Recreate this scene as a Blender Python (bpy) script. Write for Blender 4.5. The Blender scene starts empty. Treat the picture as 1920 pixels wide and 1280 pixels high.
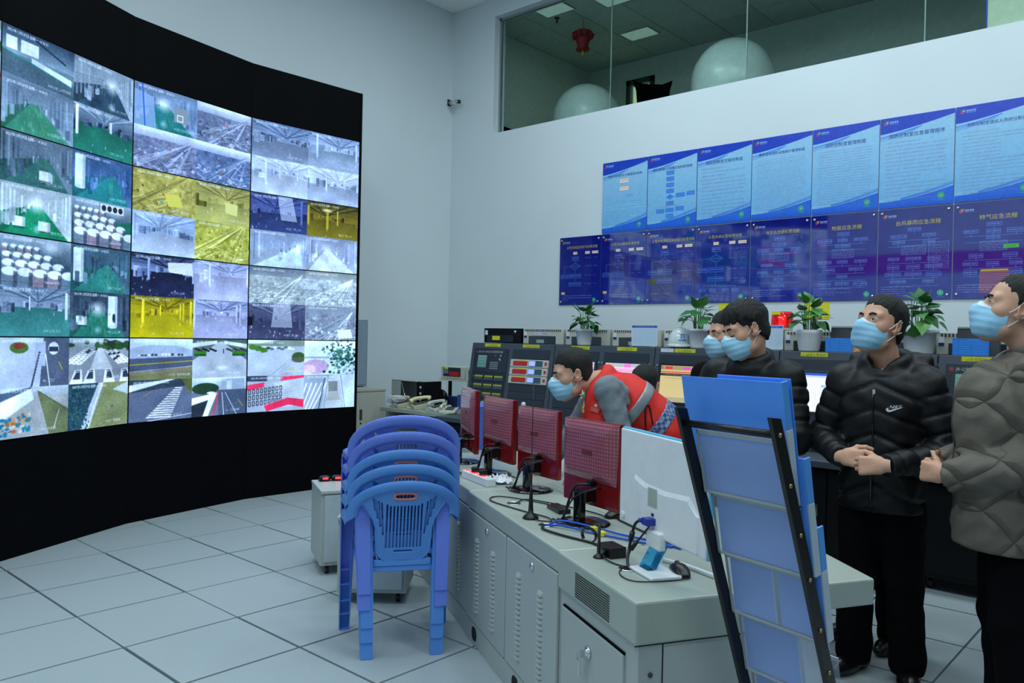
import bpy, bmesh, math, random, numpy as np
from mathutils import Matrix, Vector
from mathutils.bvhtree import BVHTree
random.seed(7)
rng = np.random.default_rng(7)
R = math.radians
scene = bpy.context.scene
COL = scene.collection

# ---------------------------------------------------------------- camera
cd = bpy.data.cameras.new('camera'); cam = bpy.data.objects.new('camera', cd); COL.objects.link(cam)
cam.matrix_world = Matrix(((.74462933, -.01814556, .66723152, 0.0),
                           (.66715313, -.01096133, -.74483995, 0.0),
                           (.02082928, .99977527, .00394374, 1.5463), (0, 0, 0, 1)))
cd.sensor_width = 36.0; cd.lens = 28.04; cd.clip_start = .05; cd.clip_end = 100
scene.camera = cam
# ---------------------------------------------------------------- world, lamps, exposure
scene.view_settings.view_transform = 'Standard'
scene.view_settings.look = 'None'
scene.view_settings.gamma = 1.0
scene.view_settings.use_curve_mapping = False
scene.view_settings.exposure = 0.0
w = bpy.data.worlds.new('world'); scene.world = w; w.use_nodes = True
w.node_tree.nodes['Background'].inputs[0].default_value = (.44, .64, .74, 1)
w.node_tree.nodes['Background'].inputs[1].default_value = .11
def area(name, loc, sx, sy, power, col=(.80, .93, .985)):
    l = bpy.data.lights.new(name, 'AREA'); l.shape = 'RECTANGLE'; l.size = sx; l.size_y = sy
    l.energy = power; l.color = col
    o = bpy.data.objects.new(name, l); COL.objects.link(o); o.location = loc
    return o
for ix, x in enumerate((-4.8, -2.6, -.4, 1.8)):
    for iy, y in enumerate((-.2, 2.7, 5.6)):
        area('ceiling_lamp', (x, y, 5.80), 1.2, .6, 41)
# ---------------------------------------------------------------- helpers
def lin(c):
    return tuple((v / 255 / 12.92) if v / 255 <= .04045 else ((v / 255 + .055) / 1.055) ** 2.4 for v in c)
def setin(n, names, v):
    for k in names:
        if k in n.inputs:
            n.inputs[k].default_value = v; return
def mat(name, rgb, rough=.5, metal=0.0, emit=0.0, noise=None, bump=None, coat=0.0, alpha=1.0, trans=0.0, spec=None, ior=None):
    m = bpy.data.materials.new(name); m.use_nodes = True
    nt = m.node_tree; b = nt.nodes['Principled BSDF']; c = lin(rgb) + (1,)
    b.inputs['Base Color'].default_value = c
    b.inputs['Roughness'].default_value = rough; b.inputs['Metallic'].default_value = metal
    if coat: setin(b, ('Coat Weight',), coat); setin(b, ('Coat Roughness',), .05)
    if trans: setin(b, ('Transmission Weight',), trans)
    if ior: b.inputs['IOR'].default_value = ior
    if spec is not None: setin(b, ('Specular IOR Level',), spec)
    if alpha < 1: b.inputs['Alpha'].default_value = alpha
    if emit:
        setin(b, ('Emission Color',), c); setin(b, ('Emission Strength',), emit)
    tc = nt.nodes.new('ShaderNodeTexCoord')
    sc_, am = noise if noise else (18.0, .04)
    n = nt.nodes.new('ShaderNodeTexNoise'); n.inputs['Scale'].default_value = sc_; n.inputs['Detail'].default_value = 3
    nt.links.new(tc.outputs['Object'], n.inputs['Vector'])
    r = nt.nodes.new('ShaderNodeMapRange'); r.inputs[1].default_value = .25; r.inputs[2].default_value = .75
    r.inputs[3].default_value = 1 - am; r.inputs[4].default_value = 1 + am
    nt.links.new(n.outputs['Fac'], r.inputs[0])
    mx = nt.nodes.new('ShaderNodeVectorMath'); mx.operation = 'SCALE'; mx.inputs[0].default_value = c[:3]
    nt.links.new(r.outputs[0], mx.inputs['Scale']); nt.links.new(mx.outputs[0], b.inputs['Base Color'])
    if bump:
        n2 = nt.nodes.new('ShaderNodeTexNoise'); n2.inputs['Scale'].default_value = bump[0]; n2.inputs['Detail'].default_value = 4
        nt.links.new(tc.outputs['Object'], n2.inputs['Vector'])
        bp = nt.nodes.new('ShaderNodeBump'); bp.inputs['Strength'].default_value = bump[1]; bp.inputs['Distance'].default_value = .01
        nt.links.new(n2.outputs['Fac'], bp.inputs['Height']); nt.links.new(bp.outputs[0], b.inputs['Normal'])
    return m

def catmull(pts, n=6):
    P = [np.array(p, float) for p in pts]; P = [2 * P[0] - P[1]] + P + [2 * P[-1] - P[-2]]; out = []
    for i in range(1, len(P) - 2):
        a, b, c, d = P[i - 1:i + 3]
        for k in range(n):
            t = k / n
            out.append(.5 * (2 * b + (c - a) * t + (2 * a - 5 * b + 4 * c - d) * t * t + (3 * b - a - 3 * c + d) * t ** 3))
    out.append(P[-2]); return out

class MB:
    def __init__(s): s.v = []; s.f = []; s.m = []; s.s = []; s.uv = {}
    def face(s, idx, m=0, sm=False, uv=None):
        s.f.append(tuple(idx)); s.m.append(m); s.s.append(sm)
        if uv: s.uv[len(s.f) - 1] = uv
    def quad(s, a, b, c, d, m=0, uv=True):
        n = len(s.v); s.v += [tuple(a), tuple(b), tuple(c), tuple(d)]
        s.face((n, n + 1, n + 2, n + 3), m, False, ((0, 0), (1, 0), (1, 1), (0, 1)) if uv else None); return s
    def box(s, c, z, m=0, M=None):
        n = len(s.v); hx, hy, hz = z[0] / 2, z[1] / 2, z[2] / 2
        for i in range(8):
            p = Vector((hx * (1 if i & 1 else -1), hy * (1 if i & 2 else -1), hz * (1 if i & 4 else -1)))
            if M is not None: p = M @ p
            s.v.append((p.x + c[0], p.y + c[1], p.z + c[2]))
        for q in ((0, 2, 3, 1), (4, 5, 7, 6), (0, 1, 5, 4), (2, 6, 7, 3), (0, 4, 6, 2), (1, 3, 7, 5)):
            s.face([n + i for i in q], m)
        return s
    def bb(s, a, b, m=0):
        return s.box([(a[i] + b[i]) / 2 for i in range(3)], [abs(b[i] - a[i]) for i in range(3)], m)
    def tube(s, pts, r, n=7, m=0, caps=True, up=(0, 0, 1), fl=1.0):
        P = [np.array(p, float) for p in pts]; base = len(s.v); L = len(P)
        rr = r if hasattr(r, '__len__') else [r] * L; prev = None
        for i in range(L):
            t = P[min(i + 1, L - 1)] - P[max(i - 1, 0)]; t = t / (np.linalg.norm(t) + 1e-12)
            if prev is None:
                u = np.array(up, float)
                if abs(u @ t) > .95: u = np.array((1., 0, 0)) if abs(t[0]) < .9 else np.array((0, 1., 0))
            else: u = prev
            u = u - t * (u @ t); u /= np.linalg.norm(u) + 1e-12; prev = u; v = np.cross(t, u)
            for k in range(n):
                a = 2 * math.pi * k / n
                s.v.append(tuple(P[i] + rr[i] * (math.cos(a) * u * fl + math.sin(a) * v)))
        for i in range(L - 1):
            for k in range(n):
                a = base + i * n + k; b = base + i * n + (k + 1) % n
                s.face((a, b, b + n, a + n), m, n > 5)
        if caps:
            s.face([base + k for k in range(n)][::-1], m); s.face([base + (L - 1) * n + k for k in range(n)], m)
        return s
    def cyl(s, a, b, r, r2=None, n=16, m=0): return s.tube([a, b], [r, r if r2 is None else r2], n, m)
    def lathe(s, prof, c=(0, 0, 0), n=24, m=0, close=True):
        base = len(s.v)
        for r, z in prof:
            for k in range(n):
                a = 2 * math.pi * k / n; s.v.append((c[0] + r * math.cos(a), c[1] + r * math.sin(a), c[2] + z))
        for i in range(len(prof) - 1):
            for k in range(n):
                a = base + i * n + k; b = base + i * n + (k + 1) % n; s.face((a, b, b + n, a + n), m, True)
        if close:
            if prof[0][0] > 1e-5: s.face([base + k for k in range(n)][::-1], m)
            if prof[-1][0] > 1e-5: s.face([base + (len(prof) - 1) * n + k for k in range(n)], m)
        return s
    def prism(s, poly, f0, f1, m=0, sm=False):
        n = len(s.v); k = len(poly)
        s.v += [tuple(f0(p)) for p in poly] + [tuple(f1(p)) for p in poly]
        s.face(list(range(n, n + k))[::-1], m); s.face(range(n + k, n + 2 * k), m)
        for i in range(k): s.face((n + i, n + (i + 1) % k, n + k + (i + 1) % k, n + k + i), m, sm)
        return s
    def raw(s, v, f, m=0, sm=True):
        n = len(s.v); s.v += [tuple(p) for p in v]
        for q in f: s.face([n + i for i in q], m, sm)
        return s
    def mesh(s, name, mats):
        me = bpy.data.meshes.new(name); me.from_pydata(s.v, [], s.f)
        for m in (mats if isinstance(mats, (list, tuple)) else [mats]): me.materials.append(m)
        me.polygons.foreach_set('material_index', s.m); me.polygons.foreach_set('use_smooth', s.s)
        if s.uv:
            u = me.uv_layers.new(name='UVMap').data
            for pi, uv in s.uv.items():
                for li, c in zip(me.polygons[pi].loop_indices, uv): u[li].uv = c
        me.update(); return me
    def build(s, name, mats, parent=None, bevel=0.0, loc=None, rot=None, fix=True):
        me = s.mesh(name, mats)
        if fix:
            bm = bmesh.new(); bm.from_mesh(me); bmesh.ops.recalc_face_normals(bm, faces=bm.faces); bm.to_mesh(me); bm.free()
        return link(name, me, parent, bevel, loc, rot)
def link(name, me, parent=None, bevel=0.0, loc=None, rot=None):
    o = bpy.data.objects.new(name, me); COL.objects.link(o)
    if parent is not None: o.parent = parent
    if loc is not None: o.location = loc
    if rot is not None: o.rotation_euler = rot
    if bevel:
        b = o.modifiers.new('bevel', 'BEVEL'); b.width = bevel; b.segments = 2; b.limit_method = 'ANGLE'; b.angle_limit = R(40)
    return o
def tag(o, label=None, cat=None, group=None, kind=None):
    if label: o['label'] = label
    if cat: o['category'] = cat
    if group: o['group'] = group
    if kind: o['kind'] = kind
    return o
def thing(name, label, cat, loc=(0, 0, 0), rz=0.0, group=None):
    o = bpy.data.objects.new(name, None); COL.objects.link(o); o.location = loc; o.rotation_euler = (0, 0, rz)
    o.empty_display_size = .05
    return tag(o, label, cat, group)
def kids(o): return [c for c in o.children]
def dup(o, parent=None):
    c = o.copy(); COL.objects.link(c); c.parent = parent
    for k in kids(o): dup(k, c)
    return c
def structure(name, mb, m, parent=None, label=None):
    o = mb.build(name, m, parent)
    if parent is None: o['kind'] = 'structure'
    return o

# ---------------------------------------------------------------- flat print: canvases filled by code
GL = {}
def glyph_bits(text, px):
    """alpha bitmap of a line of lettering, px high"""
    key = (text, px)
    if key in GL: return GL[key]
    cu = bpy.data.curves.new('t', 'FONT'); cu.body = text; cu.size = 1.0; cu.resolution_u = 2
    ob = bpy.data.objects.new('t', cu); me = ob.to_mesh()
    me.calc_loop_triangles()
    V = np.array([v.co[:2] for v in me.vertices]) if len(me.vertices) else np.zeros((1, 2))
    T = [tuple(t.vertices) for t in me.loop_triangles]
    ob.to_mesh_clear(); bpy.data.objects.remove(ob); bpy.data.curves.remove(cu)
    ss = 3; S = px * ss; lo = V.min(0); x1 = V[:, 0].max()
    W = int((x1 - lo[0]) * S) + 4; H = int(1.25 * S); A = np.zeros((H, W), np.float32)
    P = np.empty_like(V); P[:, 0] = (V[:, 0] - lo[0]) * S + 1; P[:, 1] = H - (V[:, 1] + .28) * S
    for t in T:
        a, b, c = P[t[0]], P[t[1]], P[t[2]]
        xa, xb = int(min(a[0], b[0], c[0])), int(max(a[0], b[0], c[0])) + 2
        ya, yb = int(min(a[1], b[1], c[1])), int(max(a[1], b[1], c[1])) + 2
        xa, ya = max(xa, 0), max(ya, 0)
        X, Y = np.meshgrid(np.arange(xa, min(xb, W)) + .5, np.arange(ya, min(yb, H)) + .5)
        if X.size == 0: continue
        e0 = (b[0] - a[0]) * (Y - a[1]) - (b[1] - a[1]) * (X - a[0])
        e1 = (c[0] - b[0]) * (Y - b[1]) - (c[1] - b[1]) * (X - b[0])
        e2 = (a[0] - c[0]) * (Y - c[1]) - (a[1] - c[1]) * (X - c[0])
        A[ya:ya + X.shape[0], xa:xa + X.shape[1]][((e0 >= 0) & (e1 >= 0) & (e2 >= 0)) | ((e0 <= 0) & (e1 <= 0) & (e2 <= 0))] = 1
    A = A[:H // ss * ss, :W // ss * ss].reshape(H // ss, ss, W // ss, ss).mean((1, 3))
    GL[key] = A; return A
class Cv:
    """small picture, y down, colours 0-255"""
    def __init__(s, w, h, c=(0, 0, 0)):
        s.w, s.h = w, h; s.a = np.zeros((h, w, 3), np.float32); s.a[:] = c
    def vgrad(s, c0, c1, y0=0, y1=None, x0=0, x1=None):
        y1 = s.h if y1 is None else y1; x1 = s.w if x1 is None else x1
        t = np.linspace(0, 1, max(y1 - y0, 1))[:, None, None]
        s.a[y0:y1, x0:x1] = np.array(c0) * (1 - t) + np.array(c1) * t; return s
    def mix(s, ys, xs, mask, c, al=1.0):
        r = s.a[ys, xs]; k = (mask * al)[..., None]; s.a[ys, xs] = r * (1 - k) + np.array(c, np.float32) * k
    def poly(s, pts, c, al=1.0):
        p = np.array(pts, float); x0, y0 = np.maximum(np.floor(p.min(0)), 0).astype(int); x1, y1 = np.ceil(p.max(0)).astype(int) + 1
        x1, y1 = min(x1, s.w), min(y1, s.h)
        if x1 <= x0 or y1 <= y0: return s
        X, Y = np.meshgrid(np.arange(x0, x1) + .5, np.arange(y0, y1) + .5); ins = np.zeros(X.shape, bool)
        for i in range(len(p)):
            a, b = p[i - 1], p[i]
            if a[1] == b[1]: continue
            ins ^= ((a[1] > Y) != (b[1] > Y)) & (X < (b[0] - a[0]) * (Y - a[1]) / (b[1] - a[1]) + a[0])
        s.mix(slice(y0, y1), slice(x0, x1), ins.astype(np.float32), c, al); return s
    def rect(s, x0, y0, x1, y1, c, al=1.0):
        x0, y0, x1, y1 = [int(round(v)) for v in (x0, y0, x1, y1)]
        x0, y0 = max(x0, 0), max(y0, 0)
        if x1 > x0 and y1 > y0: s.a[y0:y1, x0:x1] = s.a[y0:y1, x0:x1] * (1 - al) + np.array(c, np.float32) * al
        return s
    def frame(s, x0, y0, x1, y1, c, w=1, al=1.0):
        s.rect(x0, y0, x1, y0 + w, c, al); s.rect(x0, y1 - w, x1, y1, c, al); s.rect(x0, y0, x0 + w, y1, c, al); s.rect(x1 - w, y0, x1, y1, c, al); return s
    def line(s, a, b, w, c, al=1.0):
        x0, x1 = sorted((a[0], b[0])); y0, y1 = sorted((a[1], b[1])); m = w + 1
        x0, y0 = max(int(x0 - m), 0), max(int(y0 - m), 0); x1, y1 = min(int(x1 + m) + 1, s.w), min(int(y1 + m) + 1, s.h)
        if x1 <= x0 or y1 <= y0: return s
        X, Y = np.meshgrid(np.arange(x0, x1) + .5, np.arange(y0, y1) + .5); d = np.array(b, float) - np.array(a, float)
        t = np.clip(((X - a[0]) * d[0] + (Y - a[1]) * d[1]) / (d @ d + 1e-9), 0, 1)
        k = np.clip(w / 2 + .5 - np.hypot(X - a[0] - t * d[0], Y - a[1] - t * d[1]), 0, 1)
        s.mix(slice(y0, y1), slice(x0, x1), k, c, al); return s
    def ell(s, cx, cy, rx, ry, c, al=1.0, soft=0.0):
        x0, y0 = max(int(cx - rx - 1), 0), max(int(cy - ry - 1), 0); x1, y1 = min(int(cx + rx + 2), s.w), min(int(cy + ry + 2), s.h)
        if x1 <= x0 or y1 <= y0: return s
        X, Y = np.meshgrid(np.arange(x0, x1) + .5, np.arange(y0, y1) + .5); d = np.sqrt(((X - cx) / rx) ** 2 + ((Y - cy) / ry) ** 2)
        k = np.clip((1 - d) / soft, 0, 1) if soft else np.clip((1 - d) * min(rx, ry) + .5, 0, 1)
        s.mix(slice(y0, y1), slice(x0, x1), k, c, al); return s
    def noise(s, n, amp, y0=0, y1=None, x0=0, x1=None, mono=True):
        y1 = s.h if y1 is None else y1; x1 = s.w if x1 is None else x1
        g = rng.normal(size=(max(2, (y1 - y0) // n + 2), max(2, (x1 - x0) // n + 2), 1 if mono else 3))
        ys = np.linspace(0, g.shape[0] - 1.001, y1 - y0); xs = np.linspace(0, g.shape[1] - 1.001, x1 - x0)
        yi, xi = ys.astype(int), xs.astype(int); fy, fx = (ys - yi)[:, None, None], (xs - xi)[None, :, None]
        q = g[yi][:, xi] * (1 - fy) * (1 - fx) + g[yi + 1][:, xi] * fy * (1 - fx) + g[yi][:, xi + 1] * (1 - fy) * fx + g[yi + 1][:, xi + 1] * fy * fx
        s.a[y0:y1, x0:x1] += q * amp; return s
    def text(s, x, y, t, px, c, al=1.0, cx=False, sx=1.0):
        A = glyph_bits(t, px)
        if sx != 1.0:
            A = A[:, np.minimum((np.arange(int(A.shape[1] * sx)) / sx).astype(int), A.shape[1] - 1)]
        h, wd = A.shape; x = int(x - wd / 2 if cx else x); y = int(y)
        x0, y0 = max(x, 0), max(y, 0); x1, y1 = min(x + wd, s.w), min(y + h, s.h)
        if x1 > x0 and y1 > y0: s.mix(slice(y0, y1), slice(x0, x1), A[y0 - y:y1 - y, x0 - x:x1 - x], c, al)
        return s
    def blur(s, n=1, k=1.0):
        for _ in range(n):
            p = np.pad(s.a, ((1, 1), (1, 1), (0, 0)), 'edge'); q = (p[:-2] + 2 * p[1:-1] + p[2:]) / 4; s.a = s.a * (1 - k) + k * (q[:, :-2] + 2 * q[:, 1:-1] + q[:, 2:]) / 4
        return s
    def bloom(s, t=200, k=.5):
        o = Cv(s.w, s.h); o.a = np.maximum(s.a - t, 0) * 2; o.blur(14); s.a = s.a + o.a * k; return s
    def paste(s, o, x, y): s.a[y:y + o.h, x:x + o.w] = o.a; return s
    def image(s, name):
        im = bpy.data.images.new(name, s.w, s.h); px = np.ones((s.h, s.w, 4), np.float32)
        px[..., :3] = np.clip(s.a[::-1] / 255, 0, 1); im.pixels.foreach_set(px.ravel()); im.update(); im.pack(); return im
def print_mat(name, cv, emit=0.0, rough=.4, coat=0.0, spec=.5):
    m = bpy.data.materials.new(name); m.use_nodes = True; nt = m.node_tree; b = nt.nodes['Principled BSDF']
    t = nt.nodes.new('ShaderNodeTexImage'); t.image = cv.image(name); t.extension = 'EXTEND'
    if emit:
        b.inputs['Base Color'].default_value = (.01, .01, .012, 1)
        nt.links.new(t.outputs[0], b.inputs['Emission Color']); b.inputs['Emission Strength'].default_value = emit
    else: nt.links.new(t.outputs[0], b.inputs['Base Color'])
    b.inputs['Roughness'].default_value = rough; setin(b, ('Specular IOR Level',), spec)
    if coat: setin(b, ('Coat Weight',), coat); setin(b, ('Coat Roughness',), .03)
    return m
# ---------------------------------------------------------------- people: distance fields turned into one skin each
class Fld:
    def __init__(s, lo, hi, h):
        s.lo = np.array(lo, float); s.h = h; s.n = np.maximum(((np.array(hi) - s.lo) / h).astype(int) + 2, 4)
        s.g = np.full(s.n, .3, np.float32)
        s.ax = [s.lo[i] + h * np.arange(s.n[i]) for i in range(3)]
    def sub(s, lo, hi):
        a = np.clip(((np.array(lo) - s.lo) / s.h).astype(int) - 1, 0, s.n); b = np.clip(((np.array(hi) - s.lo) / s.h).astype(int) + 3, 0, s.n)
        if (b <= a).any(): return None, None
        sl = tuple(slice(a[i], b[i]) for i in range(3))
        X, Y, Z = np.meshgrid(*[s.ax[i][sl[i]] for i in range(3)], indexing='ij'); return sl, np.stack((X, Y, Z), -1)
    def put(s, sl, d, k, op):
        g = s.g[sl]
        if op == 'u':
            h = np.clip(.5 + .5 * (g - d) / k, 0, 1); s.g[sl] = g * (1 - h) + d * h - k * h * (1 - h)
        elif op == 's':
            h = np.clip(.5 - .5 * (g + d) / k, 0, 1); s.g[sl] = g * (1 - h) - d * h + k * h * (1 - h)
        else:
            h = np.clip(.5 - .5 * (g - d) / k, 0, 1); s.g[sl] = g * (1 - h) + d * h + k * h * (1 - h)
    def rc(s, a, b, ra, rb, k=.03, op='u', M=None, sc=None, disp=None):
        """tapered capsule; M rows = axes, sc = squash along them"""
        a, b = np.array(a, float), np.array(b, float); m = max(ra, rb) * (max(sc) if sc else 1) + k + .03
        sl, P = s.sub(np.minimum(a, b) - m, np.maximum(a, b) + m)
        if sl is None: return s
        q, A, B = P, a, b; f = 1.0
        if sc is not None:
            T = (np.eye(3) if M is None else np.array(M, float)) / np.array(sc, float)[:, None]; q = P @ T.T; A = T @ a; B = T @ b; f = min(sc)
        ba = B - A; L2 = ba @ ba + 1e-12; t = np.clip(((q - A) @ ba) / L2, 0, 1); d = np.linalg.norm(q - A - t[..., None] * ba, axis=-1) - (ra + (rb - ra) * t)
        if disp is not None: d = d - disp(P, t) / f
        s.put(sl, (d * f).astype(np.float32), k, op); return s
    def ell(s, c, r, k=.02, op='u', M=None):
        c, r = np.array(c, float), np.array(r, float); m = r.max() + k + .03; sl, P = s.sub(c - m, c + m)
        if sl is None: return s
        q = P - c
        if M is not None: q = q @ np.array(M, float).T
        k0 = np.linalg.norm(q / r, axis=-1); k1 = np.linalg.norm(q / (r * r), axis=-1); s.put(sl, (k0 * (k0 - 1) / np.maximum(k1, 1e-9)).astype(np.float32), k, op); return s
    def P(s):
        X, Y, Z = np.meshgrid(*s.ax, indexing='ij'); return np.stack((X, Y, Z), -1)
    def cut(s, fn, k=.004): s.put(tuple(slice(None) for _ in range(3)), fn(s.P()).astype(np.float32), k, 'i'); return s
    def move(s, fn): s.g = s.g + fn(s.P()).astype(np.float32); return s
    def mesh(s):
        g = s.g; ins = g < 0; nx, ny, nz = [n - 1 for n in s.n]
        C = [ins[i:i + nx, j:j + ny, k:k + nz] for i in (0, 1) for j in (0, 1) for k in (0, 1)]
        cnt = sum(c.astype(np.int8) for c in C); act = (cnt > 0) & (cnt < 8); idx = np.full(act.shape, -1, np.int64); I = np.argwhere(act); idx[act] = np.arange(len(I))
        off = np.array([(i, j, k) for i in (0, 1) for j in (0, 1) for k in (0, 1)]); val = np.stack([g[I[:, 0] + o[0], I[:, 1] + o[1], I[:, 2] + o[2]] for o in off], 1)
        acc = np.zeros((len(I), 3)); num = np.zeros(len(I))
        for a in range(8):
            for b in range(a + 1, 8):
                if abs(off[a] - off[b]).sum() != 1: continue
                va, vb = val[:, a], val[:, b]; x = (va < 0) != (vb < 0); t = np.where(x, va / (va - vb + 1e-20), 0); p = off[a] + t[:, None] * (off[b] - off[a]); acc[x] += p[x]; num[x] += 1
        V = s.lo + s.h * (I + acc / num[:, None]); F = []
        for ax in range(3):
            u, v = (ax + 1) % 3, (ax + 2) % 3
            sa = [slice(1, n) for n in (nx, ny, nz)]; sb = list(sa); sa[ax] = slice(0, (nx, ny, nz)[ax]); sb[ax] = slice(1, (nx, ny, nz)[ax] + 1)
            A, B = ins[tuple(sa)], ins[tuple(sb)]; E = np.argwhere(A != B)
            if not len(E): continue
            fl = A[A != B]; base = E.copy(); base[:, u] += 1; base[:, v] += 1
            def cell(du, dv):
                q = base.copy(); q[:, u] -= du; q[:, v] -= dv; return idx[q[:, 0], q[:, 1], q[:, 2]]
            Q = np.stack((cell(1, 1), cell(0, 1), cell(0, 0), cell(1, 0)), 1); Q[~fl] = Q[~fl][:, ::-1]; F.append(Q)
        F = np.concatenate(F) if F else np.zeros((0, 4), int); return V, F[(F >= 0).all(1)]
def join(*parts):
    V, F, n = [], [], 0
    for v, f in parts: V.append(v); F.append(f + n); n += len(v)
    return np.concatenate(V), np.concatenate(F)
def xf(vf, M):
    v, f = vf; M = np.array(M); v = v @ M[:3, :3].T + M[:3, 3]
    if np.linalg.det(M[:3, :3]) < 0: f = f[:, ::-1]
    return v, f
def skin(name, vf, m, parent=None):
    v, f = vf; me = bpy.data.meshes.new(name); me.vertices.add(len(v)); me.vertices.foreach_set('co', v.astype(np.float32).ravel())
    me.loops.add(len(f) * 4); me.loops.foreach_set('vertex_index', f.astype(np.int32).ravel()); me.polygons.add(len(f)); me.polygons.foreach_set('loop_start', np.arange(len(f), dtype=np.int32) * 4)
    me.update(calc_edges=True); me.validate(); me.polygons.foreach_set('use_smooth', np.ones(len(me.polygons), bool)); me.materials.append(m); return link(name, me, parent)
def bvh(vf): return BVHTree.FromPolygons([Vector(p) for p in vf[0]], [tuple(q) for q in vf[1]])
# ---------------------------------------------------------------- materials
WALL = mat('wall_paint', (216, 228, 232), .75, noise=(1.2, .025), bump=(160, .05))
CEIL = mat('ceiling_board', (244, 247, 247), .8, bump=(90, .1))
TILE = mat('antistatic_tile', (166, 179, 183), .42, noise=(210, .12), bump=(300, .02))
JOINT = mat('black_joint', (4, 4, 6), .9)
BLACK = mat('matt_black_panel', (7, 8, 11), .7, noise=(3, .15), spec=.06)
BEZEL = mat('display_bezel', (4, 4, 5), .4)
GLASS = mat('tinted_glass', (222, 240, 236), .02, trans=1.0, ior=1.02, spec=.5)
ALU = mat('aluminium', (165, 175, 178), .4, metal=.7)
DARKROOM = mat('office_paint', (206, 216, 210), .8)
OFFCEIL = mat('office_ceiling_tile', (200, 212, 206), .9, bump=(120, .1))
CREAM = mat('cream_paint', (222, 222, 196), .7)
GREY = mat('grey_powder_coat', (172, 181, 178), .42, noise=(40, .02), bump=(220, .03))
GREYTOP = mat('pale_green_grey_top', (164, 175, 166), .32, noise=(60, .02))
GREYD = mat('dark_grey_detail', (62, 68, 70), .6)  # plain dark grey for vents, keys, joints and other small parts
CONS = mat('slate_grey_metal', (62, 72, 82), .42, noise=(30, .05), bump=(200, .04))
CONSD = mat('dark_slate_panel', (33, 43, 54), .4, noise=(30, .05))
CONSB = mat('black_console_metal', (10, 11, 13), .5, spec=.25)
BEIGE = mat('beige_steel', (196, 198, 186), .5, noise=(20, .02))
CHROME = mat('chrome', (215, 218, 220), .15, metal=1.0)
BLKP = mat('black_plastic', (14, 14, 16), .35)
BLKG = mat('black_gloss', (9, 9, 11), .12, coat=.5)
WHT = mat('white_plastic', (228, 232, 234), .35)
PAPER = mat('white_paper', (226, 230, 234), .8)
YEL = mat('yellow_sticker', (225, 222, 40), .6)
RED = mat('red_plastic', (196, 26, 30), .3)
LEDR = mat('red_led', (255, 40, 40), .3, emit=4.0)
# ---------------------------------------------------------------- the room
X0, YW, ZC = -7.74, 7.35, 5.85          # left wall, notice wall, ceiling
fl = MB().bb((X0, -2.4, -.2), (3.4, YW, -.034)); floor = structure('floor', fl, JOINT)
tiles = []
for g in (.583, .586, .591):
    me = MB().box((0, 0, -.017), (g, g, .034)).mesh('tile', TILE); tiles.append(me)
for i in range(-4, 12):
    for j in range(-4, 10):
        x, y = -5.7805 + .6 * i + .3, 1.6503 + .6 * j + .3
        if x - .3 < X0 or y + .3 > YW + .35 or x > 1.3: continue
        if -.667 * x + .745 * y < .3: continue
        link('tile', tiles[(i * 7 + j * 3) % 3], floor, 0, (x + random.uniform(-.001, .001), y + random.uniform(-.001, .001), 0), (0, 0, random.uniform(-.0012, .0012)))
structure('wall_left', MB().bb((X0 - .2, -2.4, -.2), (X0, YW + .2, ZC + .1)), WALL)
WX0, WX1, WZ0, WZ1 = -6.985, .6, 4.138, 5.62   # the glazed opening
wr = MB().bb((X0, YW, -.2), (1.6, YW + .2, WZ0)).bb((X0, YW, WZ1), (1.6, YW + .2, ZC + .1)).bb((X0, YW, WZ0), (WX0, YW + .2, WZ1)).bb((WX1, YW, WZ0), (1.6, YW + .2, WZ1))
structure('wall_right', wr, WALL)
ceil = structure('ceiling', MB().bb((X0, -2.4, ZC + .012), (3.4, YW + .2, ZC + .1)), GREYD)
cme = MB().box((0, 0, .006), (.594, .594, .012)).mesh('ceiling_tile', CEIL)
for i in range(3):
    for j in range(5): link('ceiling_tile', cme, ceil, 0, (X0 + .3 + .6 * i, YW - .3 - .6 * j, ZC))
structure('trim_1', MB().bb((X0 + 1.8, -2.4, ZC), (3.4, YW, ZC + .012)).bb((X0, -2.4, ZC), (X0 + 1.8, YW - 3.0, ZC + .012)), CEIL)
structure('wall_rear', MB().bb((X0 - .2, -2.6, -.2), (3.4, -2.4, ZC + .1)), WALL)
t = thing('added_red_banner', 'unseen red cloth banner added on the rear wall for the glossy boards to reflect', 'banner', (-4.6, -2.395, 3.2)); MB().bb((-2.4, .0, -.2), (2.4, .012, .2)).build('cloth', mat('added_banner_cloth', (206, 30, 44), .8), t)  # unseen banner, added to give the glossy notice boards a red reflection
# glazing in three joints
xs = [WX0 + .03, -5.259, -3.619, -1.983, WX1]
win = bpy.data.objects.new('window_1', None); COL.objects.link(win); win['kind'] = 'structure'
for a, b in zip(xs[:-1], xs[1:]):
    MB().bb((a + .004, YW + .105, WZ0 + .01), (b - .004, YW + .113, WZ1 - .02)).build('pane', GLASS, win)
SIL = mat('silicone_joint', (120, 150, 142), .4)
for x in xs[1:-1]: MB().bb((x - .005, YW + .103, WZ0 + .01), (x + .005, YW + .115, WZ1 - .02)).build('joint', SIL, win)
MB().bb((WX0, YW + .09, WZ0), (WX0 + .03, YW + .13, WZ1)).bb((WX0, YW + .09, WZ1 - .03), (WX1, YW + .13, WZ1)).build('frame', ALU, win)
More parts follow.
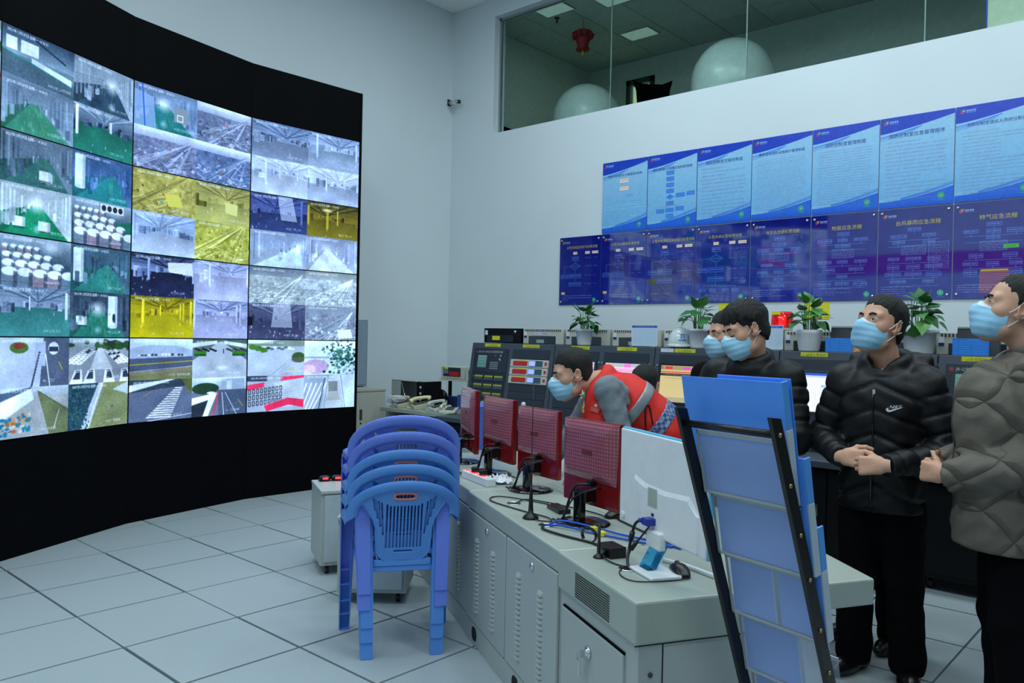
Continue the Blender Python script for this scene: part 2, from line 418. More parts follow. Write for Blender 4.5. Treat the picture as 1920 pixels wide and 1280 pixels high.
# the office behind the glass
OX, OY, OZ = -7.44, 10.0, 5.70
structure('wall_office_left', MB().bb((OX - .1, YW + .2, 3.0), (OX, OY, OZ)), DARKROOM)
structure('wall_office_back', MB().bb((OX, OY, 3.0), (-6.75, OY + .1, OZ)).bb((-6.75, OY, 5.42), (-6.27, OY + .1, OZ)).bb((-6.27, OY, 3.0), (1.6, OY + .1, OZ)), DARKROOM)
structure('floor_office', MB().bb((OX - .1, YW + .2, 2.9), (1.6, OY + .1, 3.0)), mat('office_carpet', (70, 76, 74), .95))
oc = structure('ceiling_office', MB().bb((OX - .1, YW + .1, OZ + .012), (1.6, OY + .1, OZ + .1)), GREYD)
ome = MB().box((0, 0, .006), (.588, .588, .012)).mesh('ceiling_tile', OFFCEIL)
for i in range(14):
    for j in range(4):
        link('ceiling_tile', ome, oc, 0, (OX + .3 + .6 * i, OY - .3 - .6 * j, OZ))
OL = mat('office_lamp_glass', (190, 225, 212), .5, emit=.24)
for n, (x, y) in enumerate(((-6.38, 7.78), (-5.98, 9.13), (-5.6, 8.0))):
    t = thing('office_ceiling_lamp', ('pale ceiling light at the top left corner of the office glass', 'square pale ceiling light behind the second glass joint, right of the red lantern',
                                'pale ceiling light at the top edge beside the first glass joint')[n], 'light', (x, y, OZ - .002))
    MB().bb((-.21, -.14, -.012), (.21, .14, 0)).build('diffuser', OL, t); MB().bb((-.225, -.155, -.008), (.225, .155, .002)).build('lamp_frame', ALU, t)
d = bpy.data.objects.new('door_1', None); COL.objects.link(d); d['kind'] = 'structure'
MB().bb((-6.75, OY - .03, 3.0), (-6.68, OY + .02, 5.42)).bb((-6.34, OY - .03, 3.0), (-6.27, OY + .02, 5.42)).bb((-6.75, OY - .03, 5.34), (-6.27, OY + .02, 5.42)).build('frame', mat('dark_door_frame', (58, 76, 74), .6), d)
MB().bb((-6.68, OY + .06, 3.0), (-6.34, OY + .09, 5.34)).build('pane', mat('lit_door_glass', (196, 226, 168), .5, emit=.55), d)
structure('wall_office_pier', MB().bb((-1.535, YW + .22, 3.0), (1.6, YW + .34, OZ)), CREAM)
structure('trim_office_pier', MB().bb((-1.548, YW + .215, 3.0), (-1.535, YW + .345, OZ)), mat('blue_edge', (20, 60, 170), .5))
# egg shaped pods, office chairs, lantern behind the glass
EGG = mat('white_gloss_shell', (232, 240, 236), .22, coat=.3)
def egg(x, y, top, rx, rz, label):
    t = thing('egg_pod', label, 'pod', (x, y, 3.0), 0, 'white egg shaped pods in the upstairs office')
    zc = top - rz - 3.0
    prof = [(rx * math.sin(a) * (1 - .12 * math.cos(a)), zc - rz * math.cos(a)) for a in np.linspace(.02, math.pi - .005, 28)]
    MB().lathe(prof, n=48).build('shell', EGG, t)
    MB().lathe([(.32, 0), (.32, .03), (.06, .06), (.05, zc - rz + .06)], n=24).build('pedestal', CHROME, t)
egg(-4.30, 8.52, 5.04, .47, .60, 'taller white egg shaped pod behind the office glass, at the middle joint')
egg(-6.39, 8.52, 4.93, .44, .54, 'lower white egg shaped pod behind the office glass, nearer the room corner')
CHB = mat('dull_black_fabric', (6, 7, 8), .95, spec=.05)
def mesh_chair_back(x, y, top, rz, label):
    t = thing('office_chair', label, 'chair', (x, y, 3.0), rz, 'black chairs in the upstairs office')
    pts = [(-.24, .02), (-.20, .30), (-.22, .52), (-.27, .66), (-.12, .60), (.12, .58), (.25, .62), (.22, .50), (.20, .28), (.24, .02)]
    h = top - 3.0
    MB().prism(pts, lambda p: (p[0], -.02 - .08 * abs(p[0]), p[1] + h - .66), lambda p: (p[0], .02 - .08 * abs(p[0]), p[1] + h - .66)).build('backrest', CHB, t)
    MB().bb((-.25, -.02, h - .76), (.25, .44, h - .68)).build('seat', BLKP, t, .02)
    MB().cyl((0, .2, .05), (0, .2, h - .76), .03).build('post', BLKP, t)
    b = MB()
    for k in range(5): b.tube([(0, .2, .08), (.28 * math.cos(k * 1.2566), .2 + .28 * math.sin(k * 1.2566), .03)], .022)
    b.build('base', BLKP, t)
mesh_chair_back(-5.70, 9.05, 5.00, .5, 'black office chair behind the glass, between the two white pods')
mesh_chair_back(-7.0, 7.9, 4.37, .5, 'black office chair tip at the lower left corner of the office glass')
t = thing('red_lantern', 'red paper festival lantern hanging from the office ceiling behind glass', 'lantern', (-6.27, 8.25, 5.42))
REDL = mat('red_paper_lantern', (150, 16, 22), .6)
b = MB()
for k in range(9):
    a = k * math.tau / 9; b.tube([(.07 * math.cos(a), .07 * math.sin(a), .1), (.11 * math.cos(a), .11 * math.sin(a), .06), (.10 * math.cos(a), .10 * math.sin(a), .02)], [.03, .045, .03], 6)
b.lathe([(.02, .12), (.10, .09), (.09, 0), (.07, -.08), (.09, -.13), (.02, -.14)], n=18)
b.build('lantern_body', REDL, t)
MB().cyl((0, 0, .11), (0, 0, .278), .003, n=6).build('cord', BLKP, t)
MB().cyl((0, 0, -.14), (0, 0, -.20), .012, .005, n=8).build('tassel', YEL, t)
t = thing('sprinkler', 'small dark sprinkler head in the office ceiling beside the lantern', 'sprinkler', (-6.52, 8.02, OZ))
MB().lathe([(.035, 0), (.03, -.015), (.012, -.02), (.012, -.06), (.02, -.065)], n=14).build('sprinkler_head', GREYD, t)
# small camera on the corner of the room
t = thing('corner_camera', 'small chrome camera on a bracket in the room corner high up', 'camera', (X0 + .09, YW - .02, 4.66))
MB().cyl((-.03, -.07, -.03), (.15, -.09, -.05), .030, n=16).build('camera_body', CHROME, t)
MB().cyl((.15, -.09, -.05), (.16, -.091, -.051), .026, n=16).build('lens', BLKG, t)
MB().tube([(-.085, -.04, -.02), (-.05, -.04, -.05), (-.02, -.06, -.03)], .012).bb((-.09, -.07, -.05), (-.08, -.01, .03)).build('bracket', BLKP, t)
t = thing('wall_panel_box', 'flat grey electrical box on the wall behind the right end of the video wall', 'electrical box', (X0, 5.75, 1.335))
MB().bb((0, -.22, -.395), (.07, .22, .395)).build('box_body', mat('blue_grey_box', (138, 158, 172), .4), t, .004)
MB().bb((.07, -.20, -.375), (.076, .20, .375)).build('door', mat('blue_grey_box_door', (146, 166, 180), .4), t, .002)
MB().bb((.076, -.19, .28), (.08, -.17, .30)).build('latch', BLKP, t)
# ---------------------------------------------------------------- the video wall
DATE = '2021年12月27日 星期一 14:33:53'
FW, FH = 208, 120
def stamp(c, name):
    c.blur(1); q = Cv(c.w, c.h, (1, 1, 1)); q.noise(38, .05); c.a = c.a * q.a; c.bloom(212, .35)
    c.text(int(c.w * .06) + 1, 3, DATE, 9, (245, 250, 255), .6, sx=.92); c.text(int(c.w * .06), 3, DATE, 9, (245, 250, 255), .85, sx=.92)
    c.text(int(c.w * .62), c.h - 19, name, 9, (245, 250, 255), .8)
    return c
def persp(c, col, hor, cx, spread=1.6, base=None):
    h = c.h; c.poly([(cx - 6, hor), (cx + 6, hor), (c.w * (.5 + spread / 2), h), (c.w * (.5 - spread / 2), h)], col); return c
def hall(floor_c, wall_c, ceil_c, posts=4, spots=12, clutter=10, post_c=None, hor=.42, name='20_L30_Q27', dark=0.0):
    c = Cv(FW, FH); h = int(FH * hor); F_, W_, K_ = [np.array(v, float) for v in (floor_c, wall_c, ceil_c)]; vx = FW * rng.uniform(.35, .68); hv = h * .72
    c.vgrad(K_, W_, 0, h); c.vgrad(F_ * .80, F_, h)
    for k in range(9):                         # ceiling beams and lamps running to the far end
        x = FW * (-.5 + 2.0 * k / 8); c.line((vx, hv), (x, -20), 2 if k % 2 else 3.5, np.clip(K_ + (60 if k % 2 else -52), 0, 255), .75)
    for k in range(4): y = hv * (1 - .30 * (k + 1) ** 1.1 / 1.4); c.line((0, y - 4), (FW, y + 3), 1.2, np.clip(K_ - 45, 0, 255), .6)
    for k in range(7): c.line((vx, h * .9), (FW * (-.6 + 2.2 * k / 6), FH + 10), 1, np.clip(F_ - 42, 0, 255), .45)
    for k in range(clutter * 3):               # plant standing along the far wall and down the sides
        t = rng.uniform(0, 1) ** 1.6; sd = rng.choice((-1, 1)); x = vx + sd * (6 + FW * .62 * t) + rng.normal() * 8; y = h * .86 + (FH - h) * t * .42; s_ = 4 + 17 * t; g = rng.uniform(-78, 46)
        ww = s_ * rng.uniform(.7, 1.7); hh = s_ * rng.uniform(.8, 2.0); cc = np.clip(W_ + g, 0, 255)
        c.rect(x, y - hh, x + ww, y, cc, .9); c.rect(x + ww * .72, y - hh, x + ww, y, np.clip(cc - 34, 0, 255), .9); c.line((x, y - hh), (x + ww, y - hh), 1, np.clip(cc + 46, 0, 255), .8)
        if s_ > 9: c.frame(x + ww * .12, y - hh * .8, x + ww * .6, y - hh * .35, np.clip(cc - 60, 0, 255), 1, .8)
    for k in range(posts):
        t = rng.uniform(.12, .95); sd = -1 if k % 2 else 1; x = vx + sd * (8 + FW * .5 * t); ww = 2.5 + 9 * t; pc = np.clip(np.array(post_c if post_c is not None else W_, float) + 26, 0, 255); y1 = h + (FH - h) * t * .55
        c.rect(x, hv * (1 - t) * .8, x + ww, y1, pc); c.rect(x + ww * .66, hv * (1 - t) * .8, x + ww, y1, np.clip(pc - 46, 0, 255), .85); c.rect(x, y1, x + ww, y1 + 12 * t, np.clip(F_ + 22, 0, 255), .5)
    for k in range(spots):
        x, y = rng.uniform(0, FW), rng.uniform(h + 8, FH); c.ell(x, y, rng.uniform(1, 4), rng.uniform(2, 8), (250, 252, 255), .75, .9)
    c.noise(3, 6); c.noise(14, 3)
    return stamp(c, name)
def jumble(base, tint, n=90, name='92 DJ机台', sky=None, accents=True):
    c = Cv(FW, FH, base); tint = np.array(tint, float)
    h0 = 0
    if sky is not None: h0 = int(FH * .24); c.vgrad(sky, np.array(sky) * .5 + np.array(base) * .5, 0, h0)
    c.noise(9, 16, h0)
    for k in range(16):                       # long lines running from two far points
        a = rng.uniform(.10, .95); x1 = FW * rng.uniform(-.1, 1.1); c.line((FW * .92, h0 - 8), (x1 - 60, FH + 10), rng.choice((1, 1.5, 2.5, 5)), np.clip(tint + rng.choice((-60, -40, 34, 56)), 0, 255), .75)
    for k in range(n):
        v = rng.uniform(.05, 1) ** .7; y = h0 + (FH - h0) * v; x = rng.uniform(-10, FW); L = (5 + 26 * v) * rng.uniform(.5, 1.4); sl = -.5 + .25 * (x / FW) if rng.random() < .6 else .36
        c.line((x, y), (x + L, y + L * sl), rng.choice((1, 1.4, 2)) * (.6 + v), np.clip(tint + rng.choice((-64, -44, -24, 24, 44, 60)), 0, 255), .85)
    for k in range(n // 5):
        v = rng.uniform(.1, 1); y = h0 + (FH - h0) * v; x = rng.uniform(0, FW); s_ = 2 + 7 * v; g = rng.choice((-56, -30, 34, 56))
        c.rect(x, y - s_, x + s_ * 1.5, y + s_ * .3, np.clip(tint + g, 0, 255), .85); c.rect(x + s_ * 1.1, y - s_, x + s_ * 1.5, y + s_ * .3, np.clip(tint + g - 40, 0, 255), .8)
    if accents:
        for col in ((190, 96, 70), (70, 150, 165), (170, 150, 90)): x, y = rng.uniform(60, 140), rng.uniform(45, 85); c.rect(x, y, x + 9, y + 6, col, .8)
    c.noise(3, 8); return stamp(c, name)
def corridor(floor_c, wall_c, vx=.55, name='U07_L10_B8', drums=0, boxes=0, glow=True, dark=(40, 55, 75)):
    c = Cv(FW, FH); c.vgrad(np.array(wall_c) * .8, wall_c); cx = FW * vx; h = FH * .38
    c.poly([(cx - 10, h), (cx + 10, h), (FW * .95, FH), (FW * .05, FH)], floor_c)
    c.poly([(cx - 10, h), (FW * .05, FH), (0, FH), (0, FH * .6)], np.array(floor_c) * .8)
    for k in range(9):
        t = (k + 1) / 10; x = cx + (FW - cx) * t; c.rect(x, h * (1 - t), x + 2 + 5 * t, h + (FH - h) * t * .8, np.clip(np.array(wall_c) + rng.uniform(-70, 30), 0, 255), .7)
        x = cx - cx * t; c.rect(x - 2 - 5 * t, h * (1 - t), x, h + (FH - h) * t * .8, np.clip(np.array(wall_c) + rng.uniform(-70, 30), 0, 255), .7)
    if glow: c.ell(cx, h, 34, 26, (248, 252, 255), .8, .9); c.ell(cx, FH * .85, 16, 14, (225, 245, 245), .6, .9)
    for k in range(drums):
        x = FW * (.62 + .2 * k) if vx < .5 else FW * (.04 + .22 * k); c.rect(x, 8, x + 34, 92, (222, 232, 240)); c.ell(x + 17, 92, 17, 5, (205, 216, 226)); c.rect(x + 25, 8, x + 34, 92, (170, 186, 200), .7)
    for k in range(boxes):
        x, y = FW * rng.uniform(.05, .6), FH * rng.uniform(.5, .72); c.rect(x, y, x + 36, y + 24, (226, 232, 232)); c.rect(x + 28, y, x + 36, y + 24, (186, 196, 200)); c.rect(x + 3, y + 24, x + 36, y + 27, dark, .7)
    for k in range(26):
        t = rng.uniform(0, 1) ** 1.5; sd = rng.choice((-1, 1)); x = cx + sd * (14 + (FW * .46) * t) * rng.uniform(.8, 1.15); y = h + (FH - h) * t * .8; s_ = 3 + 16 * t
        g = np.clip(np.array(wall_c) + rng.uniform(-70, 60), 0, 255); c.rect(x, y - s_ * rng.uniform(.6, 2), x + s_ * .8, y + s_ * .3, g, .75)
    for k in range(7): x = cx + rng.normal() * 26; c.ell(x, FH * rng.uniform(.55, .95), 3, rng.uniform(6, 16), np.clip(np.array(floor_c) + 60, 0, 255), .5, .9)
    c.line((cx + 2, h), (FW * .6, FH), 1.2, (190, 190, 90), .6); c.noise(4, 7); c.noise(22, 6)
    return stamp(c, name)
def bales(name='7#B2#1冷库', green=True):
    c = Cv(FW, FH, (70, 92, 104)); c.vgrad((160, 178, 190), (66, 90, 100), 0, 70)
    if green: c.poly([(90, 70), (FW, 40), (FW, FH), (60, FH)], (40, 120, 96))
    for r_ in range(4):
        for k in range(5):
            x, y, s_ = 8 + k * (22 + r_ * 7), 26 + r_ * 20, 15 + r_ * 7
            c.rect(x, y, x + s_ * 1.2, y + s_ * 1.5, (128 + rng.uniform(-20, 30), 140, 152)); c.ell(x + s_ * .6, y, s_ * .6, s_ * .3, (228, 234, 240))
            c.line((x, y + s_ * .7), (x + s_ * 1.2, y + s_ * .7), 1, (80, 90, 100)); c.rect(x + s_ * .9, y, x + s_ * 1.2, y + s_ * 1.5, (70, 80, 92), .7)
    c.ell(150, 20, 40, 22, (240, 248, 255), .7, .9); c.noise(3, 9); return stamp(c, name)
def road(name, kind):
    c = Cv(FW, FH, (120, 128, 140)); g = (98, 112, 66)
    if kind == 'curve':
        c.vgrad((225, 235, 245), (190, 205, 220), 0, 40); c.poly([(0, 30), (60, 18), (150, 20), (FW, 34), (FW, 58), (0, 58)], (176, 190, 208))
        for k in range(15): c.rect(24 + k * 11, 42 + abs(k - 8) * .6, 32 + k * 11, 50, rng.choice(((235, 238, 242), (70, 80, 92), (200, 208, 216))))
        c.poly([(0, 58), (FW, 52), (FW, 88), (0, 98)], (92, 104, 124)); c.line((0, 76), (FW, 66), 2.2, (225, 196, 30)); c.poly([(0, 96), (100, 92), (FW, 80), (FW, FH), (0, FH)], (150, 138, 110)); c.poly([(0, 106), (FW, 96), (FW, FH), (0, FH)], (128, 132, 92)); c.line((0, 96), (FW, 82), 1.2, (225, 228, 232))
    elif kind == 'street':
        c.vgrad((90, 110, 96), (120, 136, 120), 0, 34); c.poly([(96, 8), (112, 8), (FW, 66), (FW, FH), (0, FH), (0, 66)], (190, 198, 206))
        c.poly([(0, 12), (90, 4), (90, 14), (0, 26)], (225, 232, 238)); c.poly([(118, 4), (FW, 14), (FW, 28), (118, 14)], (225, 232, 238))
        for k in range(9): c.ell(12 + k * 9, 30 + (k % 3) * 3, 6, 3, (38, 44, 54)); c.ell(130 + k * 9, 30 + (k % 3) * 3, 6, 3, (60, 68, 76))
        for x in (6, 24, 150, 176): c.rect(x, 36, x + 26, 52, (74, 140, 52)); c.rect(x, 46, x + 26, 52, (48, 96, 40))
        c.ell(110, 90, 30, 9, (222, 226, 230), .7, .5); c.ell(70, 104, 24, 8, (222, 226, 230), .7, .5); c.rect(114, 30, 117, 44, (40, 50, 80))
    elif kind == 'cross':
        c.a[:] = (112, 122, 140); c.poly([(0, 0), (FW, 0), (FW, 18), (0, 36)], (70, 84, 92)); c.poly([(0, 14), (120, 0), (150, 0), (0, 34)], (226, 232, 240)); c.poly([(170, 0), (FW, 0), (FW, 50), (186, 22)], (110, 120, 70))
        for k in range(14):
            y = 24 + k * 6.4; xa, xb = 150 - k * 7.2, 176 - k * 3.0; c.poly([(xa, y), (xb, y + 2), (xb - 2, y + 5), (xa - 3, y + 4)], (244, 246, 250))
        c.line((60, FH), (FW, 106), 2, (230, 234, 240)); c.line((70, 34), (44, 48), 1.2, (210, 180, 60))
    elif kind == 'lane':
        c.vgrad((220, 232, 245), (170, 186, 200), 0, 44); c.ell(50, 34, 50, 18, (56, 84, 60)); c.rect(110, 6, 200, 44, (170, 184, 200)); c.rect(130, 10, 150, 40, (206, 216, 226)); c.poly([(96, 40), (FW, 40), (FW, FH), (100, FH)], (96, 108, 126))
        c.poly([(0, 62), (94, 48), (60, FH), (0, FH)], (232, 238, 244)); c.poly([(0, 84), (60, 70), (40, FH), (0, FH)], (62, 70, 76)); c.line((98, 50), (78, FH), 5, (226, 70, 100)); c.line((112, 48), (120, FH), 2.4, (240, 244, 248)); c.line((124, 48), (170, FH), 2, (240, 244, 248)); c.ell(70, 48, 16, 4, (236, 238, 240)); c.line((176, 74), (196, 96), 2, (220, 190, 50))
    elif kind == 'gate':
        c.a[:] = (196, 206, 220); c.poly([(130, 0), (FW, 0), (FW, FH), (120, FH)], (96, 106, 122)); c.rect(104, 8, 136, 70, (178, 190, 206)); c.ell(60, 24, 26, 14, (88, 130, 60)); c.ell(60, 20, 18, 7, (150, 70, 60)); c.line((118, 36), (96, FH), 5, (78, 84, 96))
        for k in range(12): c.line((116 - k * 1.5, 40 + k * 7), (124 - k * 1.6, 40 + k * 7), 1.3, (226, 230, 236))
        c.line((136, 40), (150, FH), 2.6, (246, 248, 250)); c.ell(160, 26, 16, 16, (214, 222, 230)); c.rect(146, 22, 174, 34, (58, 68, 84)); c.line((176, 60), (188, 80), 2, (230, 200, 40))
    elif kind == 'wide':
        c.a[:] = (196, 206, 214); c.rect(0, 0, FW, 20, (150, 166, 150)); c.poly([(0, 0), (120, 0), (40, 12), (0, 12)], (232, 238, 242))
        for k in range(12): c.ell(20 + k * 13, 24 + (k % 3) * 3, 8, 4, rng.choice(((236, 240, 244), (70, 80, 88), (120, 128, 136))))
        for x, y in ((16, 24), (36, 28), (56, 34)): c.ell(x, y, 14, 9, (88, 140, 56))
        c.poly([(0, 50), (70, 40), (FW, 34), (FW, FH), (0, FH)], (198, 208, 216)); c.ell(186, 58, 26, 18, (74, 110, 56)); c.ell(186, 66, 28, 10, (120, 110, 96), .7); c.line((150, 96), (180, 106), 2, (226, 190, 60)); c.line((140, 78), (80, FH), 1, (130, 140, 150))
    elif kind == 'barrier':
        c.a[:] = (182, 192, 204)
        for k in range(16): c.line((96 + k * 3, 26 + k * 5.2), (FW, 14 + k * 6.0), 2.2, (238, 242, 246), .85)
        c.rect(0, 0, 70, 18, (70, 80, 96)); c.poly([(0, 30), (60, 22), (60, 38), (0, 48)], (236, 72, 110)); c.poly([(120, 4), (FW, 0), (FW, 8), (120, 18)], (236, 72, 110))
        for k in range(9):
            for r_ in range(3): c.frame(4 + k * 14, 46 + r_ * 20 - k * 1.5, 13 + k * 14, 62 + r_ * 20 - k * 1.5, (34, 36, 42), 2)
        c.poly([(60, 100), (146, 76), (FW, 84), (FW, 112), (150, 100), (70, FH)], (232, 66, 104)); c.line((60, 100), (146, 76), 2, (250, 150, 170))
    else:
        c.a[:] = (170, 182, 196)
        for k in range(5): c.line((10 + k * 20, 30), (-20 + k * 14, FH), 4.5, (246, 248, 250))
        c.line((84, 10), (60, FH), 3, (60, 70, 90)); c.line((92, 8), (74, FH), 2, (240, 244, 248)); c.poly([(100, 0), (140, 0), (160, FH), (84, FH)], (202, 208, 212)); c.rect(98, 24, 136, 62, (140, 144, 140)); c.poly([(98, 60), (136, 60), (150, 92), (92, 92)], (184, 188, 182)); c.line((142, 0), (164, FH), 2.6, (240, 244, 248)); c.poly([(150, 0), (FW, 0), (FW, FH), (170, FH)], (214, 224, 234))
    c.noise(3, 6); return stamp(c, name)
def parking():
    c = Cv(FW, FH, (150, 158, 164)); c.vgrad((196, 214, 228), (150, 160, 160), 0, 24)
    for k in range(26): c.ell(rng.uniform(0, FW), rng.uniform(10, 26), rng.uniform(8, 20), rng.uniform(5, 10), rng.choice(((58, 86, 52), (78, 104, 60), (48, 72, 50))))
    c.poly([(96, 26), (112, 26), (150, 84), (70, 84)], (196, 202, 206))
    for k in range(9):
        for s_ in (-1, 1):
            for q in range(3):
                x = 104 + s_ * (14 + k * 7 + q * 16); y = 30 + k * 4.4 - q * 1.5; c.ell(x, y, 4 + k * .8, 2.2 + k * .35, rng.choice(((238, 240, 242), (226, 230, 234), (54, 60, 70), (240, 242, 244)))); c.line((x - 3, y - 1), (x + 3, y - 1), 1, (40, 46, 56))
    for x, s_ in ((22, 1), (66, 1), (136, -1), (196, -1)):
        c.poly([(x - 20, FH), (x - 8 + s_ * 6, 84), (x + 14 + s_ * 6, 82), (x + 24, FH)], (236, 238, 240)); c.poly([(x - 9, 108), (x - 2 + s_ * 4, 90), (x + 11 + s_ * 4, 89), (x + 15, 108)], (70, 82, 96)); c.line((x - 4 + s_ * 5, 87), (x + 10 + s_ * 5, 86), 2, (40, 48, 60))
    c.noise(3, 7); return stamp(c, '50—停车场')
def yard():
    c = Cv(FW, FH, (178, 182, 180)); c.vgrad((205, 220, 232), (170, 176, 176), 0, 30); c.poly([(0, 36), (96, 4), (104, 30), (0, 86)], (232, 238, 242)); c.poly([(0, 36), (96, 4), (96, 0), (0, 14)], (92, 110, 128))
    c.poly([(112, 8), (FW, 60), (FW, FH), (150, FH)], (126, 134, 96)); c.line((112, 8), (FW, 66), 2, (96, 104, 96)); c.line((180, 60), (164, 108), 2, (232, 236, 238))
    for k in range(60):
        x, y = rng.uniform(8, 92), rng.uniform(76, 114); c.ell(x, y - x * .12, rng.uniform(3, 8), rng.uniform(3, 6), rng.choice(((214, 170, 110), (40, 150, 160), (190, 196, 190), (200, 120, 80), (60, 130, 170), (226, 216, 190))))
    c.noise(3, 7); return stamp(c, '14—垃圾场')
def trees(kind=0):
    c = Cv(FW, FH, (196, 214, 226))
    if kind == 0:
        c.a[:] = (150, 156, 108); c.poly([(0, 0), (110, 0), (40, FH), (0, FH)], (60, 92, 104)); c.poly([(100, 0), (120, 0), (70, FH), (40, FH)], (196, 206, 214)); c.line((112, 0), (64, FH), 4, (236, 240, 244)); c.ell(150, 66, 5, 3, (110, 120, 130)); c.poly([(150, 20), (FW, 0), (FW, 36), (190, 30)], (206, 214, 222))
        for k in range(150): c.ell(rng.uniform(0, 70), rng.uniform(0, FH), rng.uniform(1, 4), rng.uniform(1, 4), rng.choice(((44, 76, 84), (86, 122, 128), (60, 96, 70))))
    else:
        c.vgrad((236, 244, 250), (206, 220, 232)); c.rect(0, 56, 100, 62, (170, 182, 194)); c.ell(46, 92, 52, 26, (206, 176, 204)); c.ell(16, 100, 30, 16, (226, 204, 224))
        for k in range(240):
            x, y = rng.normal(160, 34), rng.normal(60, 34); c.ell(x, y, rng.uniform(2, 7), rng.uniform(2, 5), rng.choice(((44, 92, 74), (70, 128, 100), (96, 150, 140), (40, 76, 70), (150, 190, 190))))
    c.noise(3, 8); return stamp(c, '43主厂房围墙')
G1, LAV, YE = (64, 142, 128), (192, 196, 228), (196, 178, 18)
def tank(name):
    c = corridor((48, 132, 128), (150, 176, 206), .45, name, 0, 0); c.poly([(0, 20), (60, 30), (70, FH), (0, FH)], (160, 186, 222), .8); c.line((24, 0), (34, FH), 4, (60, 110, 200)); c.rect(128, 40, 176, 86, (150, 160, 166)); c.frame(138, 62, 160, 82, (236, 240, 244), 3); return c
def fans(name):
    c = bales(name); c.rect(96, 4, 180, 26, (226, 230, 232))
    for k in range(4): c.ell(108 + k * 20, 15, 8, 8, (50, 58, 66))
    return c
def rows(name):
    c = corridor((66, 92, 106), (176, 194, 206), .62, name, 0, 0, True)
    for k in range(8):
        for q in range(3): c.frame(4 + k * 13, 44 + q * 14 - k, 14 + k * 13, 54 + q * 14 - k, (110, 126, 140), 1)
    return c
def ledge(name):
    c = Cv(FW, FH, (120, 142, 156)); c.vgrad((60, 84, 104), (150, 172, 186), 0, 60)
    for x in (10, 50, 70): c.rect(x, 22, x + 30, 52, (232, 240, 246))
    c.poly([(0, 60), (FW, 92), (FW, FH), (0, 110)], (92, 116, 126)); c.line((0, 58), (FW, 90), 4, (56, 140, 130)); c.poly([(80, 56), (200, 74), (200, 90), (80, 68)], (222, 234, 242)); c.line((90, 10), (180, 40), 4, (44, 60, 76)); c.noise(3, 8); return stamp(c, name)
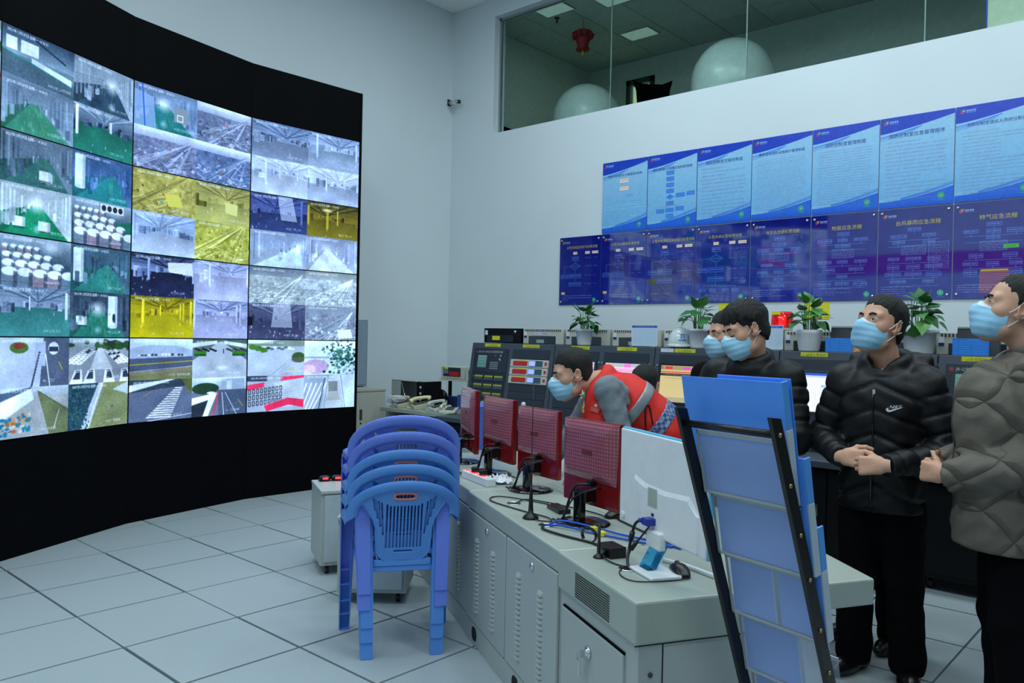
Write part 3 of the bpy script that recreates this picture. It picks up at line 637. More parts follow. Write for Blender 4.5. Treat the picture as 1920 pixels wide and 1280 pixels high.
FEEDS = {
 (0, 0): [ledge('A03_N1_ad空电柜'), rows('B05_NL_M4机'), corridor((78, 150, 120), (150, 172, 190), .42, '13 化学品库房', 0, 0, False), hall((46, 140, 116), (90, 110, 130), (150, 170, 186), 3, 5, 14, (225, 232, 238), .4, 'DM_L10 122')],
 (0, 1): [corridor((70, 120, 112), (126, 146, 160), .6, 'L10_L10_S10', 0, 2, False), corridor((44, 140, 138), (92, 128, 172), .66, 'L10B_空调机房', 1, 0, False), corridor((30, 148, 104), (206, 220, 224), .5, '19一楼化学品库', 0, 2, True), fans('7#B2#2冷库')],
 (0, 2): [bales('7#B2#3冷库', False), corridor(G1, (96, 128, 142), .6, 'U07_L10_B4', 1, 0, False), hall((84, 158, 150), (150, 166, 184), (120, 140, 158), 2, 2, 6, (196, 206, 220), .42, 'U07_L10_C11'), corridor((56, 134, 112), (84, 104, 118), .45, 'U07_L10_B8', 1, 1, True)],
 (0, 3): [road('48—门口', 'gate'), parking(), yard(), trees(0)],
 (1, 0): [tank('01室外化学品库房'), jumble((126, 136, 160), (150, 158, 180), 110, '92—DJ机台', (226, 234, 246)), jumble((130, 138, 164), (154, 162, 186), 120, '92东门', (220, 230, 244)), jumble((110, 126, 160), (150, 168, 196), 80, '93东二厂房', (232, 240, 248))],
 (1, 1): [jumble((186, 176, 92), (176, 166, 100), 70, 'N2主厂房_L20', None), hall((206, 202, 116), (190, 184, 104), (168, 160, 92), 0, 4, 6, None, .5, 'N2主厂房_L20_A'), hall((206, 218, 236), (160, 178, 206), (176, 194, 220), 2, 4, 10, None, .5, '20_L30_Q27'), jumble((190, 188, 84), (196, 196, 110), 90, 'L20_热水机房', None, False)],
 (1, 2): [hall((50, 58, 86), (150, 164, 196), (60, 70, 96), 3, 16, 9, None, .4, '20_L30_Q08'), hall((206, 208, 236), LAV, (170, 178, 208), 3, 10, 6, None, .36, '20_L30_Q26'), hall((216, 200, 16), YE, (150, 136, 10), 5, 6, 8, (220, 206, 40), .42, '20_L30_Q28'), hall((196, 198, 230), LAV, (150, 158, 190), 3, 12, 8, None, .4, '20_L30_Q17')],
 (1, 3): [road('41主厂房东侧公路', 'curve'), road('11主厂房东侧', 'street'), road('15—北大门', 'cross'), road('21—门口岗亭', 'lane')],
 (2, 0): [hall((150, 164, 186), (150, 166, 190), (120, 140, 170), 1, 3, 22, (140, 158, 180), .5, 'N2主厂房_L30'), hall((170, 186, 206), (186, 202, 224), (140, 158, 186), 2, 6, 10, None, .45, 'N2主厂房_L30'), hall((216, 226, 242), (196, 208, 230), (206, 216, 236), 5, 2, 14, None, .42, 'N2主厂房_L20'), hall((196, 208, 230), (200, 212, 232), (214, 222, 238), 2, 3, 14, None, .5, 'N2主厂房_L20')],
 (2, 1): [hall((70, 84, 132), (96, 108, 160), (80, 92, 140), 1, 10, 5, None, .5, 'N2主厂房_L20'), hall((150, 136, 30), (150, 134, 30), (96, 88, 30), 2, 3, 6, (190, 170, 60), .5, 'N2主厂房_L20'), corridor((206, 220, 236), (186, 202, 230), .85, 'Q_AR_6_11', 0, 0, True), corridor((222, 230, 242), (196, 208, 232), .4, 'Q_AR_6_12', 0, 0, True)],
 (2, 2): [jumble((186, 196, 196), (206, 214, 210), 60, 'L40一层', (120, 130, 140), False), jumble((190, 200, 204), (206, 214, 214), 60, 'L40二层', (160, 166, 160), False), hall((90, 94, 120), (80, 86, 112), (120, 126, 150), 1, 22, 4, None, .5, 'N2主厂房_L20'), jumble((150, 158, 170), (176, 186, 196), 110, 'Q13_L30_S30', (150, 160, 170), False)],
 (2, 3): [road('01停车场入口东侧', 'wide'), trees(1), road('01二东门', 'barrier'), road('14_北大门岗', 'stripes')],
}
FEEDS[(2, 1)][0].poly([(96, 0), (150, 0), (170, 80), (110, 80)], (236, 242, 252), .55); FEEDS[(2, 1)][1].ell(80, 24, 26, 8, (255, 252, 200), 1, .8); FEEDS[(2, 1)][1].rect(76, 24, 86, 90, (226, 206, 80), .7)
FEEDS[(2, 2)][2].poly([(90, 0), (150, 0), (160, 80), (80, 80)], (236, 240, 250), .5); FEEDS[(1, 2)][0].poly([(116, 18), (200, 12), (204, 52), (120, 46)], (246, 250, 255), .85)
FEEDS[(1, 1)][0].poly([(100, 60), (150, 58), (166, 92), (116, 96)], (226, 216, 100)); FEEDS[(1, 1)][1].poly([(110, 50), (160, 54), (158, 90), (112, 84)], (232, 226, 140))
FEEDS[(2, 2)][3].poly([(130, 84), (186, 80), (196, 112), (136, 116)], (246, 248, 250))
for q in (0, 1):
    c = FEEDS[(2, 2)][q]
    for k in range(14): c.line((k * 17 - 10, 66), (k * 30 - 110, FH), 1, (110, 120, 130), .7)
    for k in range(7): c.line((0, 66 + k * k * 1.4), (FW, 66 + k * k * 1.4), 1, (110, 120, 130), .6)
LBL = {(0, 0): 'display of blue grey plant rooms with a green floored corridor, top row', (0, 1): 'display of green floored stores with white boxes and wrapped bales', (0, 2): 'display of wrapped bales and green corridors', (0, 3): 'display of the car park, gate road and rubbish yard',
       (1, 0): 'display of crowded outdoor construction views', (1, 1): 'display of yellow tinted machine rooms', (1, 2): 'display with the bright yellow hall', (1, 3): 'display with the zebra crossing', (2, 0): 'display of pale blue halls, top right', (2, 1): 'display with the dim yellow hall at upper right', (2, 2): 'display of white gridded floors', (2, 3): 'display with pink road barriers'}
ZB, ZR, ZT, CW = .800, .6868, 4.048, 1.2
vw = thing('video_wall', 'curved black video wall of camera displays filling the left side', 'video wall')
cols = []; p = np.array((-6.721, 5.079))
for d_ in (87.6, 101.9, 116.7, 131.5):      # each column turns a little more towards the room
    q = p - CW * np.array((math.cos(R(d_)), math.sin(R(d_)))); cols.append((p.copy(), q.copy())); p = q
def onw(pr, pl, s, z, off):   # s 0 at the left end seen from the room
    d_ = pr - pl; d_ = d_ / np.linalg.norm(d_); n = np.array((d_[1], -d_[0])); n = n if n[0] > 0 else -n
    b = pl + d_ * s + n * off; return (b[0], b[1], z)
def slab(b, pr, pl, s0, s1, z0, z1, o0, o1, m=0):
    c = [onw(pr, pl, s, z, o) for o in (o0, o1) for s, z in ((s0, z0), (s1, z0), (s1, z1), (s0, z1))]
    n = len(b.v); b.v += c
    for f_ in ((0, 1, 2, 3), (7, 6, 5, 4), (0, 4, 5, 1), (1, 5, 6, 2), (2, 6, 7, 3), (3, 7, 4, 0)): b.face([n + i for i in f_], m)
    return b
for ci, (pr, pl) in enumerate(cols):
    L = float(np.linalg.norm(pr - pl)); col = 2 - ci
    slab(MB(), pr, pl, .001, L - .001, 0.0, ZB - .004, -.30, -.002).build('lower_panel', BLACK, vw)
    slab(MB(), pr, pl, .001, L - .001, ZB + 4 * ZR + .004, ZT, -.30, -.002).build('upper_panel', BLACK, vw)
    for row in range(4):
        z0, z1 = ZB + (3 - row) * ZR, ZB + (4 - row) * ZR
        dsp = slab(MB(), pr, pl, .0015, L - .0015, z0 + .001, z1 - .001, -.12, -.004).build('display', BEZEL, vw)
        if (col, row) in LBL: dsp['label'] = LBL[(col, row)]
        fd = FEEDS.get((col, row)) or [FEEDS[(2, 3 - row)][q] for q in (1, 0, 3, 2)]
        C = Cv(FW * 2, FH * 2)
        for q, c in enumerate(fd): C.paste(c, (q % 2) * FW, (q // 2) * FH)
        C.a = (C.a - 140) * 1.16 + 128; C.a = C.a * np.array((.90, 1.0, 1.10)) + np.array((0, 3, 12))
        m = print_mat('screen_picture', C, emit=1.0, rough=.3, spec=.3)
        s_ = MB(); s_.quad(onw(pr, pl, .006, z0 + .005, -.003), onw(pr, pl, L - .006, z0 + .005, -.003), onw(pr, pl, L - .006, z1 - .005, -.003), onw(pr, pl, .006, z1 - .005, -.003))
        s_.build('screen', m, dsp, fix=False)
pr, pl = cols[0]; L = CW
slab(MB(), pr, pl, L, L + .022, 0.0, ZT, -.30, .004).build('end_panel', BLACK, vw)
# ---------------------------------------------------------------- notice boards on the right wall
def swoosh(c, dark, mid, light, w=150):
    W, H = c.w, c.h
    c.vgrad((150, 200, 236), (132, 194, 236))
    c.vgrad((150, 205, 240), (120, 185, 235), int(H * .1), int(H * .9))
    xs = np.linspace(0, W, 24)
    def top(x): return H * (.175 - .125 * (x / W) ** 1.4)
    def bot(x): return H * (.93 - .12 * (x / W) ** 1.8)
    c.poly([(0, 0), (W, 0)] + [(x, top(x)) for x in xs[::-1]], dark)
    c.poly([(0, H), (W, H)] + [(x, bot(x)) for x in xs[::-1]], mid)
    for k, wd in ((.035, 3.5), (.055, 2), (.075, 1.4)):
        for x in range(len(xs) - 1):
            if xs[x] < W * (.62 - k * 2): c.line((xs[x], top(xs[x]) + H * k * (1 - xs[x] / W)), (xs[x + 1], top(xs[x + 1]) + H * k * (1 - xs[x + 1] / W)), wd, mid, .9)
            if xs[x] > W * .3: c.line((xs[x], bot(xs[x]) - H * k * .7 * (xs[x] / W)), (xs[x + 1], bot(xs[x + 1]) - H * k * .7 * (xs[x + 1] / W)), wd, mid, .8)
    c.vgrad(mid, light, int(H * .94), H); c.noise(10, 3)
def logo(c, x, y, s):
    c.poly([(x, y + s * .2), (x + s * .25, y), (x + s * .3, y + s * .7), (x + s * .7, y + s * .8), (x + s * .6, y + s), (x, y + s)], (226, 60, 50))
    c.poly([(x + s * .3, y), (x + s * 1.1, y - s * .1), (x + s * 1.0, y + s * .15), (x + s * .35, y + s * .25)], (70, 180, 80))
    c.poly([(x + s * .45, y + s * .3), (x + s, y + s * .3), (x + s * .85, y + s * .6), (x + s * .45, y + s * .62)], (240, 200, 60))
    for k in range(4): c.rect(x + s * (1.25 + k * .52), y + s * .12, x + s * (1.68 + k * .52), y + s * .55, (190, 205, 240), .75); c.rect(x + s * (1.25 + k * .52), y + s * .66, x + s * (1.6 + k * .52), y + s * .9, (190, 205, 240), .6)
def seal(c, x, y, r):
    c.ell(x, y, r, r, (40, 160, 120)); c.ell(x, y, r * .72, r * .72, (120, 200, 220)); c.ell(x, y, r * .58, r * .58, (30, 150, 90)); c.rect(x - r * .1, y - r * .35, x + r * .1, y + r * .35, (170, 225, 200)); c.rect(x - r * .35, y - r * .1, x + r * .35, y + r * .1, (170, 225, 200))
    c.rect(x - r * 1.1, y + r * 1.25, x + r * 1.1, y + r * 1.45, (70, 180, 150), .7)
def scribble(c, x0, x1, y, col, h=2.0, al=.6):
    x = x0
    while x < x1:
        wd = rng.uniform(2.0, 4.0); c.rect(x, y, x + wd, y + h, col, al * rng.uniform(.5, 1)); x += wd + rng.choice((1, 1, 1, 2, 4))
PW, PH = 288, 392
def upper(title, kind, n=0, x1=.9):
    c = Cv(PW, PH); swoosh(c, (24, 66, 196), (36, 108, 226), (30, 90, 210)); logo(c, 16, 14, 17)
    c.text(PW / 2, 70, title, 20 if len(title) < 12 else 16, (12, 26, 110), 1, True, 1.0 if len(title) < 15 else .92)
    tx = (126, 130, 168)
    if kind == 'text':
        y = 108
        st = 262.0 / n
        for k in range(n):
            scribble(c, 26 if k % 3 else 20, PW * rng.choice((.9, .9, .88, .55 if n < 20 else .8)), y, tx, max(1.6, st * .36), .62); y += st
    elif kind == 'org':
        for x, y, w_, h_, col in ((112, 100, 60, 22, (250, 236, 220)), (112, 142, 60, 22, (250, 236, 220)), (158, 188, 40, 14, (120, 200, 245)), (182, 292, 44, 20, (130, 206, 246))):
            c.rect(x, y, x + w_, y + h_, col); c.frame(x, y, x + w_, y + h_, (230, 120, 80) if y < 170 else (90, 150, 210)); scribble(c, x + 4, x + w_ - 4, y + h_ * .35, (80, 60, 90), 3, .8)
        c.line((142, 164), (142, 226), 1, (90, 150, 210)); c.line((36, 226), (252, 226), 1, (90, 150, 210))
        for x in (36, 88, 142, 204, 252): c.line((x, 226), (x, 246), 1, (90, 150, 210)); c.rect(x - 22, 246, x + 22, 264, (130, 206, 246)); scribble(c, x - 18, x + 18, 253, (60, 70, 110), 3, .8)
    else:
        F = (66, 138, 232)
        for x, y, w_ in ((112, 92, 46), (112, 124, 46), (112, 156, 46), (112, 188, 46), (170, 214, 52), (232, 210, 46), (112, 252, 46), (54, 290, 50), (110, 288, 50), (168, 284, 50), (112, 318, 46)):
            c.rect(x, y, x + w_, y + 22, F); scribble(c, x + 6, x + w_ - 6, y + 9, (140, 190, 250), 3, .8)
        c.poly([(135, 216), (160, 230), (135, 244), (110, 230)], F)
        for y in (116, 148, 180, 240, 278): c.line((135, y), (135, y + 7), 1.5, (210, 50, 50))
        c.line((160, 230), (170, 228), 1.5, (210, 50, 50)); c.line((80, 282), (190, 276), 1, (210, 50, 50))
    seal(c, PW * .84, PH * .905, 14); return c
def lower(title, kind):
    c = Cv(PW, PH, (24, 36, 134)); c.vgrad((22, 30, 130), (30, 44, 150)); c.noise(40, 4); logo(c, 20, 24, 16)
    c.text(PW * .55, 50, title, 22 if len(title) < 9 else 18, (240, 214, 60), 1, True, 1.0 if len(title) < 13 else .92)
    LN, BX = (110, 176, 240), (38, 66, 176); WH = (206, 220, 250)
    def bx(x, y, w_, h_=16, col=LN):
        c.rect(x, y, x + w_, y + h_, BX, .7); c.frame(x, y, x + w_, y + h_, col, 1); scribble(c, x + 4, x + w_ - 4, y + h_ * .38, WH, 3, .8)
    def arrow(a, b): c.line(a, b, 1.2, LN)
    if kind < 4:
        for x, w_ in ((96, 30), (180, 34), (228, 44)): c.rect(x, 86, x + w_, 102, (250, 232, 214)); c.frame(x, 86, x + w_, 102, (214, 120, 70)); scribble(c, x + 4, x + w_ - 4, 92, (90, 60, 60), 3, .8)
        bx(90, 114, 46, 22); c.poly([(112, 150), (150, 170), (112, 190), (74, 170)], (30, 50, 150)); arrow((112, 136), (112, 150)); c.line((112, 150), (150, 170), 1.2, LN); c.line((150, 170), (112, 190), 1.2, LN); c.line((112, 190), (74, 170), 1.2, LN); c.line((74, 170), (112, 150), 1.2, LN)
        scribble(c, 88, 138, 168, WH, 3); arrow((112, 190), (112, 214)); bx(70, 214, 84, 24); arrow((112, 238), (112, 262)); bx(68, 262, 88, 22); arrow((74, 170), (36, 170)); arrow((36, 170), (36, 216)); bx(12, 216, 52, 22)
        for y in (122, 168, 222, 270): scribble(c, 182, 226, y, WH, 3); scribble(c, 240, 262, y, WH, 3)
        if kind > 1:
            for y in range(140, 300, 9): scribble(c, 210, 272, y, WH, 2.4, .7)
        if kind == 3:
            for x in (24, 76, 146, 200): bx(x, 322, 36, 16); arrow((x + 18, 308), (x + 18, 322))
            arrow((42, 308), (218, 308)); arrow((112, 284), (112, 308))
        elif kind == 2: c.rect(14, 262, 56, 290, (46, 70, 60)); scribble(c, 30, 150, 338, (226, 206, 60), 3, .9)
        else:
            c.rect(16, 318, 42, 332, (240, 200, 160))
            for y in (338, 350, 362): scribble(c, 22, 230 if y < 360 else 60, y, WH, 3, .8)
    else:
        bx(118, 84, 52); arrow((144, 100), (144, 112))
        for y in (112, 138, 210, 244, 276, 308):
            n = rng.integers(1, 4)
            for k in range(n):
                w_ = rng.uniform(42, 66); x = 24 + (k + .5) * 236 / n - w_ / 2; bx(x, y, w_, rng.choice((14, 18))); arrow((x + w_ / 2, y + 16), (x + w_ / 2, y + 28))
            arrow((40, y + 26), (240, y + 26))
        c.frame(96, 160, 190, 200, LN, 1)
        for y in range(164, 198, 6): scribble(c, 100, 186, y, WH, 2, .7)
        if kind == 6:
            c.frame(200, 150, 276, 262, LN, 1)
            for y in range(154, 258, 7): scribble(c, 204, 272, y, WH, 2.2, .7)
        if kind == 7: c.rect(178, 176, 230, 192, (60, 190, 50)); scribble(c, 186, 222, 182, (30, 90, 30), 4); c.rect(96, 280, 200, 372, (120, 60, 110)); [c.line((96, y), (200, y), 1, (226, 150, 190)) for y in range(286, 372, 8)]; c.rect(100, 274, 196, 282, (226, 180, 60))
        for y in (336, 345, 354, 363): scribble(c, 16, rng.uniform(90, 190), y, WH, 2.6, .7)
    seal(c, PW * .86, PH * .93, 13); return c
UP = [('华星光电消防安全管理组织架构', 'org', 0), ('消防控制室火灾报警应急处理流程图', 'flow', 0), ('消防控制室交接班制度', 'text', 14), ('建筑自动消防设施维护管理制度', 'text', 30), ('消防控制室管理制度', 'text', 22), ('消防控制室应急管理程序', 'text', 16), ('消防控制室值班人员岗位职责', 'text', 18)]
LO = ['火警系统监视信号处理流程', '火警系统故障处理流程', '火警系统屏蔽及火灾探测处理流程', '火警系统火警处理流程', '化学品泄漏处理流程', '地震应急流程', '台风暴雨应急流程', '特气应急流程']
UL = ['light blue notice with a pale organisation chart', 'light blue notice with a column of blue flow chart boxes', 'light blue rules notice between the flow chart and the densest text', 'light blue rules notice with the densest small text', 'light blue rules notice right of the densest text one', 'light blue rules notice second from the right frame edge', 'light blue rules notice cut by the right picture edge']
LL = ['dark blue flow chart board at the far left with no board above it', 'dark blue flow chart board second in the lower row', 'dark blue flow chart board with a small dark photo at its left edge', 'dark blue flow chart board with a row of four boxes at its foot', 'dark blue board of chemical leak steps, fifth in the lower row', 'dark blue earthquake steps board in the lower row', 'dark blue storm steps board above the man in the black jacket', 'dark blue board with a green box and a pink table']
EDGE = mat('board_edge', (24, 60, 150), .3)
PX = [-5.850 + .5925 * k for k in range(9)]
def board(x0, x1, z0, z1, cv, label, group, screws, gloss):
    t = thing('notice_board', label, 'notice board', ((x0 + x1) / 2, YW, (z0 + z1) / 2), 0, group)
    hw, hh = (x1 - x0) / 2 - .004, (z1 - z0) / 2 - .004
    b = MB().bb((-hw, -.012, -hh), (hw, -.002, hh)); b.build('panel', EDGE, t, .001)
    m = print_mat('board_print', cv, 0, .05 if gloss else .3, 1.0 if gloss else 0.0, .8 if gloss else .5)
    MB().quad((-hw, -.0125, -hh), (hw, -.0125, -hh), (hw, -.0125, hh), (-hw, -.0125, hh)).build('print', m, t, fix=False)
    if screws:
        for sx in (-1, 1):
            for sz in (-1, 1): MB().lathe([(.012, 0), (.012, .006), (.007, .010), (.0, .011)], n=12).build('screw', CHROME, t, 0, (sx * (hw - .03), -.0125, sz * (hh - .035)), (R(90), 0, 0))
for k in range(7): board(PX[k + 1], PX[k + 2] if k < 6 else PX[7] + .5925, 2.738, 3.532, upper(*UP[k]), UL[k], 'light blue rules notices', False, False)
for k in range(8): board(PX[k], PX[k] + .5925, 1.944, 2.735, lower(LO[k], k), LL[k], 'dark blue flow chart boards', True, True)
for x, lb in ((-3.69, 'plain yellow notice on the wall partly behind the bowed head'), (-2.82, 'plain yellow notice on the wall behind the third pothos')):
    t = thing('yellow_notice', lb, 'notice', (x, YW, 1.862)); MB().bb((-.115, -.004, -.08), (.115, -.001, .08)).build('sheet', YEL, t)

# ---------------------------------------------------------------- dark control consoles along the notice wall
TILT = math.atan2(.12, .735); SL = math.hypot(.12, .735)
def led_panel(big):
    c = Cv(220, 120, (30, 40, 52)); c.frame(2, 2, 218, 118, (22, 30, 40), 2)
    c.text(26, 8, 'JB-QTL-9000火灾报警控制器', 13, (200, 206, 214)); c.rect(8, 10, 20, 22, (150, 40, 60))
    x0, y0, x1, y1 = (26, 32, 98, 104) if big else (26, 34, 86, 96)
    c.frame(x0 - 3, y0 - 3, x1 + 3, y1 + 3, (20, 26, 34), 3); c.vgrad((128, 172, 160), (104, 150, 144), y0, y1, x0, x1)
    for y in (y0 + 14, y0 + 28, y0 + 42): c.line((x0, y), (x1, y), 1, (60, 90, 90))
    for r_ in range(4):
        for q in range(5): c.rect(112 + q * 11, 66 + r_ * 10, 119 + q * 11, 72 + r_ * 10, (150, 164, 170))
    c.ell(142, 34, 4, 4, (255, 40, 50)); c.ell(176, 34, 5, 5, (150, 170, 180)); c.ell(172, 52, 6, 6, (120, 140, 150)); c.line((168, 48), (178, 58), 3, (200, 206, 210))
    for r_ in range(4): c.ell(13, 40 + r_ * 14, 3, 3, (12, 16, 22))
    return c
def terminal_row():
    c = Cv(220, 44, (27, 36, 46)); c.frame(0, 0, 220, 44, (18, 24, 32), 2); c.rect(6, 16, 10, 20, (210, 200, 40))
    for g in range(3):
        x = 20 + g * 66; c.rect(x, 10, x + 54, 20, (46, 56, 40))
        for k in range(5):
            c.rect(x + k * 11, 11, x + k * 11 + 9, 20, (190, 192, 50)); c.rect(x + k * 11 + 1, 24, x + k * 11 + 7, 27, (150, 164, 160)); c.rect(x + k * 11 + 1, 31, x + k * 11 + 7, 35, (110, 124, 126))
        scribble(c, x + 16, x + 40, 5, (120, 130, 140), 2, .5)
    return c
TERM = print_mat('terminal_row_print', terminal_row(), 0, .45); LEDP = print_mat('fire_panel_print', led_panel(False), 0, .4); LEDB = print_mat('fire_panel_print_wide', led_panel(True), 0, .4)
def scr(kind):
    c = Cv(260, 196, (240, 240, 246))
    if kind == 'pink':
        c.rect(0, 0, 260, 22, (206, 210, 220))
        for k in range(4): c.rect(18 + k * 54, 3, 68 + k * 54, 20, (255, 120, 226) if k == 2 else (190, 194, 204))
        c.rect(240, 3, 256, 20, (190, 214, 190)); c.rect(0, 26, 260, 40, (250, 190, 240)); c.rect(0, 40, 260, 46, (240, 150, 226)); c.rect(238, 60, 254, 180, (210, 206, 220)); c.rect(240, 84, 250, 96, (240, 110, 110))
    elif kind == 'amber':
        c.vgrad((234, 214, 150), (240, 222, 158)); c.rect(0, 0, 260, 24, (196, 180, 130))
        for x, w_, col in ((4, 12, (150, 140, 100)), (24, 48, (250, 70, 60)), (78, 48, (180, 170, 120)), (132, 48, (250, 90, 220)), (188, 44, (236, 214, 30)), (240, 14, (150, 140, 100))): c.rect(x, 5, x + w_, 20, col)
        scribble(c, 30, 66, 11, (120, 30, 30), 4); c.rect(0, 32, 260, 38, (250, 80, 60)); c.rect(0, 42, 260, 56, (60, 50, 50)); scribble(c, 20, 240, 47, (230, 210, 160), 4); scribble(c, 26, 140, 66, (120, 96, 60), 4); scribble(c, 200, 220, 70, (120, 96, 60), 4)
        c.rect(0, 170, 260, 196, (206, 196, 160)); [c.frame(40 + 54 * k, 176, 84 + 54 * k, 190, (150, 140, 110)) for k in range(4)]
    else:
        c.a[:] = (246, 250, 255); c.rect(0, 0, 260, 12, (40, 90, 220)); c.rect(0, 12, 260, 22, (200, 214, 240)); c.line((10, 100), (120, 100), 1, (190, 196, 210)); c.rect(160, 60, 180, 70, (150, 200, 250)); c.frame(140, 110, 230, 170, (210, 216, 226))
    return print_mat('console_screen_' + kind, c, emit=1.0 if kind != 'amber' else .8, rough=.3)
SCR = {k: scr(k) for k in ('pink', 'amber', 'white')}
KNOB = mat('white_ring', (214, 222, 226), .3)
def label_strip(txt, w_, h_=.040, bg=(214, 214, 40), fg=(96, 110, 20), px=22):
    c = Cv(int(h_ and 34 * w_ / h_), 34, bg); c.noise(6, 3); c.text(c.w / 2, 3, txt, px, fg, .9, True); return print_mat('label_print', c, 0, .6)
def console(x, kinds, label, labels, extra=None):
    t = thing('control_console', label, 'console', (x, 5.5, 0), 0, 'dark fire control consoles along the notice wall')
    W = 1.112; xa, xb = -W / 2, W / 2
    MB().bb((xa, .06, .085), (xb, 1.05, .70)).build('cabinet_base', CONSB, t, .004)
    MB().bb((xa, 0.0, .70), (xb, .56, .748)).build('desk_shelf', CONS, t, .006)
    up = [(.40, .748), (.52, 1.493), (1.05, 1.493), (1.05, .748)]
    MB().prism(up, lambda p: (xa, p[0], p[1]), lambda p: (xb, p[0], p[1])).build('cabinet_top', CONS, t, .003)
    for sx in (xa + .08, xb - .08):
        for sy in (.14, .96):
            c = MB().cyl((sx - .015, sy, .038), (sx + .015, sy, .038), .037, n=14).bb((sx - .02, sy - .02, .04), (sx + .02, sy + .02, .09)); c.build('caster', BLKP, t)
    for k, sx in enumerate((xa + .012, .008)):     # two low doors with a slot and a lock
        d_ = MB().bb((sx, .045, .12), (sx + W / 2 - .02, .06, .68)).build('door', CONSB, t, .003)
        MB().bb((sx + .2, .043, .55), (sx + .32, .0455, .575)).build('slot', BLACK, d_)
        MB().bb((sx + .46, .040, .36), (sx + .485, .0455, .44)).bb((sx + .468, .034, .385), (sx + .477, .042, .415)).build('lock', CHROME, d_)
    o = (0, .40 + .0, .748)
    def onp(b, name, m, parent=t, bev=0, fix=True): return b.build(name, m, parent, bev, o, (-TILT, 0, 0), fix)
    for k, kd in enumerate(kinds):
        bx0 = xa + .05 + k * (W / 2 - .02); bx1 = bx0 + W / 2 - .08; cx = (bx0 + bx1) / 2
        def mod(z0, z1, m=CONSD, name='panel'): return onp(MB().bb((bx0, -.008, z0 + .003), (bx1, .01, z1 - .003)), name, m, t, .002)
        def pr(par, x0, x1, z0, z1, m, y=-.0088, name='print'): 
            return MB().quad((x0, y, z0), (x1, y, z0), (x1, y, z1), (x0, y, z1)).build(name, m, par, 0, None, None, False)
        if kd == 'fire' or kd == 'fireb':
            p_ = mod(.44, .70); pr(p_, bx0 + .005, bx1 - .005, .447, .695, LEDP if kd == 'fire' else LEDB)
            for r_ in range(4):
                p_ = mod(.44 - (r_ + 1) * .088, .44 - r_ * .088); pr(p_, bx0 + .005, bx1 - .005, .44 - (r_ + 1) * .088 + .005, .44 - r_ * .088 - .005, TERM)
            mod(.01, .088)
        elif kd == 'red':
            mod(.60, .70)
            for r_ in range(3):
                z1 = .595 - r_ * .082; p_ = onp(MB().bb((bx0 - .005, -.022, z1 - .078), (bx1 + .005, .01, z1)), 'controller', BEIGE, t, .006)
                MB().bb((bx0 + .04, -.030, z1 - .060), (bx0 + .225, -.022, z1 - .016)).build('red_cover', RED, p_, .006)
                MB().bb((bx0 + .245, -.025, z1 - .066), (bx0 + .42, -.022, z1 - .008)).build('keypad', mat('teal_keypad', (70, 120, 140), .5), p_)
                MB().bb((bx0 + .250, -.027, z1 - .060), (bx0 + .325, -.025, z1 - .014)).build('lit_display', mat('blue_lit_display', (130, 150, 255), .3, emit=1.1), p_)
                b = MB()
                for a_ in range(5):
                    for q in range(4): b.bb((bx0 + .338 + a_ * .016, -.027, z1 - .058 + q * .013), (bx0 + .349 + a_ * .016, -.025, z1 - .050 + q * .013))
                b.build('key', GREYD, p_); MB().bb((bx1 - .03, -.026, z1 - .05), (bx1 - .004, -.022, z1 - .02)).build('red_key_switch', RED, p_)
                MB().bb((bx0 + .07, -.0235, z1 - .010), (bx0 + .2, -.022, z1 - .001)).build('yellow_label', YEL, p_)
            mod(.27, .345); mod(.20, .268); p_ = mod(.10, .198); mod(.01, .098)
            MB().bb((bx0 + .05, -.016, .13), (bx0 + .14, -.008, .18)).build('printer_slot', BLKG, p_, .004)
            MB().lathe([(.028, 0), (.028, .008), (.016, .010), (.016, .02), (0, .021)], n=20).build('white_knob', KNOB, p_, 0, (bx0 + .23, -.008, .15), (R(90), 0, 0))
        else:
            mod(.60, .70); mod(.15, .597)
            z0, z1, hw = ((.29, .60, .205) if kd in ('pink', 'amber') else (.30, .59, .228))
            f_ = onp(MB().bb((cx - hw - .02, -.014, z0 - .02), (cx + hw + .02, -.006, z1 + .02)), 'screen_bezel', BLKP if kd == 'amber' else CONSD, t, .004)
            pr(f_, cx - hw, cx + hw, z0, z1, SCR[kd], -.0148, 'screen')
            for s_ in (-1, 1): onp(MB().cyl((cx + s_ * (hw + .045), -.013, z1 - .0), (cx + s_ * (hw + .045), -.006, z1), .007, n=10), 'panel_screw', CHROME)
            q_ = mod(.01, .147)
            if kd == 'white':
                c = Cv(200, 30, (31, 41, 52)); c.text(100, 2, '泛海三江电子科技', 20, (214, 220, 226), 1, True); pr(q_, cx - .19, cx + .19, .085, .137, print_mat('maker_print', c, 0, .5))
    for txt, x0, x1, wt in labels:
        MB().bb((x0 - x, .5175 - .003, 1.4425), (x1 - x, .5175 + .004, 1.487)).build('label_holder', YEL if not wt else PAPER, t)
        m = label_strip(txt, x1 - x0) if not wt else print_mat('white_label', (lambda c: (scribble(c, 6, 50, 8, (90, 100, 140), 3), scribble(c, 64, 108, 8, (90, 100, 140), 3), c.line((58, 0), (58, 40), 1, (160, 170, 180)), c)[-1])(Cv(116, 40, (222, 228, 234))), 0, .7)
        MB().quad((x0 - x, .5140, 1.4425), (x1 - x, .5140, 1.4425), (x1 - x, .5140, 1.487), (x0 - x, .5140, 1.487)).build('label_print', m, t, fix=False)
CX = [-5.39 + 1.12 * k for k in range(5)]
console(CX[0], ('fire', 'red'), 'slate grey console with yellow terminal rows and three red controllers at the far left', [('t1应急照明', -5.764, -5.544, 0), ('t2线联动控制盘', -5.24, -5.025, 0)])
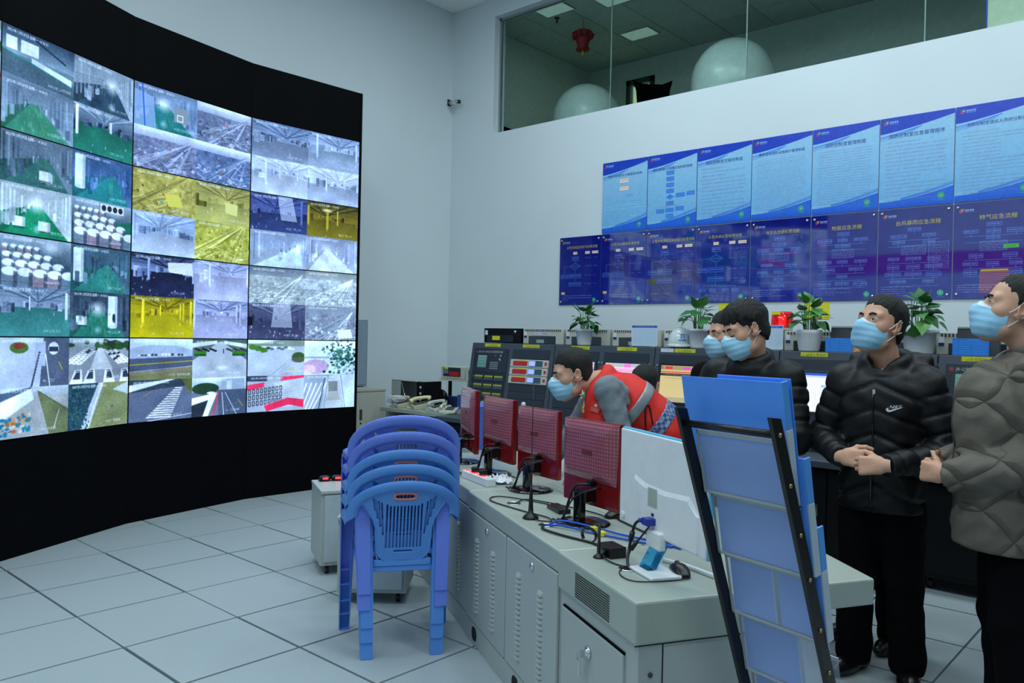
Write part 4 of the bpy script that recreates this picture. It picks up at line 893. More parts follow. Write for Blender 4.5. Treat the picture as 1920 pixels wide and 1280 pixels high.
console(CX[1], ('pink', 'pink'), 'slate grey console with two pink and white screens behind the bending man', [('t3模块火警联动', -4.63, -4.417, 0), ('t2火警图控', -4.108, -3.898, 0)])
console(CX[2], ('amber', 'white'), 'slate grey console with the amber lit screen', [('', -3.653, -3.527, 1), ('t1火警图控', -3.517, -3.319, 0)])
console(CX[3], ('white', 'pink'), 'slate grey console with the blank white screen between the two black jackets', [('t1 4B栋火警图控', -2.423, -2.218, 0)])
console(CX[4], ('fireb', 'red'), 'slate grey console with a large green display at the far right', [('t1多线联动', -1.326, -1.150, 0)])
# beige alarm hosts on top of the consoles
def host(x, label, dark=False):
    t = thing('alarm_host', label, 'alarm host', (x, 6.33, 1.4945), 0, 'alarm hosts on top of the consoles')
    body = CONSB if dark else BEIGE; w_ = .268
    MB().bb((-w_, 0, 0), (w_, .28, .158)).build('housing', body, t, .004)
    if dark:
        MB().bb((-.22, -.004, .01), (.16, 0, .085)).build('window', mat('smoked_window', (40, 52, 60), .2), t); MB().bb((-.14, -.006, .03), (-.03, -.004, .075)).build('yellow_label', YEL, t)
        MB().lathe([(.018, 0), (.018, .01), (0, .012)], n=14).build('lock', CHROME, t, 0, (.19, 0, .12), (R(90), 0, 0)); MB().bb((-.25, -.003, .085), (-.215, 0, .135)).build('paper_label', PAPER, t)
        return t
    b = MB()
    for k in range(20): b.bb((-.24 + k * .0243, -.003, .128), (-.228 + k * .0243, .001, .150))
    tag(b.build('vent', GREYD, t), kind='stuff')
    MB().bb((-.19, -.005, .0), (.17, 0, .082)).build('window', mat('dark_window', (46, 58, 66), .15), t, .002)
    MB().bb((-.08, -.008, .01), (.02, -.005, .045)).build('inner_display', mat('pale_display', (150, 170, 172), .4), t)
    c = Cv(150, 30, (214, 220, 228)); c.text(4, 3, 'P2DB', 18, (200, 60, 80)); c.text(56, 3, '火灾报警主机', 17, (50, 50, 70), 1, False, .85)
    MB().quad((-.12, -.0035, .090), (.10, -.0035, .090), (.10, -.0035, .120), (-.12, -.0035, .120)).build('name_label', print_mat('host_label', c, 0, .6), t, fix=False)
    MB().bb((-.255, -.003, .085), (-.22, 0, .128)).build('paper_label', PAPER, t); MB().bb((-.256, -.0035, .062), (-.218, 0, .084)).build('blue_label', mat('navy_label', (40, 56, 120), .5), t)
    return t
host(-5.815, 'black alarm host with a yellow label, at the left end of the console tops', True)
HL = ['beige alarm host right of the black one', 'beige alarm host behind the first potted plant', 'beige alarm host behind the first acrylic card', 'beige alarm host behind the white hard hat', 'beige alarm host behind the bowed black haired head', 'beige alarm host beside the bowed man with the red beacon on it', 'beige alarm host behind the ribbed white pot', 'beige alarm host behind the face of the man looking up', 'beige alarm host behind the fourth plant', 'beige alarm host at the right picture edge']
for k in range(9): host(-5.245 + .565 * k, HL[k])
# ---------------------------------------------------------------- operator desk (its own frame: x along the desk, y away from the camera)
DR = math.atan2(-.48, .877)
def D(x, y, z=.75):      # desk frame to room
    return (-1.321 + .877 * x + .48 * y, 2.07 - .48 * x + .877 * y, z)
def louver_column(x, z0, z1, n, parent):
    b = MB(); st = (z1 - z0) / n
    for k in range(n):
        z = z0 + k * st; hw = .025
        v = [(x - hw, .0, z + st * .05), (x + hw, .0, z + st * .05), (x + hw, .0, z + st * .85), (x - hw, .0, z + st * .85), (x - hw * .75, -.011, z + st * .12), (x + hw * .75, -.011, z + st * .12), (x + hw * .8, -.004, z + st * .7), (x - hw * .8, -.004, z + st * .7)]
        b.raw(v, [(4, 5, 6, 7), (0, 1, 5, 4), (1, 2, 6, 5), (2, 3, 7, 6), (3, 0, 4, 7)], 0, False)
    return tag(b.build('louver', GREY, parent), kind='stuff')
def lock(parent, x, z, y=-.001):
    MB().lathe([(.0165, 0), (.0165, .006), (.010, .011), (.0, .0115)], n=16).build('lock', CHROME, parent, 0, (x, y, z), (R(90), 0, 0))
HOLE = mat('cable_hole_dark', (6, 7, 8), .9)
def desk_unit(x0, x1, label, doors, proud=0.0):
    t = thing('desk_unit', label, 'desk', D(x0, -proud, 0), DR, 'grey metal operator desk units'); w_ = x1 - x0
    y0 = 0
    MB().bb((.0, .012, .0), (w_ - .002, .46, .69)).build('carcass', GREY, t, .003)
    MB().bb((.0, .0, .665), (w_ - .002, .46, .75)).build('top_rail', GREYTOP, t, .008)
    MB().bb((.0, .002, .0), (w_ - .002, .012, .105)).build('skirting', GREY, t, .002)
    for dx0, dx1 in doors:
        d_ = MB().bb((dx0 - x0 + .005, -.002, .112), (dx1 - x0 - .005, .012, .66)).build('door', GREY, t, .004)
        ww = dx1 - dx0
        for fx in (.30, .72): louver_column(dx0 - x0 + ww * fx, .18, .55, 17, d_).location = (0, -.002, 0)
        lock(d_, dx0 - x0 + ww * .56, .62, -.002)
        pts = [(.035 * math.cos(a) * .8, .034 * math.sin(a)) for a in np.linspace(0, math.tau, 20, endpoint=False)]
        pts = [(dx0 - x0 + .14 + (p[0] + math.copysign(.012, p[0])), .056 + p[1]) for p in pts]
        MB().prism(pts, lambda p: (p[0], .0005, p[1]), lambda p: (p[0], .006, p[1])).build('cable_hole', HOLE, t)
    return t
desk_unit(-1.824, -.612, 'middle grey desk unit with two louvred doors behind the plastic chairs', [(-1.82, -1.215), (-1.21, -.615)])
desk_unit(-3.15, -1.828, 'far grey desk unit hidden mostly by the plastic chair stack', [(-3.15, -2.50), (-2.49, -1.83)], -.01)
t = thing('desk_unit', 'end grey desk unit with a perforated grille and keys in its lock', 'desk', D(-.61, 0, 0), DR, 'grey metal operator desk units')
MB().bb((.0, .012, .0), (.60, .60, .62)).build('carcass', GREY, t, .003)
MB().bb((.0, -.004, .615), (.61, .62, .75)).build('lid', GREYTOP, t, .008)
d_ = MB().bb((.035, .002, .03), (.52, .013, .555)).build('drawer_front', GREY, t, .003); MB().bb((.035, .006, .555), (.52, .0125, .563)).build('gap', BLACK, d_)
b = MB()
for i in range(28):
    for j in range(11):
        b.box((.165 + i * .0098, -.0045, .632 + j * .0082), (.0052, .002, .0046))
tag(b.build('grille_hole', HOLE, t), kind='stuff')
k_ = MB().lathe([(.022, 0), (.022, .006), (.012, .010), (.012, .016), (0, .017)], n=20).build('lock', CHROME, d_, 0, (.27, .002, .47), (R(90), 0, 0))
MB().bb((-.004, -.014, .0155), (.004, .010, .034)).tube([(0, 0, .03), (-.012, -.02, .034), (-.024, -.012, .03), (-.012, 0, .028), (0, 0, .03)], .0018).bb((-.035, -.035, .028), (-.028, -.012, .031)).bb((-.026, -.085, .026), (-.006, -.03, .029)).build('key', CHROME, k_)
MB().bb((.598, .10, .03), (.602, .58, .60)).build('side_panel', GREY, t, .002)
MB().bb((.5995, .096, .02), (.6022, .0985, .612)).bb((.5995, .0, .6115), (.6022, .60, .6145)).build('gap', BLACK, t)
MB().cyl((.600, .055, .52), (.604, .055, .52), .008, n=12).build('rivet', GREYD, t)
ws = thing('worktop', 'pale grey green worktop along the operators side of the desk', 'worktop', D(0, 0, 0), DR)
MB().prism([(-3.15, .462), (-.612, .462), (-.612, .622), (0, .622), (0, .913), (-.53, 1.03), (-1.6, 1.08), (-2.6, 1.02), (-3.15, .92)], lambda p: (p[0], p[1], .66), lambda p: (p[0], p[1], .75)).build('slab', GREYTOP, ws, .006)
MB().bb((-.36, .70, .7495), (-.03, .704, .7503)).build('groove', GREYD, ws)
for x in (-3.1, -1.5): MB().bb((x, .50, 0), (x + .04, .90, .66)).build('support_panel', GREY, ws)
MB().bb((-.14, .625, 0), (-.10, .66, .66)).build('support_panel', GREY, ws)
# ---------------------------------------------------------------- monitors
RB = mat('red_gloss_back', (122, 16, 20), .14, coat=.6)
def dimple():
    m = bpy.data.materials.new('dimpled_red_cover'); m.use_nodes = True; nt = m.node_tree; b = nt.nodes['Principled BSDF']
    b.inputs['Roughness'].default_value = .25; setin(b, ('Coat Weight',), .5)
    tc = nt.nodes.new('ShaderNodeTexCoord'); mp = nt.nodes.new('ShaderNodeMapping'); mp.inputs['Scale'].default_value = (63, 63, 63)
    nt.links.new(tc.outputs['Object'], mp.inputs[0]); sep = nt.nodes.new('ShaderNodeSeparateXYZ'); nt.links.new(mp.outputs[0], sep.inputs[0])
    outs = []
    for ax in ('X', 'Z'):
        f = nt.nodes.new('ShaderNodeMath'); f.operation = 'FRACT'; nt.links.new(sep.outputs[ax], f.inputs[0])
        s_ = nt.nodes.new('ShaderNodeMath'); s_.operation = 'SUBTRACT'; s_.inputs[1].default_value = .5; nt.links.new(f.outputs[0], s_.inputs[0])
        q = nt.nodes.new('ShaderNodeMath'); q.operation = 'POWER'; q.inputs[1].default_value = 2; nt.links.new(s_.outputs[0], q.inputs[0]); outs.append(q)
    ad = nt.nodes.new('ShaderNodeMath'); ad.operation = 'ADD'; nt.links.new(outs[0].outputs[0], ad.inputs[0]); nt.links.new(outs[1].outputs[0], ad.inputs[1])
    r = nt.nodes.new('ShaderNodeMapRange'); r.inputs[1].default_value = .02; r.inputs[2].default_value = .14; r.inputs[3].default_value = 1; r.inputs[4].default_value = 0; nt.links.new(ad.outputs[0], r.inputs[0])
    mx = nt.nodes.new('ShaderNodeMix'); mx.data_type = 'RGBA'; mx.inputs[6].default_value = lin((142, 66, 82)) + (1,); mx.inputs[7].default_value = lin((168, 98, 112)) + (1,); nt.links.new(r.outputs[0], mx.inputs[0])  # paler dots: highlights on the bumps put into the base colour
    nt.links.new(mx.outputs[2], b.inputs['Base Color'])
    bp = nt.nodes.new('ShaderNodeBump'); bp.inputs['Strength'].default_value = .5; bp.inputs['Distance'].default_value = .003; nt.links.new(r.outputs[0], bp.inputs['Height']); nt.links.new(bp.outputs[0], b.inputs['Normal'])
    return m
DIMP = dimple()
def red_monitor(x, y, rz, label, s=1.0):
    t = thing('monitor', label, 'monitor', (x, y, .75), rz, 'red backed monitors on the operator desk'); w_, h = .192 * s, .37 * s; z0 = .075
    # local: back faces -Y, screen faces +Y
    MB().bb((-w_, -.012, z0), (w_, .018, z0 + h)).build('housing', RB, t, .006)
    MB().bb((-w_ + .012, .018, z0 + .03), (w_ - .012, .020, z0 + h - .012)).build('screen', BLKG, t)
    n, mrows = 14, 12; b = MB(); V_ = []
    for j in range(mrows + 1):
        for i in range(n + 1):
            u, v = i / n, j / mrows; X = -w_ + .003 + (2 * w_ - .006 - .012 * (1 - v)) * u
            bot = .105 - .030 * math.sin(math.pi * min(1, u * .95 + .05)) ** .5 * 0 + .012 * (1 - u)
            Z = z0 + bot * s + (h - .004 - bot * s) * v
            e = min(u, 1 - u, v * 1.3, (1 - v) * 1.3); d_ = .020 * min(1, e / .14) ** .6
            V_.append((X, -.0125 - d_, Z))
    F_ = [(j * (n + 1) + i, j * (n + 1) + i + 1, (j + 1) * (n + 1) + i + 1, (j + 1) * (n + 1) + i) for j in range(mrows) for i in range(n)]
    b.raw(V_, F_).build('dimpled_cover', DIMP, t)
    MB().bb((-.035, -.036, z0 + h * .60), (.035, -.0325, z0 + h * .66)).build('emblem', mat('dark_red_emblem', (110, 40, 52), .3), t, .004)
    nk = MB().bb((-.024, -.085, .01), (.024, -.05, z0 + .07)).bb((-.04, -.075, z0 + .02), (.045, -.012, z0 + .075)); nk.build('neck', BLKG, t, .006)
    MB().lathe([(.002, 0), (.118, 0), (.120, .004), (.10, .012), (.03, .018), (0, .018)], n=40).build('stand_base', BLKG, t, 0, (0, -.045, 0))
    c = MB(); c.tube(catmull([(.03, -.012, z0 + .10), (.03, -.05, z0 + .10), (-.02, -.085, z0 + .08), (-.07, -.10, .02), (-.09, -.12, .008)]), .0055).tube(catmull([(.075, -.012, z0 + .085), (.07, -.045, z0 + .085), (.0, -.10, z0 + .04), (-.06, -.12, .012), (-.11, -.13, .007)]), .004)
    c.bb((.014, -.045, z0 + .09), (.046, -.012, z0 + .112)); c.build('video_cable', BLKP, t)
    return t
red_monitor(-3.60, 3.63, R(-33), 'farthest red backed monitor, beyond the stacked chairs', 1.07)
red_monitor(-3.187, 3.46, R(-20), 'second red backed monitor, behind the white power strip')
red_monitor(-2.70, 3.243, R(-15), 'red backed monitor behind the tall whip antenna', .96)
red_monitor(-2.055, 2.838, R(-15), 'nearest red backed monitor, beside the white one', 1.0)
LBLUE = mat('light_blue_edge', (96, 190, 232), .2, coat=.4); ACR = mat('blue_acrylic', (90, 200, 246), .05, trans=.85, ior=1.3)
t = thing('white_monitor', 'large white backed monitor with a pale blue edge and clear blue neck', 'monitor', (-1.46, 2.432, .75), R(-28.7))
z0, h, w_ = .106, .362, .297
MB().bb((-w_, -.004, z0), (w_, .014, z0 + h)).build('edge_band', LBLUE, t, .003); MB().bb((-w_ + .003, -.012, z0 + .004), (w_ - .003, -.003, z0 + h - .006)).build('back_cover', WHT, t, .004)
MB().bb((-w_ + .01, .014, z0 + .02), (w_ - .01, .016, z0 + h - .01)).build('screen', BLKG, t)
pts = [(-.18, z0 + .205), (-.10, z0 + .185), (.05, z0 + .180), (.20, z0 + .19), (.26, z0 + .13), (.26, z0 + .01), (-.10, z0 + .01), (-.14, z0 + .10)]
MB().prism(pts, lambda p: (p[0], -.010, p[1]), lambda p: (p[0] * .96, -.019, p[1] - (.02 if p[1] > z0 + .15 else 0))).build('rear_bulge', WHT, t, .008)
lb = Cv(80, 100, (176, 190, 178)); [scribble(lb, 6, 74, y, (60, 70, 70), 3, .7) for y in range(8, 92, 9)]
MB().quad((-.065, -.0197, z0 + .105), (.0, -.0197, z0 + .105), (.0, -.0197, z0 + .172), (-.065, -.0197, z0 + .172)).build('rating_label', print_mat('rating_label', lb, 0, .6), t, fix=False)
MB().bb((-.07, -.0197, z0 + .035), (.01, -.0188, z0 + .098)).bb((-.035, -.0212, z0 + .075), (-.02, -.0195, z0 + .085), 1).build('port_panel', [PAPER, BLKP], t)
MB().lathe([(.013, 0), (.013, .004), (.008, .005), (0, .005)], n=18).build('round_button', WHT, t, 0, (-w_ + .035, -.012, z0 + .03), (R(90), 0, 0))
MB().bb((-.045, -.036, .075), (.05, -.008, z0 + .03)).build('hinge', WHT, t, .006)
MB().prism([(-.02, .012), (.045, .012), (.035, .085), (-.03, .085)], lambda p: (p[0], -.085 + p[1] * .7, p[1]), lambda p: (p[0], -.05 + p[1] * .7, p[1])).build('neck', ACR, t, .004)
MB().bb((-.035, -.105, 0), (.125, .015, .012)).build('stand_base', WHT, t, .005); MB().tube(catmull([(-.08, .06, .006), (.02, .10, .006), (.15, .125, .006)]), .010).build('stand_foot', WHT, t)
BLU = mat('blue_plug', (30, 50, 150), .4)
c = MB().bb((-.045, -.055, z0 + .045), (-.005, -.018, z0 + .07)).tube([(-.045, -.05, z0 + .058), (-.06, -.055, z0 + .056)], .009); c.build('video_plug', BLU, t, .003)
c = MB().tube(catmull([(-.06, -.052, z0 + .057), (-.085, -.06, z0 + .03), (-.09, -.075, .06), (-.06, -.098, .02), (-.035, -.103, -.003)]), .0055).tube(catmull([(-.03, -.03, z0 + .04), (-.05, -.05, z0 + .0), (-.075, -.08, .05), (-.055, -.100, .01), (-.025, -.105, -.003)]), .0035)
c.tube([(-.089, -.064, z0 + .01), (-.0895, -.070, z0 - .02)], .010, 8).tube([(-.06, -.062, z0 - .018), (-.072, -.077, z0 - .05)], .008, 8); c.build('video_cable', BLKP, t)
def mouse(x, y, rz, label):
    t = thing('computer_mouse', label, 'mouse', D(x, y), DR + rz)
    V_, F_ = [], []; n, mm = 14, 16
    for j in range(n + 1):
        for i in range(mm):
            v = j / n; a = math.tau * i / mm; yy = -.058 + .116 * v; ww = .033 * (math.sin(math.pi * (.06 + .88 * v)) ** .45) * (1 - .1 * math.sin(math.pi * v)); hh = .038 * math.sin(math.pi * (.08 + .78 * v)) ** .8
            V_.append((ww * math.cos(a), yy, max(.001, hh * .45 + hh * .55 * math.sin(a)) if math.sin(a) > 0 else .001 + .45 * hh * (1 + math.sin(a))))
    for j in range(n):
        for i in range(mm): F_.append((j * mm + i, j * mm + (i + 1) % mm, (j + 1) * mm + (i + 1) % mm, (j + 1) * mm + i))
    F_ += [tuple(range(mm))[::-1], tuple(n * mm + k for k in range(mm))]
    MB().raw(V_, F_).build('mouse_body', BLKP, t); MB().cyl((-.006, .028, .031), (.006, .028, .031), .009, n=14).build('scroll_wheel', GREYD, t)
    return t
mouse(-.225, .285, R(78), 'black mouse on the near desk corner below the white monitor')
mouse(-1.075, .47, R(20), 'black mouse partly hidden behind the nearest red monitor')
t = thing('keyboard', 'black keyboard edge showing between the nearest red monitor and the white one', 'keyboard', D(-.80, .52), DR)
MB().bb((-.22, -.07, 0), (.22, .07, .018)).build('key_deck', BLKP, t, .004)
b = MB()
for i in range(15):
    for j in range(5): b.box((-.2 + i * .0285, -.052 + j * .026, .021), (.023, .021, .007))
tag(b.build('key', BLKG, t), kind='stuff')
# power strip, plugs, paper
t = thing('power_strip', 'white power strip with glowing red switches behind the plastic chairs', 'power strip', D(-2.06, .125), DR + R(8))
MB().bb((-.165, -.028, 0), (.165, .028, .042)).build('strip_body', WHT, t, .004)
for k in range(5): MB().bb((-.145 + k * .052, -.014, .042), (-.122 + k * .052, .008, .046)).build('red_switch', LEDR, t)
for k in (1, 3): MB().bb((-.12 + k * .052, -.016, .042), (-.085 + k * .052, .020, .075)).build('plug', BLKP, t, .008)
MB().tube(catmull([(-.165, 0, .02), (-.21, -.01, .015), (-.28, .01, .008)]), .005).build('power_cord', BLKP, t)
t = thing('crumpled_wrap', 'crumpled clear plastic and paper behind the white power strip', 'wrapper', D(-2.02, .24), DR)
V_, F_ = [], []
for j in range(7):
    for i in range(9): V_.append((-.09 + i * .0225, -.05 + j * .016, .004 + .05 * abs(math.sin(i * 2.1 + j * 1.3)) * (1 - abs(i - 4) / 6)))
for j in range(6):
    for i in range(8): F_.append((j * 9 + i, j * 9 + i + 1, j * 9 + i + 10, j * 9 + i + 9))
MB().raw(V_, F_, 0, False).build('sheet', PAPER, t)
t = thing('power_adapter', 'flat black adapter lying behind the tall whip antenna', 'adapter', D(-1.26, .27), DR); MB().bb((-.075, -.03, 0), (.075, .03, .022)).build('adapter_body', BLKP, t, .004); MB().cyl((-.06, -.02, .021), (-.06, -.02, .024), .003, n=8).build('led', LEDR, t)
# whip antenna
t = thing('whip_antenna', 'tall black whip antenna with a coil on a magnetic base', 'antenna', D(-1.143, .087))
b = MB().lathe([(.0, 0), (.036, 0), (.036, .006), (.026, .018), (.012, .026), (.010, .06), (.007, .12), (.004, .145), (0, .146)], n=24); b.build('base', BLKP, t)
coil = [(.009 * math.cos(a), .009 * math.sin(a), .215 + a * .0015) for a in np.linspace(0, 7 * math.tau, 120)]
MB().tube([(0, 0, .14), (0, 0, .215)], .0022, 6).tube(coil, .0019, 5).tube([(0, 0, .28), (0, 0, .60)], .0019, 6).build('whip', BLKP, t)
MB().tube(catmull([(.02, -.01, .008), (.07, -.02, .006), (.13, .02, .005), (.15, .04, .002)]), .003).build('lead', BLKP, t)
t = thing('router', 'small black router box with a stub antenna on the desk edge', 'router', D(-.505, .165), DR + R(4))
MB().bb((-.05, -.035, 0), (.05, .035, .040)).build('case', BLKP, t, .004); MB().bb((.0, -.048, .006), (.028, -.035, .030)).build('plug', BLKG, t, .003)
MB().tube(catmull([(.02, -.05, .015), (.06, -.06, .008), (.12, -.05, .004), (.17, -.02, .003)]), .003).build('power_cord', BLKP, t)
t = thing('stub_antenna', 'short black stub antenna standing by the router', 'antenna', D(-.487, .105)); MB().lathe([(0, 0), (.022, 0), (.02, .006), (.008, .014), (.0055, .02), (.0055, .125), (0, .127)], n=16).build('base', BLKP, t)
# grommets and loose cables
for x, y, lb in ((-.328, .142, 'round desk grommet with cables by the white monitor foot'), (-1.005, .105, 'round desk grommet with cables beside the nearest red monitor'), (-1.46, .12, 'round desk grommet with cables under the third red monitor')):
    t = thing('desk_grommet', lb, 'grommet', D(x, y, .7495)); MB().lathe([(.026, .001), (.034, .001), (.034, .004), (.026, .005), (.026, .001)], n=28, close=False).build('ring', CHROME, t); MB().lathe([(0, .0012), (.026, .0012)], n=24, close=False).build('hole', HOLE, t)
def cable(name, label, pts, r, m, group='loose cables on the desk'):
    o = MB().tube(catmull([D(*p) for p in pts], 7), r, 7).build(name, m); return tag(o, label, 'cable', group)
CB = mat('blue_network_cable', (22, 84, 200), .4)
cable('network_cable', 'blue network cable, the one lying nearer the monitors', [(-1.0, .108, .752), (-.97, .16, .775), (-.88, .25, .768), (-.76, .33, .758), (-.62, .42, .756), (-.5, .46, .756)], .0045, CB)
cable('network_cable', 'blue network cable, the one lying nearer the router', [(-.995, .098, .752), (-.93, .15, .764), (-.83, .22, .757), (-.72, .29, .757), (-.62, .36, .756), (-.53, .44, .756)], .0045, CB)
cable('black_cable', 'black cable looping along the desk edge left of the antenna', [(-1.00, .12, .752), (-1.10, .16, .757), (-1.28, .10, .755), (-1.52, .03, .755), (-1.62, .07, .755), (-1.58, .14, .757), (-1.40, .26, .756), (-1.28, .30, .757)], .0032, BLKP)
cable('black_cable', 'black cable running from the grommet to the router', [(-.99, .09, .752), (-.93, .06, .757), (-.82, .09, .757), (-.68, .16, .755), (-.60, .17, .757), (-.55, .17, .765)], .005, BLKP)
cable('black_cable', 'thin black mouse cable curving over the near desk corner', [(-.165, .29, .756), (-.15, .22, .755), (-.18, .10, .754), (-.24, .075, .754), (-.31, .10, .753), (-.33, .15, .752)], .0022, BLKP)
cable('black_cable', 'black cable curled behind the third red monitor stand', [(-1.46, .13, .752), (-1.50, .2, .76), (-1.42, .28, .757), (-1.30, .34, .757), (-1.16, .40, .757), (-1.05, .42, .757)], .0032, BLKP)
cable('black_cable', 'black cable curled between the power strip and the far monitors', [(-2.3, .16, .757), (-2.42, .22, .757), (-2.40, .32, .759), (-2.25, .34, .757), (-2.1, .36, .757)], .0034, BLKP)
t = thing('velcro_loop', 'black hook and loop cable tie standing as a loop', 'cable tie', D(-.70, .165), DR + R(30))
MB().prism([(.035 * math.cos(a), .030 + .030 * math.sin(a)) for a in np.linspace(-.9, math.pi + .7, 18)] + [(.031 * math.cos(a), .030 + .026 * math.sin(a)) for a in np.linspace(math.pi + .7, -.9, 18)], lambda p: (p[0], -.008, p[1] - .002), lambda p: (p[0], .008, p[1] - .002)).build('strap', BLKP, t)
for x, y, lb in ((-.86, .262, 'yellow cable tag on the upper blue cable'), (-.775, .258, 'yellow cable tag on the lower blue cable')):
    t = thing('cable_tag', lb, 'tag', D(x, y, .752), DR); MB().bb((-.016, -.012, 0), (.016, .012, .018)).build('tag_body', YEL, t, .002)
# ---------------------------------------------------------------- stacked plastic armchairs
def plastic(name, rgb): return mat(name, rgb, .42, noise=(25, .03), bump=(120, .04))
BL1, BL2 = plastic('blue_plastic', (86, 146, 226)), plastic('violet_blue_plastic', (104, 132, 228))
PNK = mat('salmon_plastic', (236, 136, 124), .45)
def chair_back():
    """band and slotted panel as one moulded sheet: outline in (x, z), depth from a curved surface"""
    F = Fld((-.30, -.16, .44), (.30, .13, .875), .0034); P = F.P(); x, y, z = P[..., 0], P[..., 1], P[..., 2]; ax = np.abs(x)
    def sell(a, b, z0, e): return ((ax / a) ** e + (np.maximum(z - z0, 0) / b) ** e) ** (1 / e)
    outer = (sell(.274, .172, .688, 2.15) - 1) * .17; inner = (sell(.222, .117, .688, 2.1) - 1) * .117
    tip = .676 - .030 * np.clip((ax - .235) / .04, 0, 1) - z
    band = np.maximum(np.maximum(outer, -inner), tip)
    hw = np.interp(z, [.44, .455, .470, .50, .62, .66, .70, .74, .80, .9], [.05, .088, .115, .134, .139, .150, .172, .200, .22, .22])
    pan = np.maximum(np.maximum(ax - hw, .455 - z), inner - .004)
    def slot(cx, z0, z1, sl=0.0, r=.0037): return np.hypot(x - cx - sl * (z - z0), np.maximum(np.maximum(z0 + r - z, z - z1 + r), 0)) - r
    holes = np.hypot(np.maximum(ax - .040, 0), np.maximum(np.abs(z - .780) - .003, 0)) - .011
    for k in range(-5, 6): holes = np.minimum(holes, slot(k * .0166, .519, .733 if abs(k) < 5 else .742))
    for s_ in (-1, 1):
        for k in range(4): holes = np.minimum(holes, slot(s_ * (.099 + .0135 * k), .585 + .042 * k, .752 + .008 * k, s_ * (.07 + .03 * k)))
    holes = np.minimum(holes, slot(0, .5, .5) * 0 + np.hypot(np.maximum(ax - .042, 0), z - .504) - .0036)
    pan = np.maximum(pan, -holes)
    ys = -.005 - .10 * (z - .42) / .44 + .30 * x * x + .045 * (ax / .274) ** 5
    wb = np.clip((inner + .002) / .012, 0, 1); bul = np.clip(inner / .055, 0, 1); ys = ys - wb * (.006 + .014 * np.sin(np.pi * np.clip(bul, 0, 1)) ** .7)
    ys = ys - .004 * np.exp(-((np.abs(ax - hw) - .004) / .004) ** 2) * (wb < .1)
    d2 = np.minimum(band, pan); F.g = np.maximum(np.abs(y - ys) - .0042, d2).astype(np.float32); return F.mesh()
BACK = chair_back()
def make_chair(m, ring, spread=0.0):
    """x across, +y to the seat front, z up; the back panel stands near y=0"""
    root = bpy.data.objects.new('plastic_chair', None); COL.objects.link(root)
    def backy(z): return -.005 - .10 * (z - .42) / .44          # the back leans away from the seat
    skin('back', BACK, m, root)
    r_ = [(.052 * math.copysign(abs(math.cos(a)) ** .5, math.cos(a)), .780 + .0145 * math.copysign(abs(math.sin(a)) ** .7, math.sin(a))) for a in np.linspace(0, math.tau, 28)]
    if ring is not m: MB().tube([(x, backy(z) - .002, z) for x, z in r_], .0062, 6, caps=False).build('handle_rim', ring, root)
    # seat with a slatted look and an apron
    st = MB()
    for k in range(9):
        x0 = -.19 + k * .0425; st.bb((x0, .03, .414), (x0 + .036, .43, .424))
    st.bb((-.21, -.01, .40), (.21, .035, .428)).bb((-.235, .42, .385), (.235, .47, .425)).bb((-.215, .0, .40), (-.19, .45, .426)).bb((.19, .0, .40), (.215, .45, .426)).bb((-.14, -.016, .428), (.14, -.004, .462))
    st.build('seat', m, root, .004)
    for s_ in (-1, 1):
        arm = [(s_ * .240, .01, .672), (s_ * .242, .14, .662), (s_ * .246, .28, .648), (s_ * .246, .39, .625), (s_ * .246, .43, .57)]
        n_ = len(arm); ab = MB(); P = catmull(arm, 5); V_, F_ = [], []
        for p in P: V_ += [(p[0] - s_ * .028, p[1], p[2] + .002), (p[0] + s_ * .006, p[1], p[2] + .006), (p[0] + s_ * .030, p[1], p[2] - .006), (p[0] + s_ * .036, p[1], p[2] - .04)]
        for i in range(len(P) - 1):
            for j in range(3): F_.append((i * 4 + j, i * 4 + j + 1, i * 4 + j + 5, i * 4 + j + 4))
        o = ab.raw(V_, F_).build('armrest', m, root); q = o.modifiers.new('thick', 'SOLIDIFY'); q.thickness = .006; q.offset = 0
        def channel(top, bot, wt, wb, depth, fwd):      # an open L shaped leg
            c = MB(); V_, F_ = [], []; S_ = 8
            for i in range(S_ + 1):
                t_ = i / S_; p = [top[j] + (bot[j] - top[j]) * t_ for j in range(3)]; w2 = wt + (wb - wt) * t_
                V_ += [(p[0] - s_ * w2 * .5, p[1] + fwd * depth * .95, p[2]), (p[0] - s_ * w2 * .5, p[1], p[2]), (p[0] + s_ * w2 * .5, p[1], p[2]), (p[0] + s_ * w2 * .5, p[1] + fwd * depth, p[2])]
            for i in range(S_):
                for j in range(3): F_.append((i * 4 + j, i * 4 + j + 1, i * 4 + j + 5, i * 4 + j + 4))
            n0 = S_ * 4; F_.append((n0, n0 + 1, n0 + 2, n0 + 3)); c.raw(V_, F_, 0, False); o = c.build('leg', m, root)
            q = o.modifiers.new('thick', 'SOLIDIFY'); q.thickness = .005; q.offset = 0
        channel((s_ * (.188 + spread), .008, .69), (s_ * (.168 + spread), -.066, .003), .072, .056, .040, 1)
        channel((s_ * .244, .415, .60), (s_ * .256, .40, .003), .075, .05, .05, -1)
    return root
CA = math.atan2(.83, .56)   # chairs face (-.83, .56)
proto1 = make_chair(BL1, PNK); proto2 = make_chair(BL2, BL2, .016)
CL = ['lowest blue plastic armchair of the stack, standing on the floor with a salmon handle rim', 'second blue plastic armchair from the bottom of the stack', 'middle blue plastic armchair of the stack', 'violet blue plastic armchair just below the topmost one', 'topmost violet blue plastic armchair of the stack']
for k in range(5):
    o = (proto1 if k == 0 else dup(proto1)) if k < 3 else (proto2 if k == 3 else dup(proto2))
    zz = (0, .080, .150, .235, .312)[k]
    o.location = (-2.985 , 2.56, zz); o.rotation_euler = (0, 0, math.atan2(.83, .56)); tag(o, CL[k], 'chair', 'stacked plastic armchairs')
